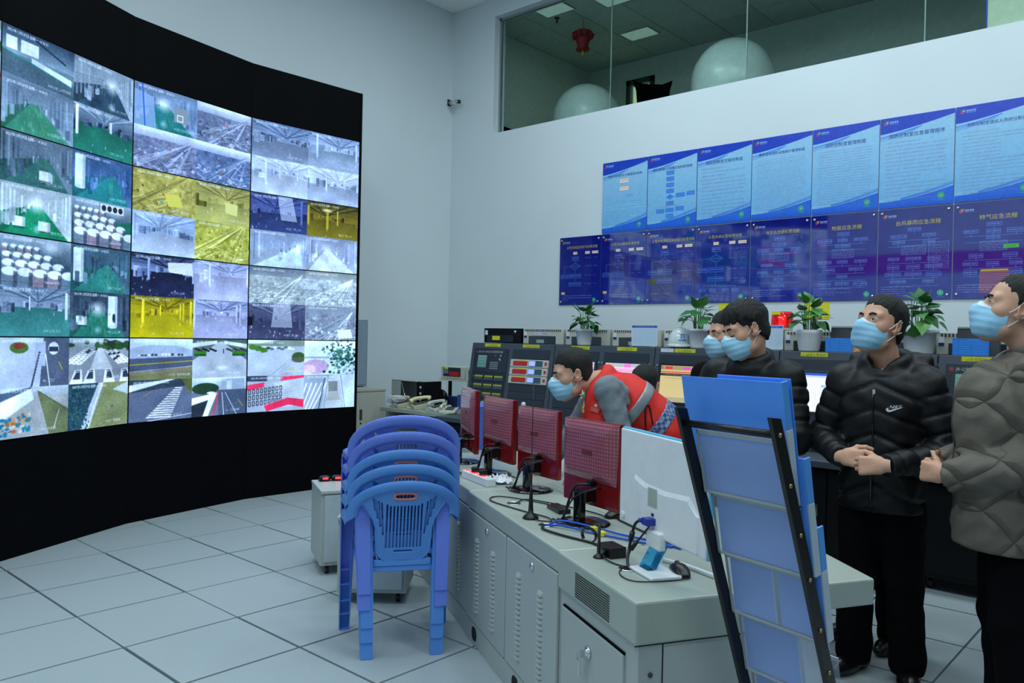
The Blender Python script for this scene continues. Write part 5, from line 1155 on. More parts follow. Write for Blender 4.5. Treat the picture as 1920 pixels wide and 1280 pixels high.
o = dup(proto1); o.location = (-3.79, 4.79, 0); o.rotation_euler = (0, 0, math.atan2(-.48, .877)); tag(o, 'single blue plastic armchair facing the consoles, glimpsed between the two nearest red monitors', 'chair'); o.pop('group', None)
# ---------------------------------------------------------------- wheeled pedestals behind the chairs
def pedestal(x, y, rz, wd, dp, h, label):
    t = thing('wheeled_pedestal', label, 'cabinet', (x, y, 0), rz)
    MB().bb((0, .012, .06), (wd, dp, h - .022)).build('carcass', GREY, t, .003); MB().bb((-.004, -.004, h - .022), (wd + .004, dp, h)).build('top_board', GREY, t, .004)
    MB().bb((.022, -.002, .085), (wd - .022, .013, h - .03)).build('door', mat('pale_grey_door', (176, 190, 196), .35), t, .003)
    for a in (.05, wd - .05):
        for c in (.06, dp - .06): MB().cyl((a - .012, c, .027), (a + .012, c, .027), .027, n=14).bb((a - .014, c - .014, .03), (a + .014, c + .014, .062)).build('caster', BLKP, t)
    return t
pedestal(-4.29, 2.995, R(64), .50, .42, .545, 'grey wheeled pedestal cabinet with plugs on top, left of the chairs')
pedestal(-3.79, 2.76, R(42), .40, .36, .50, 'low grey wheeled cabinet hidden behind the legs of the chair stack')
t = thing('plug_bar', 'black power bar with red lit plugs on the wheeled pedestal', 'power strip', (-4.595, 3.195, .545), R(64)); b = MB()
for k in range(4):
    b = MB().lathe([(.0, 0), (.034, 0), (.038, .008), (.038, .02), (.028, .028), (0, .029)], n=18); b.build('plug', BLKP, t, 0, (.03 + k * .085, 0, .004))
    MB().bb((-.018, -.042, .010), (.018, -.034, .022)).build('red_switch', LEDR, t, .002, (.03 + k * .085, 0, .006))
MB().bb((-.01, -.03, 0), (.30, .03, .006)).build('bar', BLKP, t)
# ---------------------------------------------------------------- magazine rack with blue folders
FB = mat('blue_folder', (86, 156, 255), .35); FS = mat('pale_folder_spine', (184, 200, 216), .5); FBE = mat('bright_blue_spine', (86, 160, 240), .35)
def perforated():
    m = bpy.data.materials.new('perforated_white_sheet'); m.use_nodes = True; nt = m.node_tree; b = nt.nodes['Principled BSDF']
    b.inputs['Base Color'].default_value = lin((186, 202, 224)) + (1,); b.inputs['Roughness'].default_value = .5
    tc = nt.nodes.new('ShaderNodeTexCoord'); sep = nt.nodes.new('ShaderNodeSeparateXYZ'); nt.links.new(tc.outputs['Object'], sep.inputs[0])
    def mth(op, a, v=None, b_=None):
        n = nt.nodes.new('ShaderNodeMath'); n.operation = op; nt.links.new(a, n.inputs[0])
        if b_ is not None: nt.links.new(b_, n.inputs[1])
        elif v is not None: n.inputs[1].default_value = v
        return n.outputs[0]
    X = mth('MULTIPLY', sep.outputs['X'], 290.); Z = mth('MULTIPLY', sep.outputs['Z'], 290.)
    rowp = mth('MULTIPLY', mth('FLOOR', Z), .5); fx = mth('SUBTRACT', mth('FRACT', mth('ADD', X, None, rowp)), .5); fz = mth('SUBTRACT', mth('FRACT', Z), .5)
    d = mth('ADD', mth('MULTIPLY', fx, None, fx), None, mth('MULTIPLY', fz, None, fz)); al = mth('GREATER_THAN', d, .165)
    nt.links.new(al, b.inputs['Alpha']); return m
PERF = perforated(); WFR = mat('pale_sheet_edge', (168, 178, 182), .5)
RX, RY = -1.139, 1.976
wv = np.array((.303, -.072)); wv /= np.linalg.norm(wv); RRZ = math.atan2(wv[1], wv[0]); RW = .311
rack = thing('magazine_rack', 'black framed leaning magazine rack with perforated pockets at the desk end', 'rack', (RX + .119 * 1.0, RY + .475, 0), RRZ)
# local: x across, +y the front (away from the camera); the frame leans back: top at y=-.49, foot at 0
HT, LEAN = 1.365, .49
def fy(z): return -LEAN * z / HT
def side(x): 
    return MB().prism([(fy(0) - .018, 0), (fy(0) + .022, 0), (fy(HT) + .022, HT - .004), (fy(HT) - .018, HT)], lambda p: (x - .007, p[0], p[1]), lambda p: (x + .007, p[0], p[1]))
DY = 0
for x in (0, RW):
    p_ = side(x).build('post', BLKP, rack, .002)
    for z in (1.32, 1.19, 1.06, .94, .80, .68, .55, .42, .30): MB().lathe([(.006, 0), (.006, .003), (0, .005)], n=12).build('screw', mat('brass_screw', (170, 150, 110), .3, .8), p_, 0, (x + (.007 if x else -.007), fy(z), z), (0, R(90 if x else -90), 0))
    MB().bb((x - .012, -.40, 0), (x + .012, .05, .025)).build('foot', BLKP, rack, .003)
MB().cyl((0, fy(1.32), 1.32), (RW, fy(1.32), 1.32), .010, n=12).build('cross_bar', BLKP, rack)
MB().cyl((0, fy(.06), .06), (RW, fy(.06), .06), .010, n=12).build('cross_bar', BLKP, rack)
for k in range(6):
    zt = 1.302 - k * .183; zb = zt - .180; yb, yt = fy(zb) + .010, fy(zt) + .034
    x0, x1 = .010, RW - .010; L_ = math.hypot(zt - zb, yt - yb); ang = math.atan2(yt - yb, zt - zb)
    o = MB().quad((x0, 0, 0), (x1, 0, 0), (x1, 0, L_), (x0, 0, L_)).build('pocket_back', PERF, rack, 0, (0, yb, zb), (-ang, 0, 0), False); o.rotation_euler = (ang * -1, 0, 0)
    MB().bb((x0, -.002, L_ - .012), (x1, .002, L_)).bb((x0, -.002, 0), (x1, .002, .006)).bb((x0, -.002, 0), (x0 + .006, .002, L_)).bb((x1 - .012, -.002, 0), (x1, .002, L_)).build('sheet_edge', WFR, o)
    q = MB().quad((x0, 0, 0), (x1, 0, 0), (x1, 0, L_ * .7), (x0, 0, L_ * .7)).build('pocket_front', PERF, rack, 0, (0, yb + .046, zb), (-ang, 0, 0), False)
    MB().bb((x0, -.002, L_ * .7 - .012), (x1, .002, L_ * .7)).build('sheet_edge', WFR, q)
    MB().bb((x0, yb, zb - .002), (x1, yb + .046, zb + .002)).build('pocket_floor', WFR, rack)
def folder(z0, z1, x0, x1, dy, label, thick=.022):
    """a ring folder standing in a pocket"""
    h = z1 - z0; ang = math.atan2(fy(z1) - fy(z0) + .052, h)
    t = thing('ring_folder', label, 'folder', (RX + .119, RY + .475, 0), RRZ, 'blue folders in the rack')
    y0 = fy(z0) + dy; L_ = h / math.cos(ang)
    def put(b, nm, m): return b.build(nm, m, t, .0015, (0, y0, z0), (-ang, 0, 0))
    put(MB().bb((x0, -.001, 0), (x1 - .004, .001, L_)), 'back_cover', FB); put(MB().bb((x0, thick, 0), (x1 - .004, thick + .002, L_ - .006)), 'front_cover', FB)
    sp = put(MB().bb((x1 - .006, -.001, L_ * .62), (x1, thick + .002, L_)), 'spine_top', FBE); put(MB().bb((x1 - .006, -.001, 0), (x1 + .0004, thick + .002, L_ * .62)), 'spine_label', FS)
    put(MB().bb((x0 + .01, .003, .004), (x1 - .012, thick - .002, L_ - .016)), 'paper_block', PAPER)
folder(1.128, 1.450, -.034, RW - .006, .018, 'tall blue folder sticking up from the top pocket of the rack')
folder(.945, 1.255, .018, RW + .014, .018, 'blue folder with a pale spine in the second pocket of the rack')
folder(.762, 1.066, .016, .165, .018, 'narrow blue folder at the left of the third pocket'); folder(.762, 1.072, .178, RW + .012, .018, 'blue folder with a bright spine at the right of the third pocket')
folder(.579, .885, .016, .205, .018, 'blue folder at the left of the fourth pocket'); folder(.396, .70, .016, .24, .018, 'lowest blue folder of the rack')
t = thing('ring_folder', 'deep blue cover standing behind the tall folder in the top pocket', 'folder', (RX + .119, RY + .475, 0), RRZ, 'blue folders in the rack')
MB().bb((.07, 0, 0), (RW - .004, .003, .335)).build('back_cover', FB, t, .001, (0, fy(1.13) + .046, 1.129), (math.atan2(LEAN, HT) - .16, 0, 0))
t = thing('paper_sheet', 'white printed sheets in the lower right of the rack pocket', 'paper', (RX + .119, RY + .475, 0), RRZ)
MB().bb((.212, 0, 0), (RW - .014, .003, .25)).build('sheet', PAPER, t, 0, (0, fy(.58) + .02, .582), (math.atan2(LEAN, HT) - .16, 0, 0))
# ---------------------------------------------------------------- grey desk with telephones at the far left
dk_ = thing('side_desk', 'pale grey desk carrying telephones left of the consoles', 'desk', (-6.42, 5.7, 0))
MB().bb((-.66, 0, .705), (.40, .70, .75)).build('desk_top', GREYTOP, dk_, .006); MB().bb((-.62, .05, 0), (-.57, .66, .705)).build('side_panel', GREY, dk_); MB().bb((.02, .05, 0), (.10, .66, .705)).build('mid_panel', GREY, dk_, .004)
MB().bb((-.57, .08, .595), (.02, .66, .62)).build('shelf', GREY, dk_); MB().bb((-.62, .66, 0), (.40, .69, .705)).build('back_panel', GREY, dk_); MB().bb((.35, .05, 0), (.40, .66, .705)).build('side_panel', GREY, dk_)
MB().prism([(.12, .70), (.36, .70), (.36, .60), (.18, .60)], lambda p: (p[0], .04, p[1]), lambda p: (p[0], .5, p[1])).build('keyboard_drawer', CONSB, dk_)
lb = Cv(40, 60, (232, 232, 230)); lb.frame(0, 0, 40, 60, (210, 80, 70), 4); scribble(lb, 8, 32, 26, (60, 60, 70), 4); scribble(lb, 8, 30, 34, (60, 60, 70), 4)
MB().quad((.035, .0485, .62), (.085, .0485, .62), (.085, .0485, .695), (.035, .0485, .695)).build('asset_label', print_mat('asset_label', lb, 0, .6), dk_, fix=False)
PB1, PB2, PB3 = mat('putty_plastic', (176, 172, 148), .4), mat('cream_plastic', (226, 224, 176), .4), mat('pale_grey_plastic', (186, 194, 188), .4)
def phone(x, y, rz, m, m2, label, s=1.0, face=None):
    t = thing('telephone', label, 'telephone', (x, y, .75), rz, 'telephones on the side desk')
    MB().prism([(-.09 * s, .0), (.11 * s, 0), (.11 * s, .075 * s), (-.09 * s, .035 * s)], lambda p: (-.10 * s, p[0], p[1]), lambda p: (.12 * s, p[0], p[1])).build('base', m, t, .008)
    h = MB().tube(catmull([(-.075 * s, -.085 * s, .062 * s), (-.075 * s, -.05 * s, .088 * s), (-.075 * s, .02 * s, .10 * s), (-.075 * s, .085 * s, .105 * s), (-.075 * s, .11 * s, .088 * s)]), [.022 * s, .024 * s, .024 * s, .022 * s, .018 * s] + [.017 * s] * 14 + [.02 * s, .024 * s, .025 * s, .022 * s, .018 * s, .018 * s], 10); h.build('handset', m2, t)
    b = MB()
    for i in range(4):
        for j in range(4):
            yy = -.06 + j * .035; b.box(((-.01 + i * .028) * s, yy * s, (.0435 + (yy + .09) * .2) * s), (.018 * s, .022 * s, .008 * s))
    b.build('key', face or GREYD, t); MB().bb((-.01 * s, .068 * s, .066 * s), (.10 * s, .1 * s, .076 * s)).build('display', GREYD, t)
    c = [(-.08 * s + .012 * math.cos(a), -.09 * s - .012 * a / 6, .02 + .012 * math.sin(a)) for a in np.linspace(0, 9 * math.tau, 100)]
    c = [(-.08 * s + .012 * math.cos(a) + .02 * a / 8, -.10 * s - .025 * math.sin(a / 18), .013 + .009 * math.sin(a)) for a in np.linspace(0, 9 * math.tau, 110)]
    MB().tube(c, .003, 5).build('coiled_cord', m2, t)
phone(-6.88, 5.85, R(-22), PB1, PB1, 'putty coloured telephone beside the paper stack'); phone(-6.60, 5.88, R(-30), PB1, PB2, 'telephone with a raised cream handset in the middle of the side desk', 1.15)
phone(-6.28, 5.84, R(-20), PB3, PB3, 'pale grey telephone with papers beside it'); phone(-6.08, 5.80, R(30), PB3, PB2, 'small telephone with a white coiled cord at the right end', .8)
t = thing('open_rack_box', 'open grey steel rack box with a dark inside on the side desk', 'box', (-6.92, 6.03, .75), R(0))
MB().bb((-.36, 0, 0), (-.355, .27, .285)).bb((-.36, 0, .28), (.20, .27, .285)).bb((-.36, .265, 0), (.20, .27, .285)).bb((-.36, 0, 0), (.20, .27, .006)).bb((-.355, .0, 0), (-.20, .004, .285)).build('case', GREY, t); MB().bb((.19, 0, 0), (.20, .27, .285)).bb((-.2, .25, 0), (.19, .262, .28)).bb((.10, .0, 0), (.19, .005, .285)).build('dark_liner', CONSB, t)
for z in (.08, .15, .22): MB().lathe([(.014, 0), (.014, .004), (0, .005)], n=14).build('hole', WHT, t, 0, (.145, 0, z), (R(90), 0, 0))
MB().tube([(-.17, -.01, .26), (.03, -.10, .04)], .006).build('stay_bar', CHROME, t)
t = thing('paper_stack', 'stack of papers and binders at the left end of the side desk', 'papers', (-7.0, 5.86, .75), R(8))
for k in range(3): MB().bb((-.09, -.06 + .01 * k, .002 + k * .040), (.07 + .012 * k, .12, .036 + k * .040)).build('binder', (PAPER, mat('pale_blue_paper', (176, 196, 220), .8), PAPER)[k], t, .002)
t = thing('alarm_controller', 'grey wall controller with a red cover on a shelf above the side desk', 'alarm controller', (-6.53, 6.30, 1.075))
MB().bb((-.20, .0, 0), (.16, .25, .135)).build('case', BEIGE, t, .004); MB().bb((-.16, -.005, .025), (.12, 0, .125)).build('front_panel', CONSD, t, .002); MB().bb((-.05, -.012, .03), (.10, -.005, .078)).build('red_cover', RED, t, .004); MB().bb((-.15, -.008, .055), (-.075, -.005, .105)).build('display', mat('grey_blue_display', (110, 128, 150), .3), t); MB().bb((-.14, -.007, .108), (-.08, -.001, .13)).build('yellow_label', YEL, t)
t = thing('wall_shelf', 'pale steel shelf with vent slots carrying the red covered controller', 'shelf', (-6.53, 6.30, 1.06)); MB().bb((-.22, -.01, -.012), (.62, 1.05, .012)).build('board', BEIGE, t); f_ = MB().bb((.19, .02, .012), (.60, .03, .15)).build('vented_side', BEIGE, t)
for k in range(5): MB().bb((.23 + k * .07, .016, .04), (.255 + k * .07, .021, .12)).build('vent', GREYD, f_)
for x in (-.18, .25): MB().bb((x, .9, -.31), (x + .03, 1.05, -.012)).bb((x, .1, -.31), (x + .03, .13, -.012)).build('bracket', CONSB, t)
t = thing('round_speaker', 'black round speaker standing under the shelf on the side desk', 'speaker', (-6.49, 6.16, .75), R(-20)); MB().lathe([(.0, 0), (.045, 0), (.075, .03), (.085, .06), (.08, .062), (.04, .04), (0, .045)], n=24).build('grille', BLKP, t, 0, (0, 0, .13), (R(90), 0, 0)); MB().bb((-.05, -.03, 0), (.05, .06, .05)).build('foot', BLKP, t, .006)
t = thing('blue_box', 'blue carton on the side desk under the shelf', 'box', (-6.26, 6.22, .75), R(10)); MB().bb((-.10, 0, 0), (.13, .12, .155)).build('carton', mat('blue_card', (40, 84, 168), .6), t, .003); MB().bb((-.26, .03, 0), (-.105, .12, .13)).build('dark_carton', mat('navy_card', (20, 30, 80), .6), t, .003)
t = thing('steel_cabinet', 'cream steel cabinet beside the right end of the video wall', 'cabinet', (-7.36, 5.08, 0)); MB().bb((-.36, 0, 0), (0, .92, .90)).build('carcass', BEIGE, t, .004); MB().bb((-.37, -.01, .90), (.012, .93, .93)).build('top_board', BEIGE, t, .004)
d_ = MB().bb((0, .01, .06), (.014, .455, .88)).build('door', BEIGE, t, .003); d2 = MB().bb((0, .465, .06), (.014, .91, .88)).build('door', BEIGE, t, .003)
MB().bb((.014, .54, .58), (.022, .575, .70)).build('pull', GREYD, d2, .002); MB().cyl((.014, .557, .54), (.02, .557, .54), .01, n=12).build('keyhole', BLKP, d2)
t = thing('file_organiser', 'blue plastic file organiser full of folders behind the farthest monitor', 'file organiser', (-4.12, 4.13, .0), R(-30))
for k in range(5): MB().bb((-.20 + k * .082, 0, .75), (-.125 + k * .082, .26, 1.06)).build('file_box', mat('blue_file_box', (70, 104, 190), .4), t, .004)
MB().bb((-.22, -.01, 0), (.22, .27, .75)).build('stand', GREY, t, .004)
# ---------------------------------------------------------------- things on the console tops
LEAF = [mat('pothos_leaf', (44, 108, 42), .35, noise=(40, .2)), mat('pothos_leaf_light', (84, 146, 66), .35, noise=(40, .2))]
STEM = mat('pothos_stem', (70, 120, 60), .5); SOIL = mat('potting_soil', (52, 40, 30), .9)
def leaf_mesh(m):
    n = 6; V_, F_ = [], []
    for i in range(n + 1):
        t_ = i / n; w_ = .48 * math.sin(math.pi * t_ ** .62) * (1 - .35 * t_); z = -.22 * t_ * t_
        V_ += [(-w_, t_, z + .10 * w_), (0, t_, z), (w_, t_, z + .10 * w_)]
    for i in range(n):
        for j in range(2): F_.append((i * 3 + j, i * 3 + j + 1, i * 3 + j + 4, i * 3 + j + 3))
    return MB().raw(V_, F_).mesh('leaf', m)
LME = [leaf_mesh(m) for m in LEAF]
def pothos(x, y, pot, label, seed, hgt, spread, n=22, ribbed=False, trail=False):
    rs = random.Random(seed); z0 = 1.4945
    t = thing('potted_pothos', label, 'plant', (x, y, z0), rs.uniform(0, 6), 'pothos plants on the console tops')
    rt, h = pot; pr_ = [(.0, 0), (rt * .72, 0), (rt * .76, .01)]
    if ribbed: pr_ += [p for k in range(5) for p in ((rt * (.77 + .045 * k), h * (.12 + .17 * k)), (rt * (.80 + .045 * k), h * (.15 + .17 * k)))] + [(rt, h), (rt * .93, h), (rt * .9, h - .02), (0, h - .02)]
    else: pr_ += [(rt * .93, h * .86), (rt * 1.06, h * .87), (rt * 1.07, h), (rt * .98, h), (rt * .93, h - .02), (0, h - .02)]
    MB().lathe(pr_, n=32).build('pot', WHT, t); MB().lathe([(0, h - .018), (rt * .92, h - .018)], n=20, close=False).build('soil', SOIL, t)
    for k in range(n):
        a = math.tau * (k * .382) + rs.uniform(-.3, .3); f = (k + .5) / n; rr = spread * (.25 + .75 * f) * rs.uniform(.75, 1.1); hh = h + hgt * (1 - .75 * f ** 1.3) * rs.uniform(.85, 1.1)
        if trail and k % 5 == 4: hh = h + .02 - rs.uniform(0, .08); rr = spread * 1.05
        p0 = (rt * .4 * math.cos(a), rt * .4 * math.sin(a), h - .02); p2 = (rr * .62 * math.cos(a), rr * .62 * math.sin(a), hh); p1 = (p0[0] * .8 + p2[0] * .25, p0[1] * .8 + p2[1] * .25, h + (hh - h) * .65 + .01)
        st = MB().tube(catmull([p0, p1, p2], 4), .0028, 5).build('stem', STEM, t)
        s_ = rs.uniform(.085, .125); l = link('leaf', LME[0 if rs.random() < .75 else 1], t, 0, p2, (rs.uniform(-.1, .75) - .9 * f + (.7 if f < .3 else .1), rs.uniform(-.35, .35), a - math.pi / 2 + rs.uniform(-.4, .4))); l.scale = (s_, s_, s_)
pothos(-4.567, 6.13, (.085, .155), 'pothos in the smooth white pot farthest to the left', 3, .17, .17, 22)
pothos(-3.35, 6.11, (.083, .165), 'pothos in a white pot next to the white hard hat', 11, .22, .22, 24)
pothos(-2.41, 6.14, (.10, .165), 'pothos in the ribbed white pot near the red beacon', 5, .20, .20, 30, True)
pothos(-1.62, 6.12, (.12, .17), 'trailing pothos behind the hood of the man looking up', 8, .22, .20, 34, False, True)
HELM = mat('white_hard_hat_shell', (206, 220, 216), .22, coat=.5)
t = thing('hard_hat', 'white hard hat with a blue emblem beside the second plant', 'hard hat', (-3.56, 6.18, 1.4945), R(30))
V_, F_ = [], []; n, mm = 12, 36
for j in range(n + 1):
    ph = math.pi / 2 * j / n
    for i in range(mm):
        a = math.tau * i / mm; rx, ry = .108, .132; ridge = .010 * math.exp(-(math.cos(a) / .22) ** 2) * math.sin(ph) if j < n else 0
        V_.append((rx * math.cos(a) * math.cos(ph), ry * math.sin(a) * math.cos(ph), .035 + .145 * math.sin(ph) + ridge * (1 - ph / 1.6)))
for j in range(n):
    for i in range(mm): F_.append((j * mm + i, j * mm + (i + 1) % mm, (j + 1) * mm + (i + 1) % mm, (j + 1) * mm + i))
MB().raw(V_, F_).build('shell', HELM, t)
b = MB(); V_, F_ = [], []
for i in range(mm):
    a = math.tau * i / mm; e = .012 + .035 * max(0, -math.sin(a)) ** 2
    V_ += [(.106 * math.cos(a), .130 * math.sin(a), .036), ((.108 + e) * math.cos(a), (.132 + e) * math.sin(a), .024 - .010 * max(0, -math.sin(a))), ((.104 + e) * math.cos(a), (.128 + e) * math.sin(a), .016 - .010 * max(0, -math.sin(a))), (.100 * math.cos(a), .125 * math.sin(a), .026)]
for i in range(mm):
    for j in range(3): F_.append((i * 4 + j, ((i + 1) % mm) * 4 + j, ((i + 1) % mm) * 4 + j + 1, i * 4 + j + 1))
b.raw(V_, F_).build('brim', HELM, t)
BLM = mat('blue_emblem', (40, 120, 220), .4)
def decal(polys, org, u, v, d, tree, off, m, name, parent):
    """flat marks pressed onto a curved surface: polygons in (u,v), pushed along d until they meet it"""
    bm = bmesh.new(); org, u, v, d = Vector(org), Vector(u), Vector(v), Vector(d).normalized()
    for pg in polys:
        vs = [bm.verts.new((p[0], p[1], 0)) for p in pg]
        try: bm.faces.new(vs)
        except Exception: pass
    bmesh.ops.triangulate(bm, faces=bm.faces)
    for k in range(2): bmesh.ops.subdivide_edges(bm, edges=[e for e in bm.edges if e.calc_length() > .012], cuts=1)
    bmesh.ops.triangulate(bm, faces=bm.faces)
    for q in bm.verts:
        p = org + u * q.co.x + v * q.co.y; h = tree.ray_cast(p - d * .3, d)
        q.co = (h[0] - d * off) if h[0] is not None else p
    me = bpy.data.meshes.new(name); bm.to_mesh(me); bm.free(); me.materials.append(m); return link(name, me, parent)
ht = BVHTree.FromPolygons([Vector(q) for q in V_[:0]] or [Vector((.108 * math.cos(a) * math.cos(p), .132 * math.sin(a) * math.cos(p), .035 + .145 * math.sin(p))) for p in np.linspace(0, 1.57, 13) for a in np.linspace(0, math.tau, 36, endpoint=False)], [(j * 36 + i, j * 36 + (i + 1) % 36, (j + 1) * 36 + (i + 1) % 36, (j + 1) * 36 + i) for j in range(12) for i in range(36)])
s_ = .020; ring = [(-s_, -s_ * .7), (s_ * .7, -s_ * .7), (s_, s_ * .8), (-s_ * .7, s_ * .8)]
decal([[(-s_, -s_), (-s_ * .55, -s_), (-s_ * .45, s_), (-s_ * .9, s_)], [(s_ * .45, -s_), (s_ * .9, -s_), (s_, s_), (s_ * .55, s_)], [(-s_ * .9, s_ * .65), (s_, s_ * .65), (s_, s_), (-s_ * .9, s_)], [(-s_, -s_), (-.2 * s_, -s_), (-.1 * s_, -s_ * .65), (-s_, -s_ * .65)], [(-.15 * s_, -.5 * s_), (.2 * s_, -.5 * s_), (.2 * s_, .35 * s_), (-.1 * s_, .35 * s_)]] + [[(-.034 + k * .018, -.040), (-.020 + k * .018, -.040), (-.020 + k * .018, -.027), (-.034 + k * .018, -.027)] for k in range(4)], (.02, -.14, .10), (.87, -.5 + .5, 0), (0, 0, 1), (-.05, 1, 0), ht, .004, BLM, 'emblem', t)
ACL = mat('clear_acrylic', (235, 245, 248), .03, trans=.9, ior=1.2)
def card_stand(x, w_, h, head, label, name='acrylic_card'):
    t = thing(name, label, 'card stand', (x, 6.10, 1.4945), R(2))
    c = Cv(int(200 * w_ / h), 200, (196, 218, 236)); c.rect(0, 0, c.w, 22, head); scribble(c, 40, c.w - 30, 8, (220, 230, 245), 5, .9)
    for k in range(9):
        for q in range(4): scribble(c, 12 + q * c.w / 4.2, 6 + (q + .8) * c.w / 4.2, 40 + k * 16, (150, 170, 200) if q % 2 else (190, 150, 170), 3, .5)
    MB().bb((-w_ / 2, -.02, 0), (w_ / 2, .05, .008)).build('foot', ACL, t); MB().bb((-w_ / 2, .012, .008), (w_ / 2, .02, h)).build('panel', WHT, t)
    MB().quad((-w_ / 2 + .004, .0115, .012), (w_ / 2 - .004, .0115, .012), (w_ / 2 - .004, .0115, h - .004), (-w_ / 2 + .004, .0115, h - .004)).build('card_print', print_mat('card_print', c, 0, .15), t, fix=False)
card_stand(-3.885, .265, .195, (60, 84, 176), 'upright printed card with a navy heading beside the hard hat'); card_stand(-2.735, .255, .20, (70, 110, 210), 'upright printed card with a blue heading behind the bowed man')
def blue_card(x, w_, h, label):
    t = thing('blue_card', label, 'card stand', (x, 6.08, 1.4945)); c = Cv(int(160 * w_ / h), 160, (36, 128, 226)); scribble(c, c.w * .4, c.w * .7, 8, (150, 200, 250), 6, .8)
    for k in range(6):
        for q, (a, b) in enumerate(((.04, .14), (.2, .5), (.55, .95))): scribble(c, c.w * a, c.w * b, 26 + k * 22, (160, 205, 250), 5, .8)
    MB().bb((-w_ / 2, .006, 0), (w_ / 2, .012, h)).prism([(.006, 0), (.06, 0), (.012, h)], lambda p: (-.004, p[0], p[1]), lambda p: (.004, p[0], p[1])).build('panel', mat('blue_card_stock', (36, 128, 226), .5), t)
    MB().quad((-w_ / 2, .0055, 0), (w_ / 2, .0055, 0), (w_ / 2, .0055, h), (-w_ / 2, .0055, h)).build('card_print', print_mat('blue_card_print', c, 0, .4), t, fix=False)
blue_card(-2.165, .20, .105, 'small blue printed card left of the man looking up'); blue_card(-1.29, .22, .115, 'small blue printed card left of the mask at the right edge')
def spiral(x, label):
    t = thing('desk_calendar', label, 'calendar', (x, 6.18, 1.4945)); MB().prism([(0, 0), (.08, 0), (.04, .185)], lambda p: (-.13, p[0], p[1]), lambda p: (.13, p[0], p[1])).build('easel', mat('charcoal_card', (36, 42, 50), .6), t)
    b = MB()
    for k in range(26): b.tube([(-.125 + k * .01, .04 + .009 * math.cos(a), .188 + .009 * math.sin(a)) for a in np.linspace(0, math.tau, 8)], .0015, 4)
    tag(b.build('spiral_binding', BLKP, t), kind='stuff')
spiral(-2.14, 'black spiral desk calendar behind the small blue card left of the man looking up'); spiral(-1.27, 'black spiral desk calendar behind the blue card at the right')
t = thing('orange_pack', 'small orange carton beside the face of the man looking up', 'carton', (-2.035, 6.10, 1.4945)); c = Cv(60, 130, (226, 164, 104)); c.rect(8, 10, 52, 60, (244, 214, 160)); c.text(30, 70, '飞', 40, (250, 240, 220), 1, True)
MB().bb((-.04, .0, 0), (.04, .05, .115)).build('carton_body', mat('orange_carton', (226, 164, 104), .6), t); MB().quad((-.04, -.0005, 0), (.04, -.0005, 0), (.04, -.0005, .115), (-.04, -.0005, .115)).build('carton_print', print_mat('carton_print', c, 0, .5), t, fix=False)
t = thing('alarm_beacon', 'red rotating alarm beacon on a beige alarm host', 'beacon', (-2.76, 6.45, 1.6525)); RDG = mat('red_beacon_lens', (226, 20, 26), .08, trans=.55, emit=.12)
MB().lathe([(0, 0), (.085, 0), (.085, .03), (.08, .035), (0, .035)], n=30).build('base', BEIGE, t); MB().lathe([(.092, .035), (.084, .15), (.075, .162), (0, .164)], n=36, close=False).build('lens', RDG, t)
MB().lathe([(0, .04), (.02, .04), (.02, .12), (0, .12)], n=12).build('bulb', mat('beacon_bulb', (255, 120, 110), .3, emit=1.5), t); MB().bb((-.055, -.089, .135), (.02, -.078, .162)).build('yellow_label', YEL, t, 0, None)
def Rm(yaw=0, pitch=0, roll=0):     # yaw to the left, pitch up, roll
    return np.array(Matrix.Rotation(R(yaw), 3, 'Z') @ Matrix.Rotation(R(pitch), 3, 'X') @ Matrix.Rotation(R(roll), 3, 'Y'))
def T4(Rx, t):
    M = np.eye(4); M[:3, :3] = Rx; M[:3, 3] = t; return M

SKIN = mat('warm_skin', (206, 158, 132), .5, noise=(30, .05), bump=(220, .05)); setin(SKIN.node_tree.nodes['Principled BSDF'], ('Subsurface Weight',), .08)
HAIR = mat('black_hair', (7, 6, 6), .65, noise=(140, .3), bump=(260, .6))
EYEW = mat('eye_white', (214, 208, 204), .25); IRIS = mat('dark_iris', (20, 14, 12), .15); BROW = mat('eyebrow_hair', (24, 18, 17), .8)
MASK = mat('blue_surgical_mask', (152, 206, 234), .8, noise=(60, .05)); MASKW = mat('white_mask_edge', (214, 228, 238), .8); LOOP = mat('white_ear_loop', (236, 238, 240), .8)

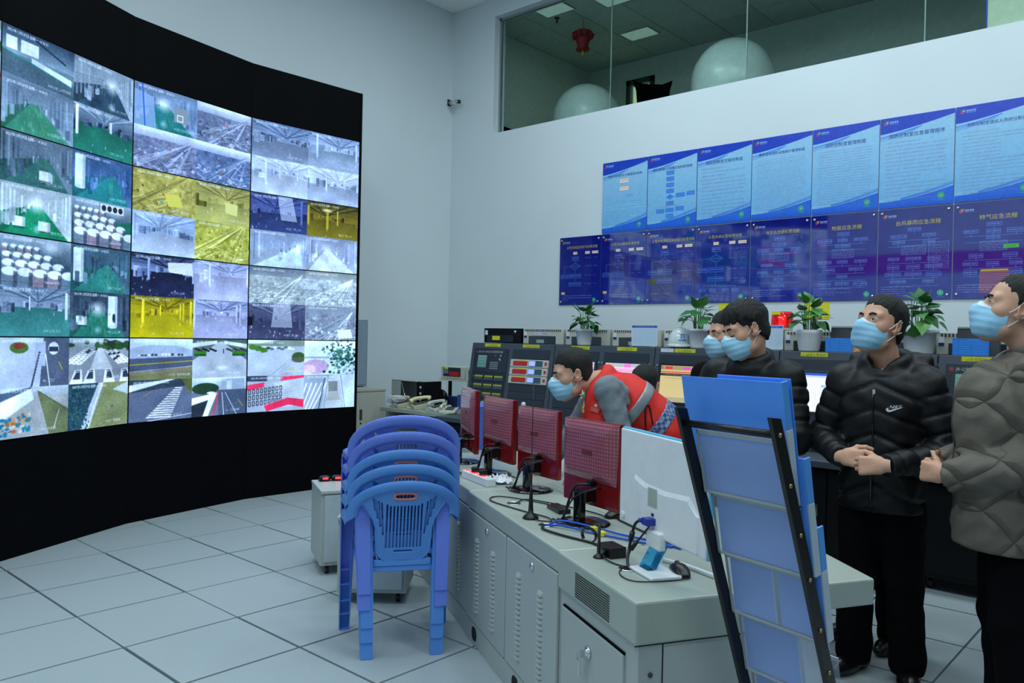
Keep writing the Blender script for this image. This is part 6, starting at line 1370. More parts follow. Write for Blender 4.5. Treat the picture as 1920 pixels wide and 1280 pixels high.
def head_parts(neck, hair, gaze=0.0, masked=True, h=.0038):
    """head frame: x right, y face, z up, origin between the ears. neck = base of the neck in this frame"""
    F = Fld((-.10, min(-.125, neck[1] - .085), min(-.24, neck[2] - .06)), (.10, max(.135, neck[1] + .08), .145), h)
    F.ell((0, -.012, .036), (.0745, .094, .086), .02)
    F.ell((0, .022, -.035), (.060, .070, .082), .03)
    F.rc((-.042, .02, -.082), (0, .062, -.102), .022, .020, .03).rc((.042, .02, -.082), (0, .062, -.102), .022, .020, .03)
    F.ell((-.044, .050, -.022), (.020, .019, .020), .035).ell((.044, .050, -.022), (.020, .019, .020), .035)
    F.rc((-.044, .070, .024), (.044, .070, .024), .011, .011, .022)
    for s_ in (-1, 1):
        F.ell((s_ * .033, .094, .004), (.017, .013, .011), .016, 's')
        F.ell((s_ * .032, .0735, .003), (.0165, .0125, .0135), .006)                     # lids over the eyeball
    F.rc((0, .083, .012), (0, .106, -.030), .009, .0125, .012).ell((-.013, .093, -.033), (.009, .010, .008), .008).ell((.013, .093, -.033), (.009, .010, .008), .008)
    F.rc((-.020, .080, -.068), (.020, .080, -.068), .0075, .0075, .010).rc((-.017, .078, -.078), (.017, .078, -.078), .008, .008, .008)
    for s_ in (-1, 1):
        E_ = Rm(s_ * -22, 0, s_ * 8)
        F.ell((s_ * .079, -.012, -.006), (.008, .020, .033), .008, 'u', E_.T).ell((s_ * .086, -.008, .0), (.006, .011, .019), .005, 's', E_.T).rc((s_ * .075, .004, -.028), (s_ * .074, -.004, -.036), .007, .006, .008)
    F.rc((0, -.022, -.055), neck, .052, .058, .025)
    head = F.mesh()
    # hair: the head swollen a little, kept behind a hairline
    G = Fld((-.105, -.130, -.12), (.105, .125, .155), .0042)
    th = hair.get('th', .012)
    G.ell((0, -.012, .036), (.0755, .095, .087), .02); G.ell((0, -.030, -.03), (.066, .070, .07), .03)
    fr, tp, nape, sb = hair.get('front', .066), hair.get('temple', .045), hair.get('nape', -.075), hair.get('side', -.004)
    def line(P):
        x, y, z = P[..., 0], P[..., 1], P[..., 2]; ax = np.abs(x)
        zf = fr - (ax / .075) ** 2 * (fr - tp) * .8 + hair.get('fringe', 0) * (np.sin(x * 190) * .5 + np.sin(x * 310 + 1) * .5)
        t = np.clip((y - .055) / .03, 0, 1); b_ = np.clip((-y - .005) / .07, 0, 1)
        side = np.where(y > .012, tp - .01, sb + .014); mid = sb * (1 - b_) + nape * b_
        m_ = np.clip((y + .002) / .02, 0, 1); zz = mid * (1 - m_) + side * m_; c = np.clip((y - .034) / .016, 0, 1); zz = zz * (1 - c) + np.minimum(zf, .2) * c
        return zz - z + .0022 * np.sin(x * 410 + y * 130) + .0016 * np.sin(x * 230 - y * 310)
    G.move(lambda P: -th * (.03 + .97 * np.clip(-line(P) / .060, 0, 1)) * np.clip(.45 + (P[..., 2] - .01) / .09, .35, 1)); G.cut(line, .003)
    fq = hair.get('rough', .0012); G.move(lambda P: fq * (np.sin(P[..., 0] * 330 + 3 * np.sin(P[..., 1] * 60)) * np.sin(P[..., 2] * 120 + P[..., 1] * 160) + .6 * np.sin(P[..., 0] * 170 + P[..., 1] * 90 + 1.3)))
    hairm = G.mesh()
    mask = None
    if masked:
        K = Fld((-.09, -.02, -.135), (.09, .145, .03), .0032)
        K.ell((0, .020, -.045), (.064, .078, .080), .03).rc((0, .092, -.012), (0, .110, -.032), .016, .020, .045).ell((0, .074, -.078), (.050, .036, .042), .04)
        K.move(lambda P: -.0035 - .0006 * np.sign(np.sin((P[..., 2] + .02) * 250)) * np.abs(np.sin((P[..., 2] + .02) * 250)) ** .5 * np.clip((P[..., 1] - .03) / .04, 0, 1))
        # upper edge climbs over the nose, sides stop before the ears, lower edge under the chin
        K.cut(lambda P: P[..., 2] - (-.006 - .30 * np.abs(P[..., 0]) ** 1.0 * .55 + .012 * np.exp(-(P[..., 0] / .014) ** 2)), .004)
        K.cut(lambda P: .020 + .16 * (np.abs(P[..., 2] + .055)) - P[..., 1], .004); K.cut(lambda P: -.118 + .25 * np.clip(.06 - P[..., 1], 0, 1) - P[..., 2], .006)
        mask = K.mesh()
    return head, hairm, mask
def person(label, loc, facing, hd, hair, skinm=SKIN, gaze=(0, 0), masked=True, closed=False, hands=(), torso=None, neckb=(0, -.03, 1.45), group=None, hairm=HAIR):
    """root mesh = the whole skin; hd = (head position, yaw, pitch, roll) in the person's own frame"""
    hp, yaw, pitch, roll = hd; HR = Rm(yaw, pitch, roll); HS = 1.12; nb = HR.T @ (np.array(neckb) - np.array(hp)) / HS
    hm, hr, mk = head_parts(nb, hair, masked=masked); M = T4(HR * HS, hp); parts = [xf(hm, M)] + list(hands)
    if torso is not None: parts.append(torso)
    root = skin('person', join(*parts), skinm); root.location = (loc[0], loc[1], 0); root.rotation_euler = (0, 0, math.atan2(-facing[0], facing[1])); tag(root, label, 'person', group)
    skin('hair', xf(hr, M), hairm, root)
    if mk is not None:
        v, f = mk; top = v[:, 2] > (-.006 - .165 * np.abs(v[:, 0]) + .012 * np.exp(-(v[:, 0] / .014) ** 2)) - .005
        ft = top[f].all(1); mo = skin('face_mask', xf((v, f[~ft]), M), MASK, root); skin('mask_edge', xf((v, f[ft]), M), MASKW, mo)
        for s_ in (-1, 1):
            for pts in ([(s_ * .060, .036, -.030), (s_ * .072, .016, -.014), (s_ * .080, -.002, .010), (s_ * .085, -.022, .018)], [(s_ * .058, .030, -.085), (s_ * .068, .010, -.062), (s_ * .075, -.008, -.040), (s_ * .083, -.030, -.022)]):
                b = MB().tube(catmull(pts, 4), .0017, 6); b.v = [tuple(M[:3, :3] @ np.array(q) + M[:3, 3]) for q in b.v]; b.build('ear_loop', LOOP, mo)
    for s_ in (-1, 1):
        b = MB().tube(catmull([(s_ * .015, .0915, .022), (s_ * .030, .0905, .0285), (s_ * .048, .076, .024)], 5), [.003] + [.0042] * 8 + [.002] * 2, 6); b.v = [tuple(M[:3, :3] @ np.array(q) + M[:3, 3]) for q in b.v]; b.build('eyebrow', BROW, root)
        if closed:
            b = MB().tube(catmull([(s_ * .019, .0865, -.004), (s_ * .032, .0875, -.0075), (s_ * .045, .080, -.004)], 5), .0018, 6); b.v = [tuple(M[:3, :3] @ np.array(q) + M[:3, 3]) for q in b.v]; b.build('eyelashes', BROW, root); continue
        gx, gz = gaze; n_ = np.array((math.sin(gx) + s_ * .18, 1, math.sin(gz))); n_ /= np.linalg.norm(n_)
        def eye(r0, r1, dz, c0, grow):
            b = MB(); P_ = []; ctr = np.array((s_ * .032, .0735, .003)); ring = 18
            for q in range(ring):
                a = math.tau * q / ring; x, z = r0 * math.cos(a), r1 * math.sin(a) + dz; x += c0[0]; z += c0[1]
                k = max(0, 1 - (x / .0165) ** 2 - (z / .0135) ** 2); P_.append(tuple(ctr + (x, .0125 * math.sqrt(k) + grow, z)))
            k = max(0, 1 - (c0[0] / .0165) ** 2 - ((dz + c0[1]) / .0135) ** 2); P_.append(tuple(ctr + (c0[0], .0125 * math.sqrt(k) + grow, dz + c0[1])))
            b.raw(P_, [(q, (q + 1) % ring, ring) for q in range(ring)]); b.v = [tuple(M[:3, :3] @ np.array(q) + M[:3, 3]) for q in b.v]; return b
        e = eye(.0112, .0042, .0005, (0, 0), .0012).build('eye', EYEW, root, fix=False); eye(.0046, .0042, .0005, (.0052 * math.sin(gx) * 1.3, .002 * math.sin(gz)), .0020).build('iris', IRIS, e, fix=False)
        b = MB().tube([eye(.0112, .0046, .0005, (0, 0), .0016).v[q] for q in range(0, 10)], .0012, 5); b.build('eyelashes', BROW, e)
    return root
def hand(curl, thumb=.4, spread=.06, h=.0026, sz=1.0):
    """left hand frame: x thumb side, y fingers, z back of the hand, origin at the wrist"""
    F = Fld((-.07, -.035, -.095), (.085, .20, .05), h); F.rc((0, -.03, 0), (0, .012, 0), .026, .026, .02, sc=(1.1, 1, .8), M=np.eye(3))
    for x0, x1 in ((.024, .030), (.008, .010), (-.008, -.011), (-.022, -.030)): F.rc((x0, .012, 0), (x1, .084, .002), .0145, .0125, .014)
    F.ell((.022, .035, -.012), (.016, .030, .013), .02)
    for i, (x, L, r) in enumerate(((.030, .071, .0092), (.010, .080, .0095), (-.011, .075, .0092), (-.030, .058, .0082))):
        p = np.array((x, .086 - .003 * abs(i - 1.2) ** 2, .002)); a = 0; sx = (1.5 - i) * spread
        c = curl[i] if hasattr(curl, '__len__') else curl
        for j, (fr, cj) in enumerate(((.46, .85), (.30, 1.15), (.24, .75))):
            a += c * cj; q = p + L * fr * np.array((math.sin(sx) * math.cos(a), math.cos(sx) * math.cos(a), -math.sin(a))); F.rc(p, q, r * (1 - .08 * j), r * (.94 - .09 * j), .004); p = q
    a0 = np.array((.022, .018, -.008)); a1 = a0 + .042 * np.array((.72, .66, -.25)); d2 = np.array((.72 - thumb * .7, .75, -.25 - thumb * .35)); d2 /= np.linalg.norm(d2); a2 = a1 + .034 * d2; d3 = d2 + np.array((-thumb * .4, 0, -.15 * thumb)); d3 /= np.linalg.norm(d3)
    F.rc(a0, a1, .015, .0125, .012).rc(a1, a2, .0115, .0105, .005).rc(a2, a2 + .027 * d3, .0105, .0085, .004)
    v, f = F.mesh(); return v * sz, f
def hmat(pos, thumbdir, fingdir, dorsal):
    y = np.array(fingdir, float); y /= np.linalg.norm(y); z = np.array(dorsal, float); z = z - y * (z @ y); z /= np.linalg.norm(z); x = np.cross(y, z); x *= np.sign(x @ np.array(thumbdir)); M = np.eye(4); M[:3, 0], M[:3, 1], M[:3, 2], M[:3, 3] = x, y, z, pos; return M
def crease(u, w_): return np.exp(-((u - np.round(u)) / w_) ** 2)
def folds(amp, f=1.0, seed=0.0):
    return lambda P: amp * (np.sin(P[..., 0] * 31 * f + 2.1 * np.sin(P[..., 2] * 17 * f + seed) + seed) * np.sin(P[..., 2] * 26 * f + 1.7 * np.sin(P[..., 1] * 23 * f) + seed * 2) + .5 * np.sin(P[..., 1] * 47 * f + P[..., 2] * 38 * f + seed))
def arm(F, sh, el, wr, r=(.085, .068, .050), k=.03, pitch=.095, amp=.011, w_=.10):
    for a, b, ra, rb in ((sh, el, r[0], r[1]), (el, wr, r[1], r[2])):
        L = float(np.linalg.norm(np.array(b) - np.array(a))); F.rc(a, b, ra, rb, k, disp=(lambda P, t, L=L: -amp * crease(t * L / pitch + .3, w_)) if amp else None)
    return F
def base_body(els, wrs, shs, hips=(0, 0, .90), chest=(0, 0, 1.28), knees=None, ankles=None, nb=(0, -.03, 1.45), sq=.7):
    """the coarse skin under the clothes"""
    P = [np.array(p, float) for p in (hips, chest, nb, *els, *wrs, *shs, *(knees or ()), *(ankles or ()))]; F = Fld(np.min(P, 0) - .2, np.max(P, 0) + .2, .016)
    F.rc(hips, chest, .13, .14, .05, sc=(1, sq, 1), M=np.eye(3)).rc(chest, nb, .10, .055, .05)
    for sh, el, wr in zip(shs, els, wrs): F.rc(chest, sh, .08, .05, .04).rc(sh, el, .045, .038, .03).rc(el, wr, .036, .026, .02)
    if knees:
        for s_, kn, an in zip((1, -1), knees, ankles): F.rc((hips[0] + s_ * .085, hips[1], hips[2] - .04), kn, .080, .052, .03).rc(kn, an, .050, .036, .03).rc(an, (an[0], an[1] + .04, an[2] - .035), .03, .022, .02)
    return F.mesh()
def trousers(hips, knees, ankles, m, root, name='trousers', hem=.078, wide=1.0):
    P = [np.array(p, float) for p in (hips, *knees, *ankles)]; F = Fld(np.min(P, 0) - .2, np.max(P, 0) + .2, .011)
    F.rc((hips[0] - .06, hips[1], hips[2] + .04), (hips[0] + .06, hips[1], hips[2] + .04), .115, .115, .04, sc=(1, .95, 1), M=np.eye(3))
    for s_, kn, an in zip((1, -1), knees, ankles):
        F.rc((hips[0] + s_ * .085, hips[1], hips[2] - .02), kn, .108 * wide, .082 * wide, .03).rc(kn, an, .080 * wide, hem * wide, .03)
    F.move(folds(.004, 1.0, 1.1)).cut(lambda P: (min(a[2] for a in ankles) - .045) - P[..., 2], .006); return skin(name, F.mesh(), m, root)
def shoe(an, yaw, m, root):
    F = Fld((-.07, -.11, -.01), (.07, .22, .14), .006); F.rc((0, -.045, .05), (0, -.02, .10), .044, .046, .02).rc((0, -.05, .035), (0, .10, .038), .040, .044, .03, sc=(1, 1, .85), M=np.eye(3)).rc((0, .06, .033), (0, .155, .028), .043, .033, .03, sc=(1, 1, .8), M=np.eye(3)); F.cut(lambda P: .002 - P[..., 2], .003)
    o = skin('shoe', xf(F.mesh(), T4(Rm(yaw), (an[0], an[1] - .01, 0))), m, root); return o
NYL = mat('black_nylon', (10, 12, 15), .50, spec=.35, noise=(30, .1), bump=(60, .10)); NYL2 = mat('black_nylon_soft', (11, 13, 16), .54, spec=.35, noise=(30, .1), bump=(60, .12)); KHAKI = mat('grey_green_nylon', (104, 98, 88), .62, spec=.3, noise=(25, .06), bump=(60, .12))
def quilt(m, p=.165, depth=.012):
    """stitched diamonds pressed into the cloth"""
    nt = m.node_tree; b = nt.nodes['Principled BSDF']; tc = nt.nodes.new('ShaderNodeTexCoord'); sp = nt.nodes.new('ShaderNodeSeparateXYZ'); nt.links.new(tc.outputs['Object'], sp.inputs[0])
    def f(op, a, c=None, v=None):
        n = nt.nodes.new('ShaderNodeMath'); n.operation = op; nt.links.new(a, n.inputs[0])
        if c is not None: nt.links.new(c, n.inputs[1])
        elif v is not None: n.inputs[1].default_value = v
        return n.outputs[0]
    a = f('ADD', f('MULTIPLY', sp.outputs['Y'], v=1.05), f('MULTIPLY', f('ABSOLUTE', sp.outputs['X']), v=.5)); z = f('MULTIPLY', sp.outputs['Z'], v=.8); hs = []
    for op in ('ADD', 'SUBTRACT'):
        u = f('DIVIDE', f(op, a, z), v=p); d = f('ABSOLUTE', f('SUBTRACT', u, f('ROUND', u))); hs.append(f('POWER', f('MINIMUM', f('MULTIPLY', d, v=6.0), v=1.0), v=.45))
    h = f('MINIMUM', hs[0], hs[1]); bp = nt.nodes.new('ShaderNodeBump'); bp.inputs['Strength'].default_value = .9; bp.inputs['Distance'].default_value = depth
    nt.links.new(h, bp.inputs['Height']); old = b.inputs['Normal'].links
    if old: nt.links.new(old[0].from_socket, bp.inputs['Normal'])
    nt.links.new(bp.outputs[0], b.inputs['Normal'])
quilt(KHAKI)
TROU = mat('navy_black_trousers', (6, 7, 11), .9, spec=.1); TROU2 = mat('black_trousers', (5, 6, 7), .9, spec=.1); SHOE = mat('black_leather', (12, 12, 13), .28); NAVY = mat('navy_shirt', (22, 28, 54), .8); FLEECE = mat('black_fleece', (7, 8, 10), .9, spec=.15)
def lanyard_mat():
    m = bpy.data.materials.new('coloured_lanyard'); m.use_nodes = True; nt = m.node_tree; b = nt.nodes['Principled BSDF']; b.inputs['Roughness'].default_value = .7; tc = nt.nodes.new('ShaderNodeTexCoord'); v = nt.nodes.new('ShaderNodeTexVoronoi'); v.inputs['Scale'].default_value = 70; nt.links.new(tc.outputs['Object'], v.inputs['Vector']); s_ = nt.nodes.new('ShaderNodeSeparateColor'); nt.links.new(v.outputs['Color'], s_.inputs[0]); r = nt.nodes.new('ShaderNodeValToRGB'); r.color_ramp.interpolation = 'CONSTANT'; e = r.color_ramp.elements; e[0].color = lin((226, 226, 220)) + (1,); e[1].position = .3; e[1].color = lin((210, 40, 40)) + (1,)
    for p, c in ((.5, (60, 160, 70)), (.66, (230, 200, 60)), (.8, (40, 90, 190))): q = e.new(p); q.color = lin(c) + (1,)
    nt.links.new(s_.outputs[0], r.inputs[0]); nt.links.new(r.outputs[0], b.inputs['Base Color']); return m
LANY = lanyard_mat()
def ribbon(pts, w_, m, name, parent, side=(1, 0, 0)):
    b = MB(); P = catmull(pts, 5); V_ = []; sd = np.array(side, float)
    for p in P: V_ += [tuple(p - sd * w_ / 2), tuple(p + sd * w_ / 2)]
    return b.raw(V_, [(2 * i, 2 * i + 1, 2 * i + 3, 2 * i + 2) for i in range(len(P) - 1)], 0, False).build(name, m, parent)
def puffer(shs, els, wrs, hem, chest, m, root, r=.205, sq=.78, pitch=.115, amp=.014, chevron=.0, collar=True, hood=False, nb=(0, -.03, 1.45), diag=False, h=.009, vneck=False, arm_r=(.092, .078, .056), low=(-.0, .0)):
    P = [np.array(p, float) for p in (hem, chest, nb, *els, *wrs, *shs)]; F = Fld(np.min(P, 0) - .27, np.max(P, 0) + .27, h)
    def bands(P_, t):
        u = (P_[..., 2] - chevron * np.abs(P_[..., 0])) / pitch; return -amp * crease(u, .10)
    def dia(P_, t):
        a = P_[..., 1] * 1.05 + np.abs(P_[..., 0]) * .5; return -amp * np.maximum(crease((a + P_[..., 2] * .8) / pitch, .10), crease((a - P_[..., 2] * .8) / pitch, .10))
    dq = None if diag else bands
    F.rc(hem, chest, r, r * .98, .04, sc=(1, sq, 1), M=np.eye(3), disp=dq)
    c2 = np.array(chest); F.rc(c2 + (0, 0, .02), np.array(nb) + (0, 0, -.09), r * .86, r * .50, .06, sc=(1, sq, 1), M=np.eye(3), disp=dq)
    for sh, el, wr in zip(shs, els, wrs):
        F.rc(np.array(nb) + (0, 0, -.075), sh, .070, .072, .06)
        if diag:
            for a, b, ra, rb in ((sh, el, arm_r[0], arm_r[1]), (el, wr, arm_r[1], arm_r[2])): F.rc(a, b, ra, rb, .03)
        else: arm(F, sh, el, wr, arm_r, .03, .085, .010)
        d = np.array(el, float) - np.array(wr); d /= np.linalg.norm(d); w0 = np.array(wr) - .0 * d
        F.put(*(lambda sl, P_: (sl, (-(P_ - w0) @ d - .02).astype(np.float32) if False else np.where(np.linalg.norm(P_ - w0, axis=-1) < .085, -((P_ - w0) @ d), -1.).astype(np.float32), .004, 'i'))(*F.sub(w0 - .1, w0 + .1)))
    nbv = np.array(nb)
    if collar:
        for q in range(16):
            a = math.tau * q / 16; a2 = math.tau * (q + 1) / 16; f0 = lambda a: nbv + (.088 * math.cos(a), .085 * math.sin(a) + .012, .010 - .030 * math.sin(a)); F.rc(f0(a), f0(a2), .028, .028, .02).rc(f0(a) + (0, 0, .028), f0(a2) + (0, 0, .028), .022, .022, .015)
    if hood: F.ell(nbv + (-.03, -.15, -.01), (.165, .10, .085), .03).rc(nbv + (-.15, -.06, .03), nbv + (.15, -.06, .03), .035, .035, .03).rc(nbv + (-.12, -.085, -.02), nbv + (.12, -.085, -.02), .060, .060, .04).rc(nbv + (-.10, -.12, -.07), nbv + (.10, -.12, -.07), .055, .055, .04).rc(nbv + (-.125, -.06, 0), nbv + (-.075, .09, -.05), .042, .026, .03).rc(nbv + (.125, -.06, 0), nbv + (.075, .09, -.05), .042, .026, .03)
    if diag: F.move(lambda P_: -dia(P_, None))
    F.rc(nbv + (0, .02, -.05), nbv + (0, .03, .12), .062, .066, .02, 's')
    if vneck: F.rc(nbv + (0, .10, -.10), nbv + (0, .075, .10), .012, .060, .02, 's')
    F.move(folds(.0035, 1.25, hem[2])).cut(lambda P_: hem[2] - low[0] - P_[..., 2], .01); vf = F.mesh(); return skin('padded_jacket', vf, m, root), vf

# --- man looking up, black padded jacket with a hood (his right is at the left of the picture)
shs, els, wrs = [(.175, -.01, 1.375), (-.175, -.01, 1.375)], [(.285, -.03, 1.09), (-.285, .0, 1.07)], [(.100, .275, 1.045), (-.100, .320, 1.035)]
kn, an = [(.10, .02, .48), (-.105, .01, .48)], [(.115, -.02, .085), (-.12, -.03, .085)]
tor = base_body(els, wrs, shs, knees=kn, ankles=an)
hL = xf(hand((.95, 1.0, 1.05, 1.1), .55, .03), hmat((-.088, .330, 1.035), (0, .1, 1), (1, .14, -.10), (.1, 1, .2)))
hR = xf(hand((1.25, 1.3, 1.3, 1.3), .75, .02), hmat((.088, .283, 1.050), (0, .25, 1), (-1, .25, -.03), (.35, 1, .25)))
P3 = person('man in a black hooded padded jacket with a white sports mark, looking up', (-1.185, 3.93), (.032, -1.0), ((.012, .035, 1.643), -26, 13, -2), dict(th=.011, front=.070, temple=.046), gaze=(-.5, .5), hands=[hL, hR], torso=tor)
J3, J3v = puffer(shs, els, wrs, (0, .01, .74), (0, .01, 1.27), NYL, P3, low=(-.05, 0), r=.19, amp=.011, chevron=-.45, hood=True, vneck=True, arm_r=(.086, .072, .052))
trousers((0, 0, .80), kn, an, TROU, P3); [shoe(a, y, SHOE, P3) for a, y in zip(an, (-14, 14))]
tr = bvh(J3v)
NIKE = mat('white_print', (226, 230, 234), .6)
sw = [(-.050, .002), (-.046, -.010), (-.036, -.016), (-.024, -.015), (.052, .016), (-.018, -.002), (-.030, -.003), (-.036, .004), (-.034, .014)]
cu = bpy.data.curves.new('n', 'FONT'); cu.body = 'NIKE'; cu.size = .030; cu.shear = .3; tob = bpy.data.objects.new('n', cu); tme = tob.to_mesh(); polys = [[(tme.vertices[i].co.x - .030, tme.vertices[i].co.y + .006) for i in p.vertices] for p in tme.polygons]; tob.to_mesh_clear(); bpy.data.objects.remove(tob)
sc_ = lambda L: [[(p[0] * .70, p[1] * .70) for p in q] for q in L]
decal(sc_([sw] + polys), (-.085, .3, 1.265), (-1, .0, .06), (.05, 0, 1), (0, -1, 0), tr, .004, NIKE, 'chest_logo', P3)
MB().tube([((h_ := tr.ray_cast(Vector((.004, .6, z)), Vector((0, -1, 0))))[0] + Vector((0, .002, 0)) if True else 0) for z in np.linspace(.82, 1.34, 14)], .005, 6).build('zipper', BLKG, P3)
MB().bb((-.006, .0, 0), (.006, .006, .02)).build('zip_pull', CHROME, P3, 0, tuple(tr.ray_cast(Vector((0, .6, 1.33)), Vector((0, -1, 0)))[0]))
# --- man in the grey green quilted jacket, at the right edge
shs, els, wrs = [(.20, -.03, 1.44), (-.20, -.03, 1.44)], [(.27, -.02, 1.14), (-.275, -.06, 1.14)], [(.095, .265, 1.050), (-.095, .265, 1.040)]
kn, an = [(.11, .02, .50), (-.11, .02, .50)], [(.12, -.02, .085), (-.12, -.02, .085)]; NB4 = (0, -.05, 1.51)
tor = base_body(els, wrs, shs, chest=(0, 0, 1.32), knees=kn, ankles=an, nb=NB4)
hL = xf(hand((.75, .85, .9, .95), .25, .03), hmat((-.072, .280, 1.042), (0, -.2, 1), (.75, .62, .02), (-.55, .8, .1)))
hR = xf(hand((.95, 1.0, 1.05, 1.1), .3, .03), hmat((.080, .270, 1.052), (0, .1, 1), (-.78, .60, .02), (.6, .8, .1)))
P4 = person('man in a grey green quilted jacket at the right edge, hands clasped, head raised', (-.60, 3.67), (-.93, -.37), ((0, .03, 1.70), 2, 14, 2), dict(th=.008, front=.082, temple=.058, rough=.0012), gaze=(0, .4), hands=[hL, hR], torso=tor, neckb=NB4)
J4, J4v = puffer(shs, els, wrs, (0, .03, .77), (0, .035, 1.30), KHAKI, P4, r=.225, sq=.88, pitch=.165, amp=.006, diag=True, nb=NB4, arm_r=(.105, .092, .064), h=.0085)
trousers((0, 0, .88), kn, an, TROU, P4, wide=1.1); [shoe(a, y, SHOE, P4) for a, y in zip(an, (-12, 12))]
F = Fld((-.16, -.2, 1.38), (.16, .16, 1.62), .008)
for q in range(18):
    a, a2 = math.tau * q / 18, math.tau * (q + 1) / 18; f0 = lambda a: np.array(NB4) + (.080 * math.cos(a), .080 * math.sin(a) + .015, .035 - .035 * math.sin(a)); F.rc(f0(a), f0(a2), .020, .020, .015)
skin('polo_collar', F.mesh(), NAVY, P4)
tr4 = bvh(J4v); MB().tube([tr4.ray_cast(Vector((.0, .8, z)), Vector((0, -1, 0)))[0] + Vector((0, .002, 0)) for z in np.linspace(.86, 1.38, 12)], .0035, 6).build('zipper', GREYD, P4)
h_ = tr4.ray_cast(Vector((-.9, .17, 1.25)), Vector((1, -.25, 0)))
if h_[0] is not None: MB().lathe([(.016, 0), (.016, .004), (0, .005)], n=14).build('sleeve_badge', NAVY, P4, 0, tuple(h_[0]), (0, R(-90), 0))
# --- man with the bowed head, black padded jacket
shs, els, wrs = [(.195, .0, 1.375), (-.195, .0, 1.375)], [(.27, .05, 1.10), (-.27, .05, 1.08)], [(.12, .25, 1.08), (-.12, .27, 1.08)]
kn, an = [(.10, .02, .48), (-.10, .02, .48)], [(.11, -.02, .085), (-.11, -.02, .085)]; NB2 = (0, -.01, 1.435)
tor = base_body(els, wrs, shs, knees=kn, ankles=an, nb=NB2)
hL = xf(hand(.7, .4), hmat((-.11, .285, 1.08), (0, .3, 1), (.9, .45, 0), (-.3, 1, .1))); hR = xf(hand(.7, .4), hmat((.11, .265, 1.08), (0, .3, 1), (-.9, .45, 0), (.3, 1, .1)))
P2 = person('young man in a black padded jacket with head bowed behind the blue folders', (-1.84, 3.93), (-.055, -.998), ((0, .075, 1.615), -36, -20, 6), dict(th=.020, front=.044, temple=.030, fringe=.008, rough=.0032, side=-.010), closed=True, hands=[hL, hR], torso=tor, neckb=NB2)
J2, J2v = puffer(shs, els, wrs, (0, .01, .78), (0, .01, 1.25), NYL2, P2, r=.19, nb=NB2, pitch=.125, amp=.009, arm_r=(.092, .078, .056))
trousers((0, 0, .86), kn, an, TROU2, P2); [shoe(a, y, SHOE, P2) for a, y in zip(an, (-12, 12))]
tr2 = bvh(J2v); MB().tube([tr2.ray_cast(Vector((.0, .8, z)), Vector((0, -1, 0)))[0] + Vector((0, .002, 0)) for z in np.linspace(.82, 1.32, 12)], .0045, 6).build('zipper', CHROME, P2)
ribbon([(-.062, .045, 1.43), (-.074, .0, 1.475), (-.066, -.06, 1.50)], .016, LANY, 'lanyard', P2, (0, .3, 1))
decal([[(-.035, 0), (.035, 0), (.035, .03), (-.035, .03)]], (-.10, .4, 1.245), (-1, 0, 0), (0, 0, 1), (0, -1, 0), tr2, .004, RED, 'chest_badge', P2)
# --- man half hidden behind him
shs, els, wrs = [(.185, .0, 1.345), (-.185, .0, 1.345)], [(.255, -.01, 1.05), (-.255, -.01, 1.05)], [(.24, .08, .82), (-.24, .08, .82)]
kn, an = [(.09, .02, .46), (-.09, .02, .46)], [(.10, -.02, .085), (-.10, -.02, .085)]; NBb = (0, -.03, 1.40)
tor = base_body(els, wrs, shs, hips=(0, 0, .88), chest=(0, 0, 1.24), knees=kn, ankles=an, nb=NBb)
hL = xf(hand(.45), hmat((-.24, .09, .815), (0, 1, 0), (0, .15, -1), (-1, 0, 0))); hR = xf(hand(.45), hmat((.24, .09, .815), (0, 1, 0), (0, .15, -1), (1, 0, 0)))
P2b = person('masked man half hidden behind the bowed man, lanyard over a navy shirt', (-2.20, 4.40), (-.20, -.98), ((0, .03, 1.595), -26, -6, 0), dict(th=.011, front=.066), hands=[hL, hR], torso=tor, neckb=NBb)
Jb, Jbv = puffer(shs, els, wrs, (0, .0, .80), (0, .0, 1.23), FLEECE, P2b, r=.19, amp=0, collar=False, nb=NBb, arm_r=(.08, .068, .052), h=.012)
trousers((0, 0, .84), kn, an, TROU2, P2b); [shoe(a, y, SHOE, P2b) for a, y in zip(an, (-10, 10))]
trb = bvh(Jbv)
def drape(tree, xs, zs, m, name, parent, off=.004):
    V_, F_ = [], []
    for z, (xa, xb) in zip(zs, xs):
        for q in range(5):
            x = xa + (xb - xa) * q / 4; h_ = tree.ray_cast(Vector((x, .8, z)), Vector((0, -1, 0))); V_.append((h_[0] + Vector((0, off, 0))) if h_[0] is not None else Vector((x, .03, z)))
    for i in range(len(zs) - 1):
        for j in range(4): F_.append((i * 5 + j, i * 5 + j + 1, i * 5 + j + 6, i * 5 + j + 5))
    return MB().raw(V_, F_).build(name, m, parent)
zz = np.linspace(.95, 1.37, 10); drape(trb, [(-.055 - .03 * (z - .95), .055 + .03 * (z - .95)) for z in zz], zz, NAVY, 'shirt_front', P2b)
drape(trb, [(.018 + .10 * (z - 1.0), .036 + .10 * (z - 1.0)) for z in zz], zz, LANY, 'lanyard', P2b, .008)
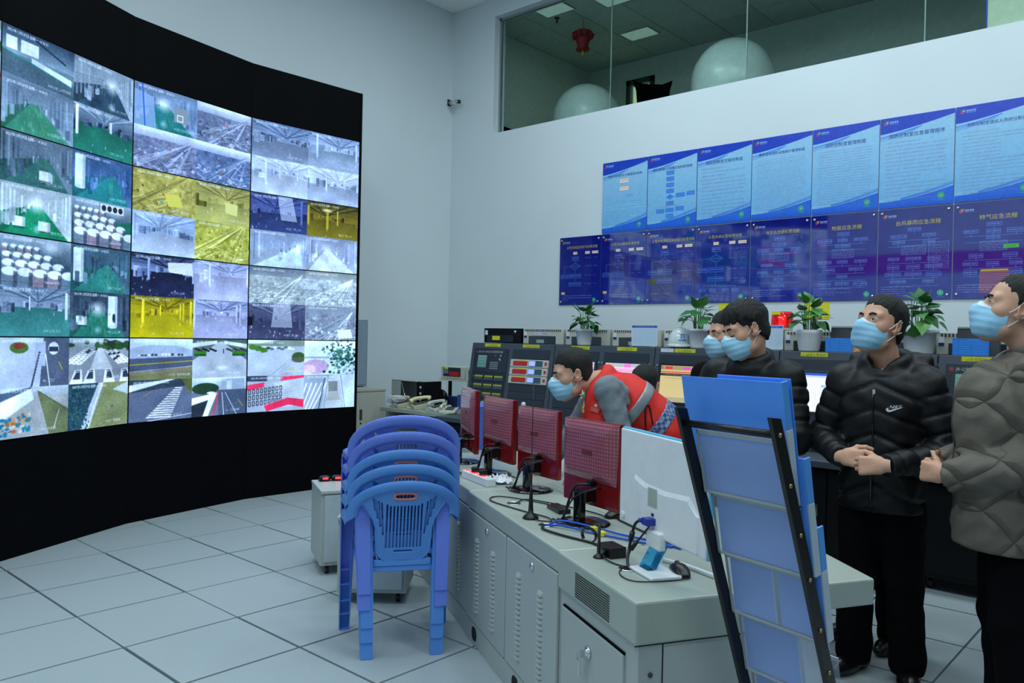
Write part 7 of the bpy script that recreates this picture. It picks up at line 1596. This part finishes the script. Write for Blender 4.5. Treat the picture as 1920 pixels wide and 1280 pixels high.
# --- man bending over the desk in the red vest
pel, che, NB1 = (0, 0, .96), (0, .335, 1.205), (0, .48, 1.315); A1 = np.array((0, .81, .586)); A1 /= np.linalg.norm(A1); N1 = np.array((0, -A1[2], A1[1])); MT = np.stack(((1, 0, 0), A1, N1))
shs, els, wrs = [(.185, .470, 1.282), (-.185, .470, 1.282)], [(.27, .60, 1.03), (-.250, .375, .985)], [(.20, .735, .835), (-.17, .575, .82)]
kn, an = [(.10, .05, .50), (-.10, .05, .50)], [(.11, -.08, .085), (-.11, -.08, .085)]
F = Fld((-.35, -.25, .70), (.35, .9, 1.45), .016); F.rc(pel, che, .12, .135, .05, M=MT, sc=(1, 1, .7)).rc(che, NB1, .10, .055, .05)
for sh, el, wr in zip(shs, els, wrs): F.rc(che, sh, .075, .05, .04).rc(sh, el, .045, .038, .03).rc(el, wr, .036, .026, .02)
b1 = F.mesh(); F = Fld((-.3, -.25, 0), (.3, .3, 1.1), .016)
for s_, k_, a_ in zip((1, -1), kn, an): F.rc((s_ * .085, 0, .92), k_, .08, .052, .03).rc(k_, a_, .05, .036, .03).rc(a_, (a_[0], a_[1] + .04, .05), .03, .022, .02)
tor = join(b1, F.mesh())
hL = xf(hand(.5), hmat((-.165, .585, .812), (.7, .3, 0), (.45, .85, -.25), (0, .2, 1))); hR = xf(hand(.35), hmat((.195, .745, .822), (-.8, .2, 0), (-.1, .9, -.4), (0, .3, 1)))
P1 = person('man in a red reflective vest over a grey shirt bending over the desk', (-2.26, 4.01), (-.745, -.667), ((0, .650, 1.355), 8, -14, 0), dict(th=.010, front=.066, temple=.046), gaze=(0, -.4), hands=[hL, hR], torso=tor, neckb=NB1)
GREYS = mat('grey_cotton', (118, 130, 138), .9, noise=(60, .05), bump=(70, .25)); VEST = mat('red_vest_cloth', (220, 40, 30), .7, noise=(40, .05), bump=(60, .15)); REFL = mat('silver_reflective_strip', (150, 160, 166), .35, metal=.2); TRIM = mat('black_trim', (12, 12, 14), .6)
F = Fld((-.40, -.02, .72), (.40, .86, 1.42), .0095)
for sh, el, wr in zip(shs, els, wrs): F.rc(che, sh, .085, .070, .04).rc(sh, el, .070, .056, .03).rc(el, wr, .056, .042, .03)
F.rc(pel, che, .150, .160, .05, M=MT, sc=(1, 1, .74)); F.move(folds(.0032, 1.7, .4)); skin('grey_shirt', F.mesh(), GREYS, P1)
def vest_field(grow, h=.008):
    F = Fld((-.30, -.16, .76), (.30, .66, 1.46), h); F.rc(np.array(pel) + A1 * .04, che, .172 + grow, .182 + grow, .05, M=MT, sc=(1, 1, .80)).rc(che, np.array(NB1) - A1 * .03, .165 + grow, .085 + grow, .06, M=MT, sc=(1, 1, .85)).rc((-.10, .415, 1.30), (.10, .415, 1.30), .05 + grow, .05 + grow, .04).rc((-.085, .49, 1.24), (-.085, .485, 1.03), .085 + grow, .095 + grow, .05).rc((.085, .49, 1.24), (.085, .485, 1.03), .085 + grow, .095 + grow, .05)
    F.move(folds(.004, .9, 2.0))
    for s_ in (-1, 1): F.rc((s_ * .205, .425, 1.22), (s_ * .235, .475, 1.36), .088 - grow * .5, .084 - grow * .5, .015, 's')
    c0 = np.array(NB1) + A1 * .012
    for q in range(14):
        a, a2 = math.tau * q / 14, math.tau * (q + 1) / 14; f0 = lambda a: c0 + np.array((.070 * math.cos(a), 0, 0)) + N1 * .070 * math.sin(a); F.rc(f0(a), f0(a2), .020 + grow, .020 + grow, .04)
    F.rc(np.array(NB1) - A1 * .06, np.array(NB1) + A1 * .12, .060, .070, .012, 's'); return F
def rcd(P, a, b, ra, rb):
    a, b = np.array(a, float), np.array(b, float); ba = b - a; t = np.clip(((P - a) @ ba) / (ba @ ba), 0, 1); return np.linalg.norm(P - a - t[..., None] * ba, axis=-1) - (ra + (rb - ra) * t)
def sax(P): return (P - np.array(pel)) @ A1
Fv = vest_field(0); Fv.cut(lambda P: .045 - sax(P), .01); V1 = Fv.mesh(); vest = skin('red_vest', V1, VEST, P1)
def vstrip(c, hw, m, name, grow=.004, extra=None):
    F = vest_field(grow, .0065); F.cut(lambda P: np.abs(sax(P) - c) - hw, .002)
    if extra is not None: F.cut(extra, .002)
    return skin(name, F.mesh(), m, vest)
vstrip(.375, .030, REFL, 'reflective_strip')
def check_mat():
    m = mat('blue_grey_check', (140, 150, 158), .5); nt = m.node_tree; b = nt.nodes['Principled BSDF']; tc = nt.nodes.new('ShaderNodeTexCoord'); mp = nt.nodes.new('ShaderNodeMapping'); mp.inputs['Rotation'].default_value = (R(-36), 0, 0); ck = nt.nodes.new('ShaderNodeTexChecker'); ck.inputs['Scale'].default_value = 52; ck.inputs[1].default_value = lin((52, 84, 170)) + (1,); ck.inputs[2].default_value = lin((150, 160, 168)) + (1,); nt.links.new(tc.outputs['Object'], mp.inputs[0]); nt.links.new(mp.outputs[0], ck.inputs[0]); nt.links.new(ck.outputs[0], b.inputs['Base Color']); return m
vstrip(.215, .036, check_mat(), 'checked_strip')
tv = bvh(V1)
def piping(pts, parent, r=.004, d=(1, 0, 0)):
    out = []
    for p in pts:
        h_ = tv.ray_cast(Vector(p) - Vector(d) * .5, Vector(d))
        if h_[0] is not None and (h_[0] - Vector(p)).length < .6: out.append(h_[0] - Vector(d) * .003)
    if len(out) > 2: MB().tube(catmull(out, 3), r, 6).build('black_piping', TRIM, parent)
Cq = lambda s0, n0: tuple(np.array(pel) + A1 * s0 + N1 * n0)
piping([Cq(.26, -.02), Cq(.31, .03), Cq(.34, .05), Cq(.345, .03), Cq(.30, -.03), Cq(.255, -.075)], vest, .0045)
piping([Cq(.40, -.13), Cq(.50, -.10), Cq(.50, -.15)], vest, .0045)
piping([(0, .435 + .035 * t_ + .112 * math.cos(a_), 1.21 + .10 * t_ + .112 * math.sin(a_)) for t_, a_ in [(1, a_) for a_ in np.linspace(1.7, -.45, 12)]], vest, .0055)
h_ = tv.ray_cast(Vector((-.6, .53, 1.16)), Vector((1, 0, .05)))
t_ = Cv(60, 60, (226, 60, 50)); t_.ell(30, 20, 10, 9, (240, 210, 200)); scribble(t_, 8, 52, 36, (245, 220, 210), 7, .9); scribble(t_, 8, 52, 48, (245, 220, 210), 5, .8)
if h_[0] is not None:
    bp = np.array(h_[0]); u = np.array((0, .95, .25)); n_ = np.array(h_[1]); n_ = n_ if n_[0] < 0 else -n_; u -= n_ * (u @ n_); u /= np.linalg.norm(u); w_ = np.cross(u, n_); w_ = w_ if w_[2] > 0 else -w_
    MB().quad(bp - u * .028 - w_ * .03 + n_ * .006, bp + u * .028 - w_ * .03 + n_ * .006, bp + u * .028 + w_ * .03 + n_ * .006, bp - u * .028 + w_ * .03 + n_ * .006).build('chest_badge', print_mat('vest_badge', t_, 0, .5), vest, fix=False)
ribbon([(-.06, .585, 1.28), (-.065, .592, 1.20), (-.06, .592, 1.08), (-.05, .58, .98)], .022, LANY, 'lanyard', P1, (0, 1, 0))
trousers((0, -.01, .90), kn, an, TROU2, P1); [shoe(a, y, SHOE, P1) for a, y in zip(an, (-8, 8))]
# --- seated man facing the consoles
shs, els, wrs = [(.18, .0, 1.02), (-.18, .0, 1.02)], [(.24, .08, .76), (-.24, .08, .76)], [(.18, .32, .76), (-.18, .32, .76)]; NB5 = (0, -.01, 1.075); kn = [(.12, .42, .50), (-.12, .42, .50)]; an = [(.12, .40, .085), (-.12, .40, .085)]
F = Fld((-.4, -.3, 0), (.4, .75, 1.2), .016); F.rc((0, 0, .56), (0, 0, .92), .12, .13, .05, sc=(1, .75, 1), M=np.eye(3)).rc((0, 0, .92), NB5, .10, .055, .05)
for s_, sh, el, wr, k_, a_ in zip((1, -1), shs, els, wrs, kn, an): F.rc((0, 0, .92), sh, .075, .05, .04).rc(sh, el, .045, .038, .03).rc(el, wr, .036, .026, .02).rc((s_ * .09, .02, .52), k_, .075, .05, .03).rc(k_, a_, .05, .036, .03).rc(a_, (a_[0], a_[1] + .04, .05), .03, .022, .02)
hs = [xf(hand(.4), hmat((s_ * .175, .33, .755), (-s_, 0, 0), (0, 1, -.1), (0, .1, 1))) for s_ in (1, -1)]
P5 = person('man seated at the consoles seen from behind, dark hair above a blue jacket', (-2.93, 4.60), (.05, 1.0), ((0, .03, 1.245), 22, -6, 0), dict(th=.009, front=.070), hands=hs, torso=F.mesh(), neckb=NB5)
F = Fld((-.42, -.3, .44), (.42, .5, 1.2), .012); F.rc((0, 0, .56), (0, 0, .90), .16, .18, .05, sc=(1, .8, 1), M=np.eye(3)).rc((0, 0, .90), (0, -.01, 1.02), .15, .09, .05, sc=(1, .8, 1), M=np.eye(3))
for sh, el, wr in zip(shs, els, wrs): F.rc((0, 0, 1.0), sh, .07, .08, .04).rc(sh, el, .075, .065, .03).rc(el, wr, .062, .05, .03)
for q in range(14):
    a, a2 = math.tau * q / 14, math.tau * (q + 1) / 14; f0 = lambda a: np.array(NB5) + (.075 * math.cos(a), .075 * math.sin(a) + .01, .0 - .02 * math.sin(a)); F.rc(f0(a), f0(a2), .022, .022, .015)
F.rc((0, .01, 1.04), (0, .02, 1.2), .055, .06, .02, 's').move(folds(.004, 1.2, .7)); skin('blue_jacket', F.mesh(), mat('blue_cotton', (44, 108, 200), .8, bump=(60, .2)), P5)
F = Fld((-.32, -.25, .0), (.32, .62, .72), .012)
for s_, k_, a_ in zip((1, -1), kn, an): F.rc((s_ * .09, .02, .53), k_, .095, .078, .03).rc(k_, a_, .075, .062, .03)
F.cut(lambda P: .04 - P[..., 2], .006); skin('trousers', F.mesh(), TROU2, P5); [shoe(a, 0, SHOE, P5) for a in an]
t = thing('swivel_chair', 'blue swivel chair under the man seated at the consoles', 'chair', (-2.93, 4.60, 0), R(-3)); BLC = mat('blue_chair_fabric', (58, 116, 206), .7)
MB().bb((-.24, -.20, .40), (.24, .28, .455)).build('seat', BLC, t, .02); MB().bb((-.22, -.25, .58), (.22, -.20, .86)).build('backrest', BLC, t, .02); MB().bb((-.03, -.24, .40), (.03, -.225, .62)).build('back_bar', BLKP, t); MB().cyl((0, .04, .06), (0, .04, .40), .028).build('post', BLKP, t)
for k in range(5):
    l_ = MB().tube([(0, .04, .10), (.29 * math.cos(k * 1.2566 + .3), .04 + .29 * math.sin(k * 1.2566 + .3), .07)], .02).build('leg', BLKP, t); MB().cyl((.29 * math.cos(k * 1.2566 + .3), .025 + .29 * math.sin(k * 1.2566 + .3), .03), (.29 * math.cos(k * 1.2566 + .3), .055 + .29 * math.sin(k * 1.2566 + .3), .03), .03).build('caster', BLKP, l_)
# --- two people almost hidden behind the others
def extra(label, loc, facing, els, wrs, head, kn, an, m, hnd, s_=1.0):
    shs = [(.19, .0, 1.36), (-.19, .0, 1.36)]; nb = (0, -.03, 1.41); tor = base_body(els, wrs, shs, hips=(0, 0, .88), chest=(0, 0, 1.25), knees=kn, ankles=an, nb=nb)
    p = person(label, loc, facing, head, dict(th=.012, front=.066), hands=[xf(hand(.5), hmat(*q)) for q in hnd], torso=tor, neckb=nb); puffer(shs, els, wrs, (0, 0, .78), (0, 0, 1.24), m, p, r=.195, amp=0, nb=nb, hood=True, arm_r=(.09, .08, .06), h=.013)
    trousers((0, 0, .84), kn, an, TROU2, p); [shoe(a, y, SHOE, p) for a, y in zip(an, (-10, 10))]; return p
extra('person in a black coat almost hidden behind the man looking up', (-1.335, 4.36), (-.35, -.94), [(.26, -.01, 1.08), (-.26, -.01, 1.08)], [(.10, .22, 1.02), (-.10, .22, 1.02)], ((0, .03, 1.575), 38, 0, 0), [(.09, .02, .46), (-.09, .02, .46)], [(.12, .03, .085), (-.10, -.02, .085)], FLEECE, [((-.09, .23, 1.02), (0, .1, 1), (1, .3, 0), (0, 1, 0)), ((.09, .23, 1.03), (0, .1, 1), (-1, .3, 0), (0, 1, 0))])
extra('person in a black coat with folded arms behind the man in the quilted jacket', (-.635, 4.66), (-.80, -.60), [(.25, .26, 1.12), (-.25, .28, 1.13)], [(-.02, .39, 1.13), (.04, .35, 1.10)], ((0, .03, 1.66), -60, 4, 0), [(.09, .02, .46), (-.09, .02, .46)], [(.10, -.02, .085), (-.10, -.02, .085)], FLEECE, [((.06, .35, 1.10), (0, 0, 1), (1, .1, 0), (0, 1, 0)), ((-.04, .39, 1.13), (0, 0, 1), (-1, .1, 0), (0, 1, 0))])
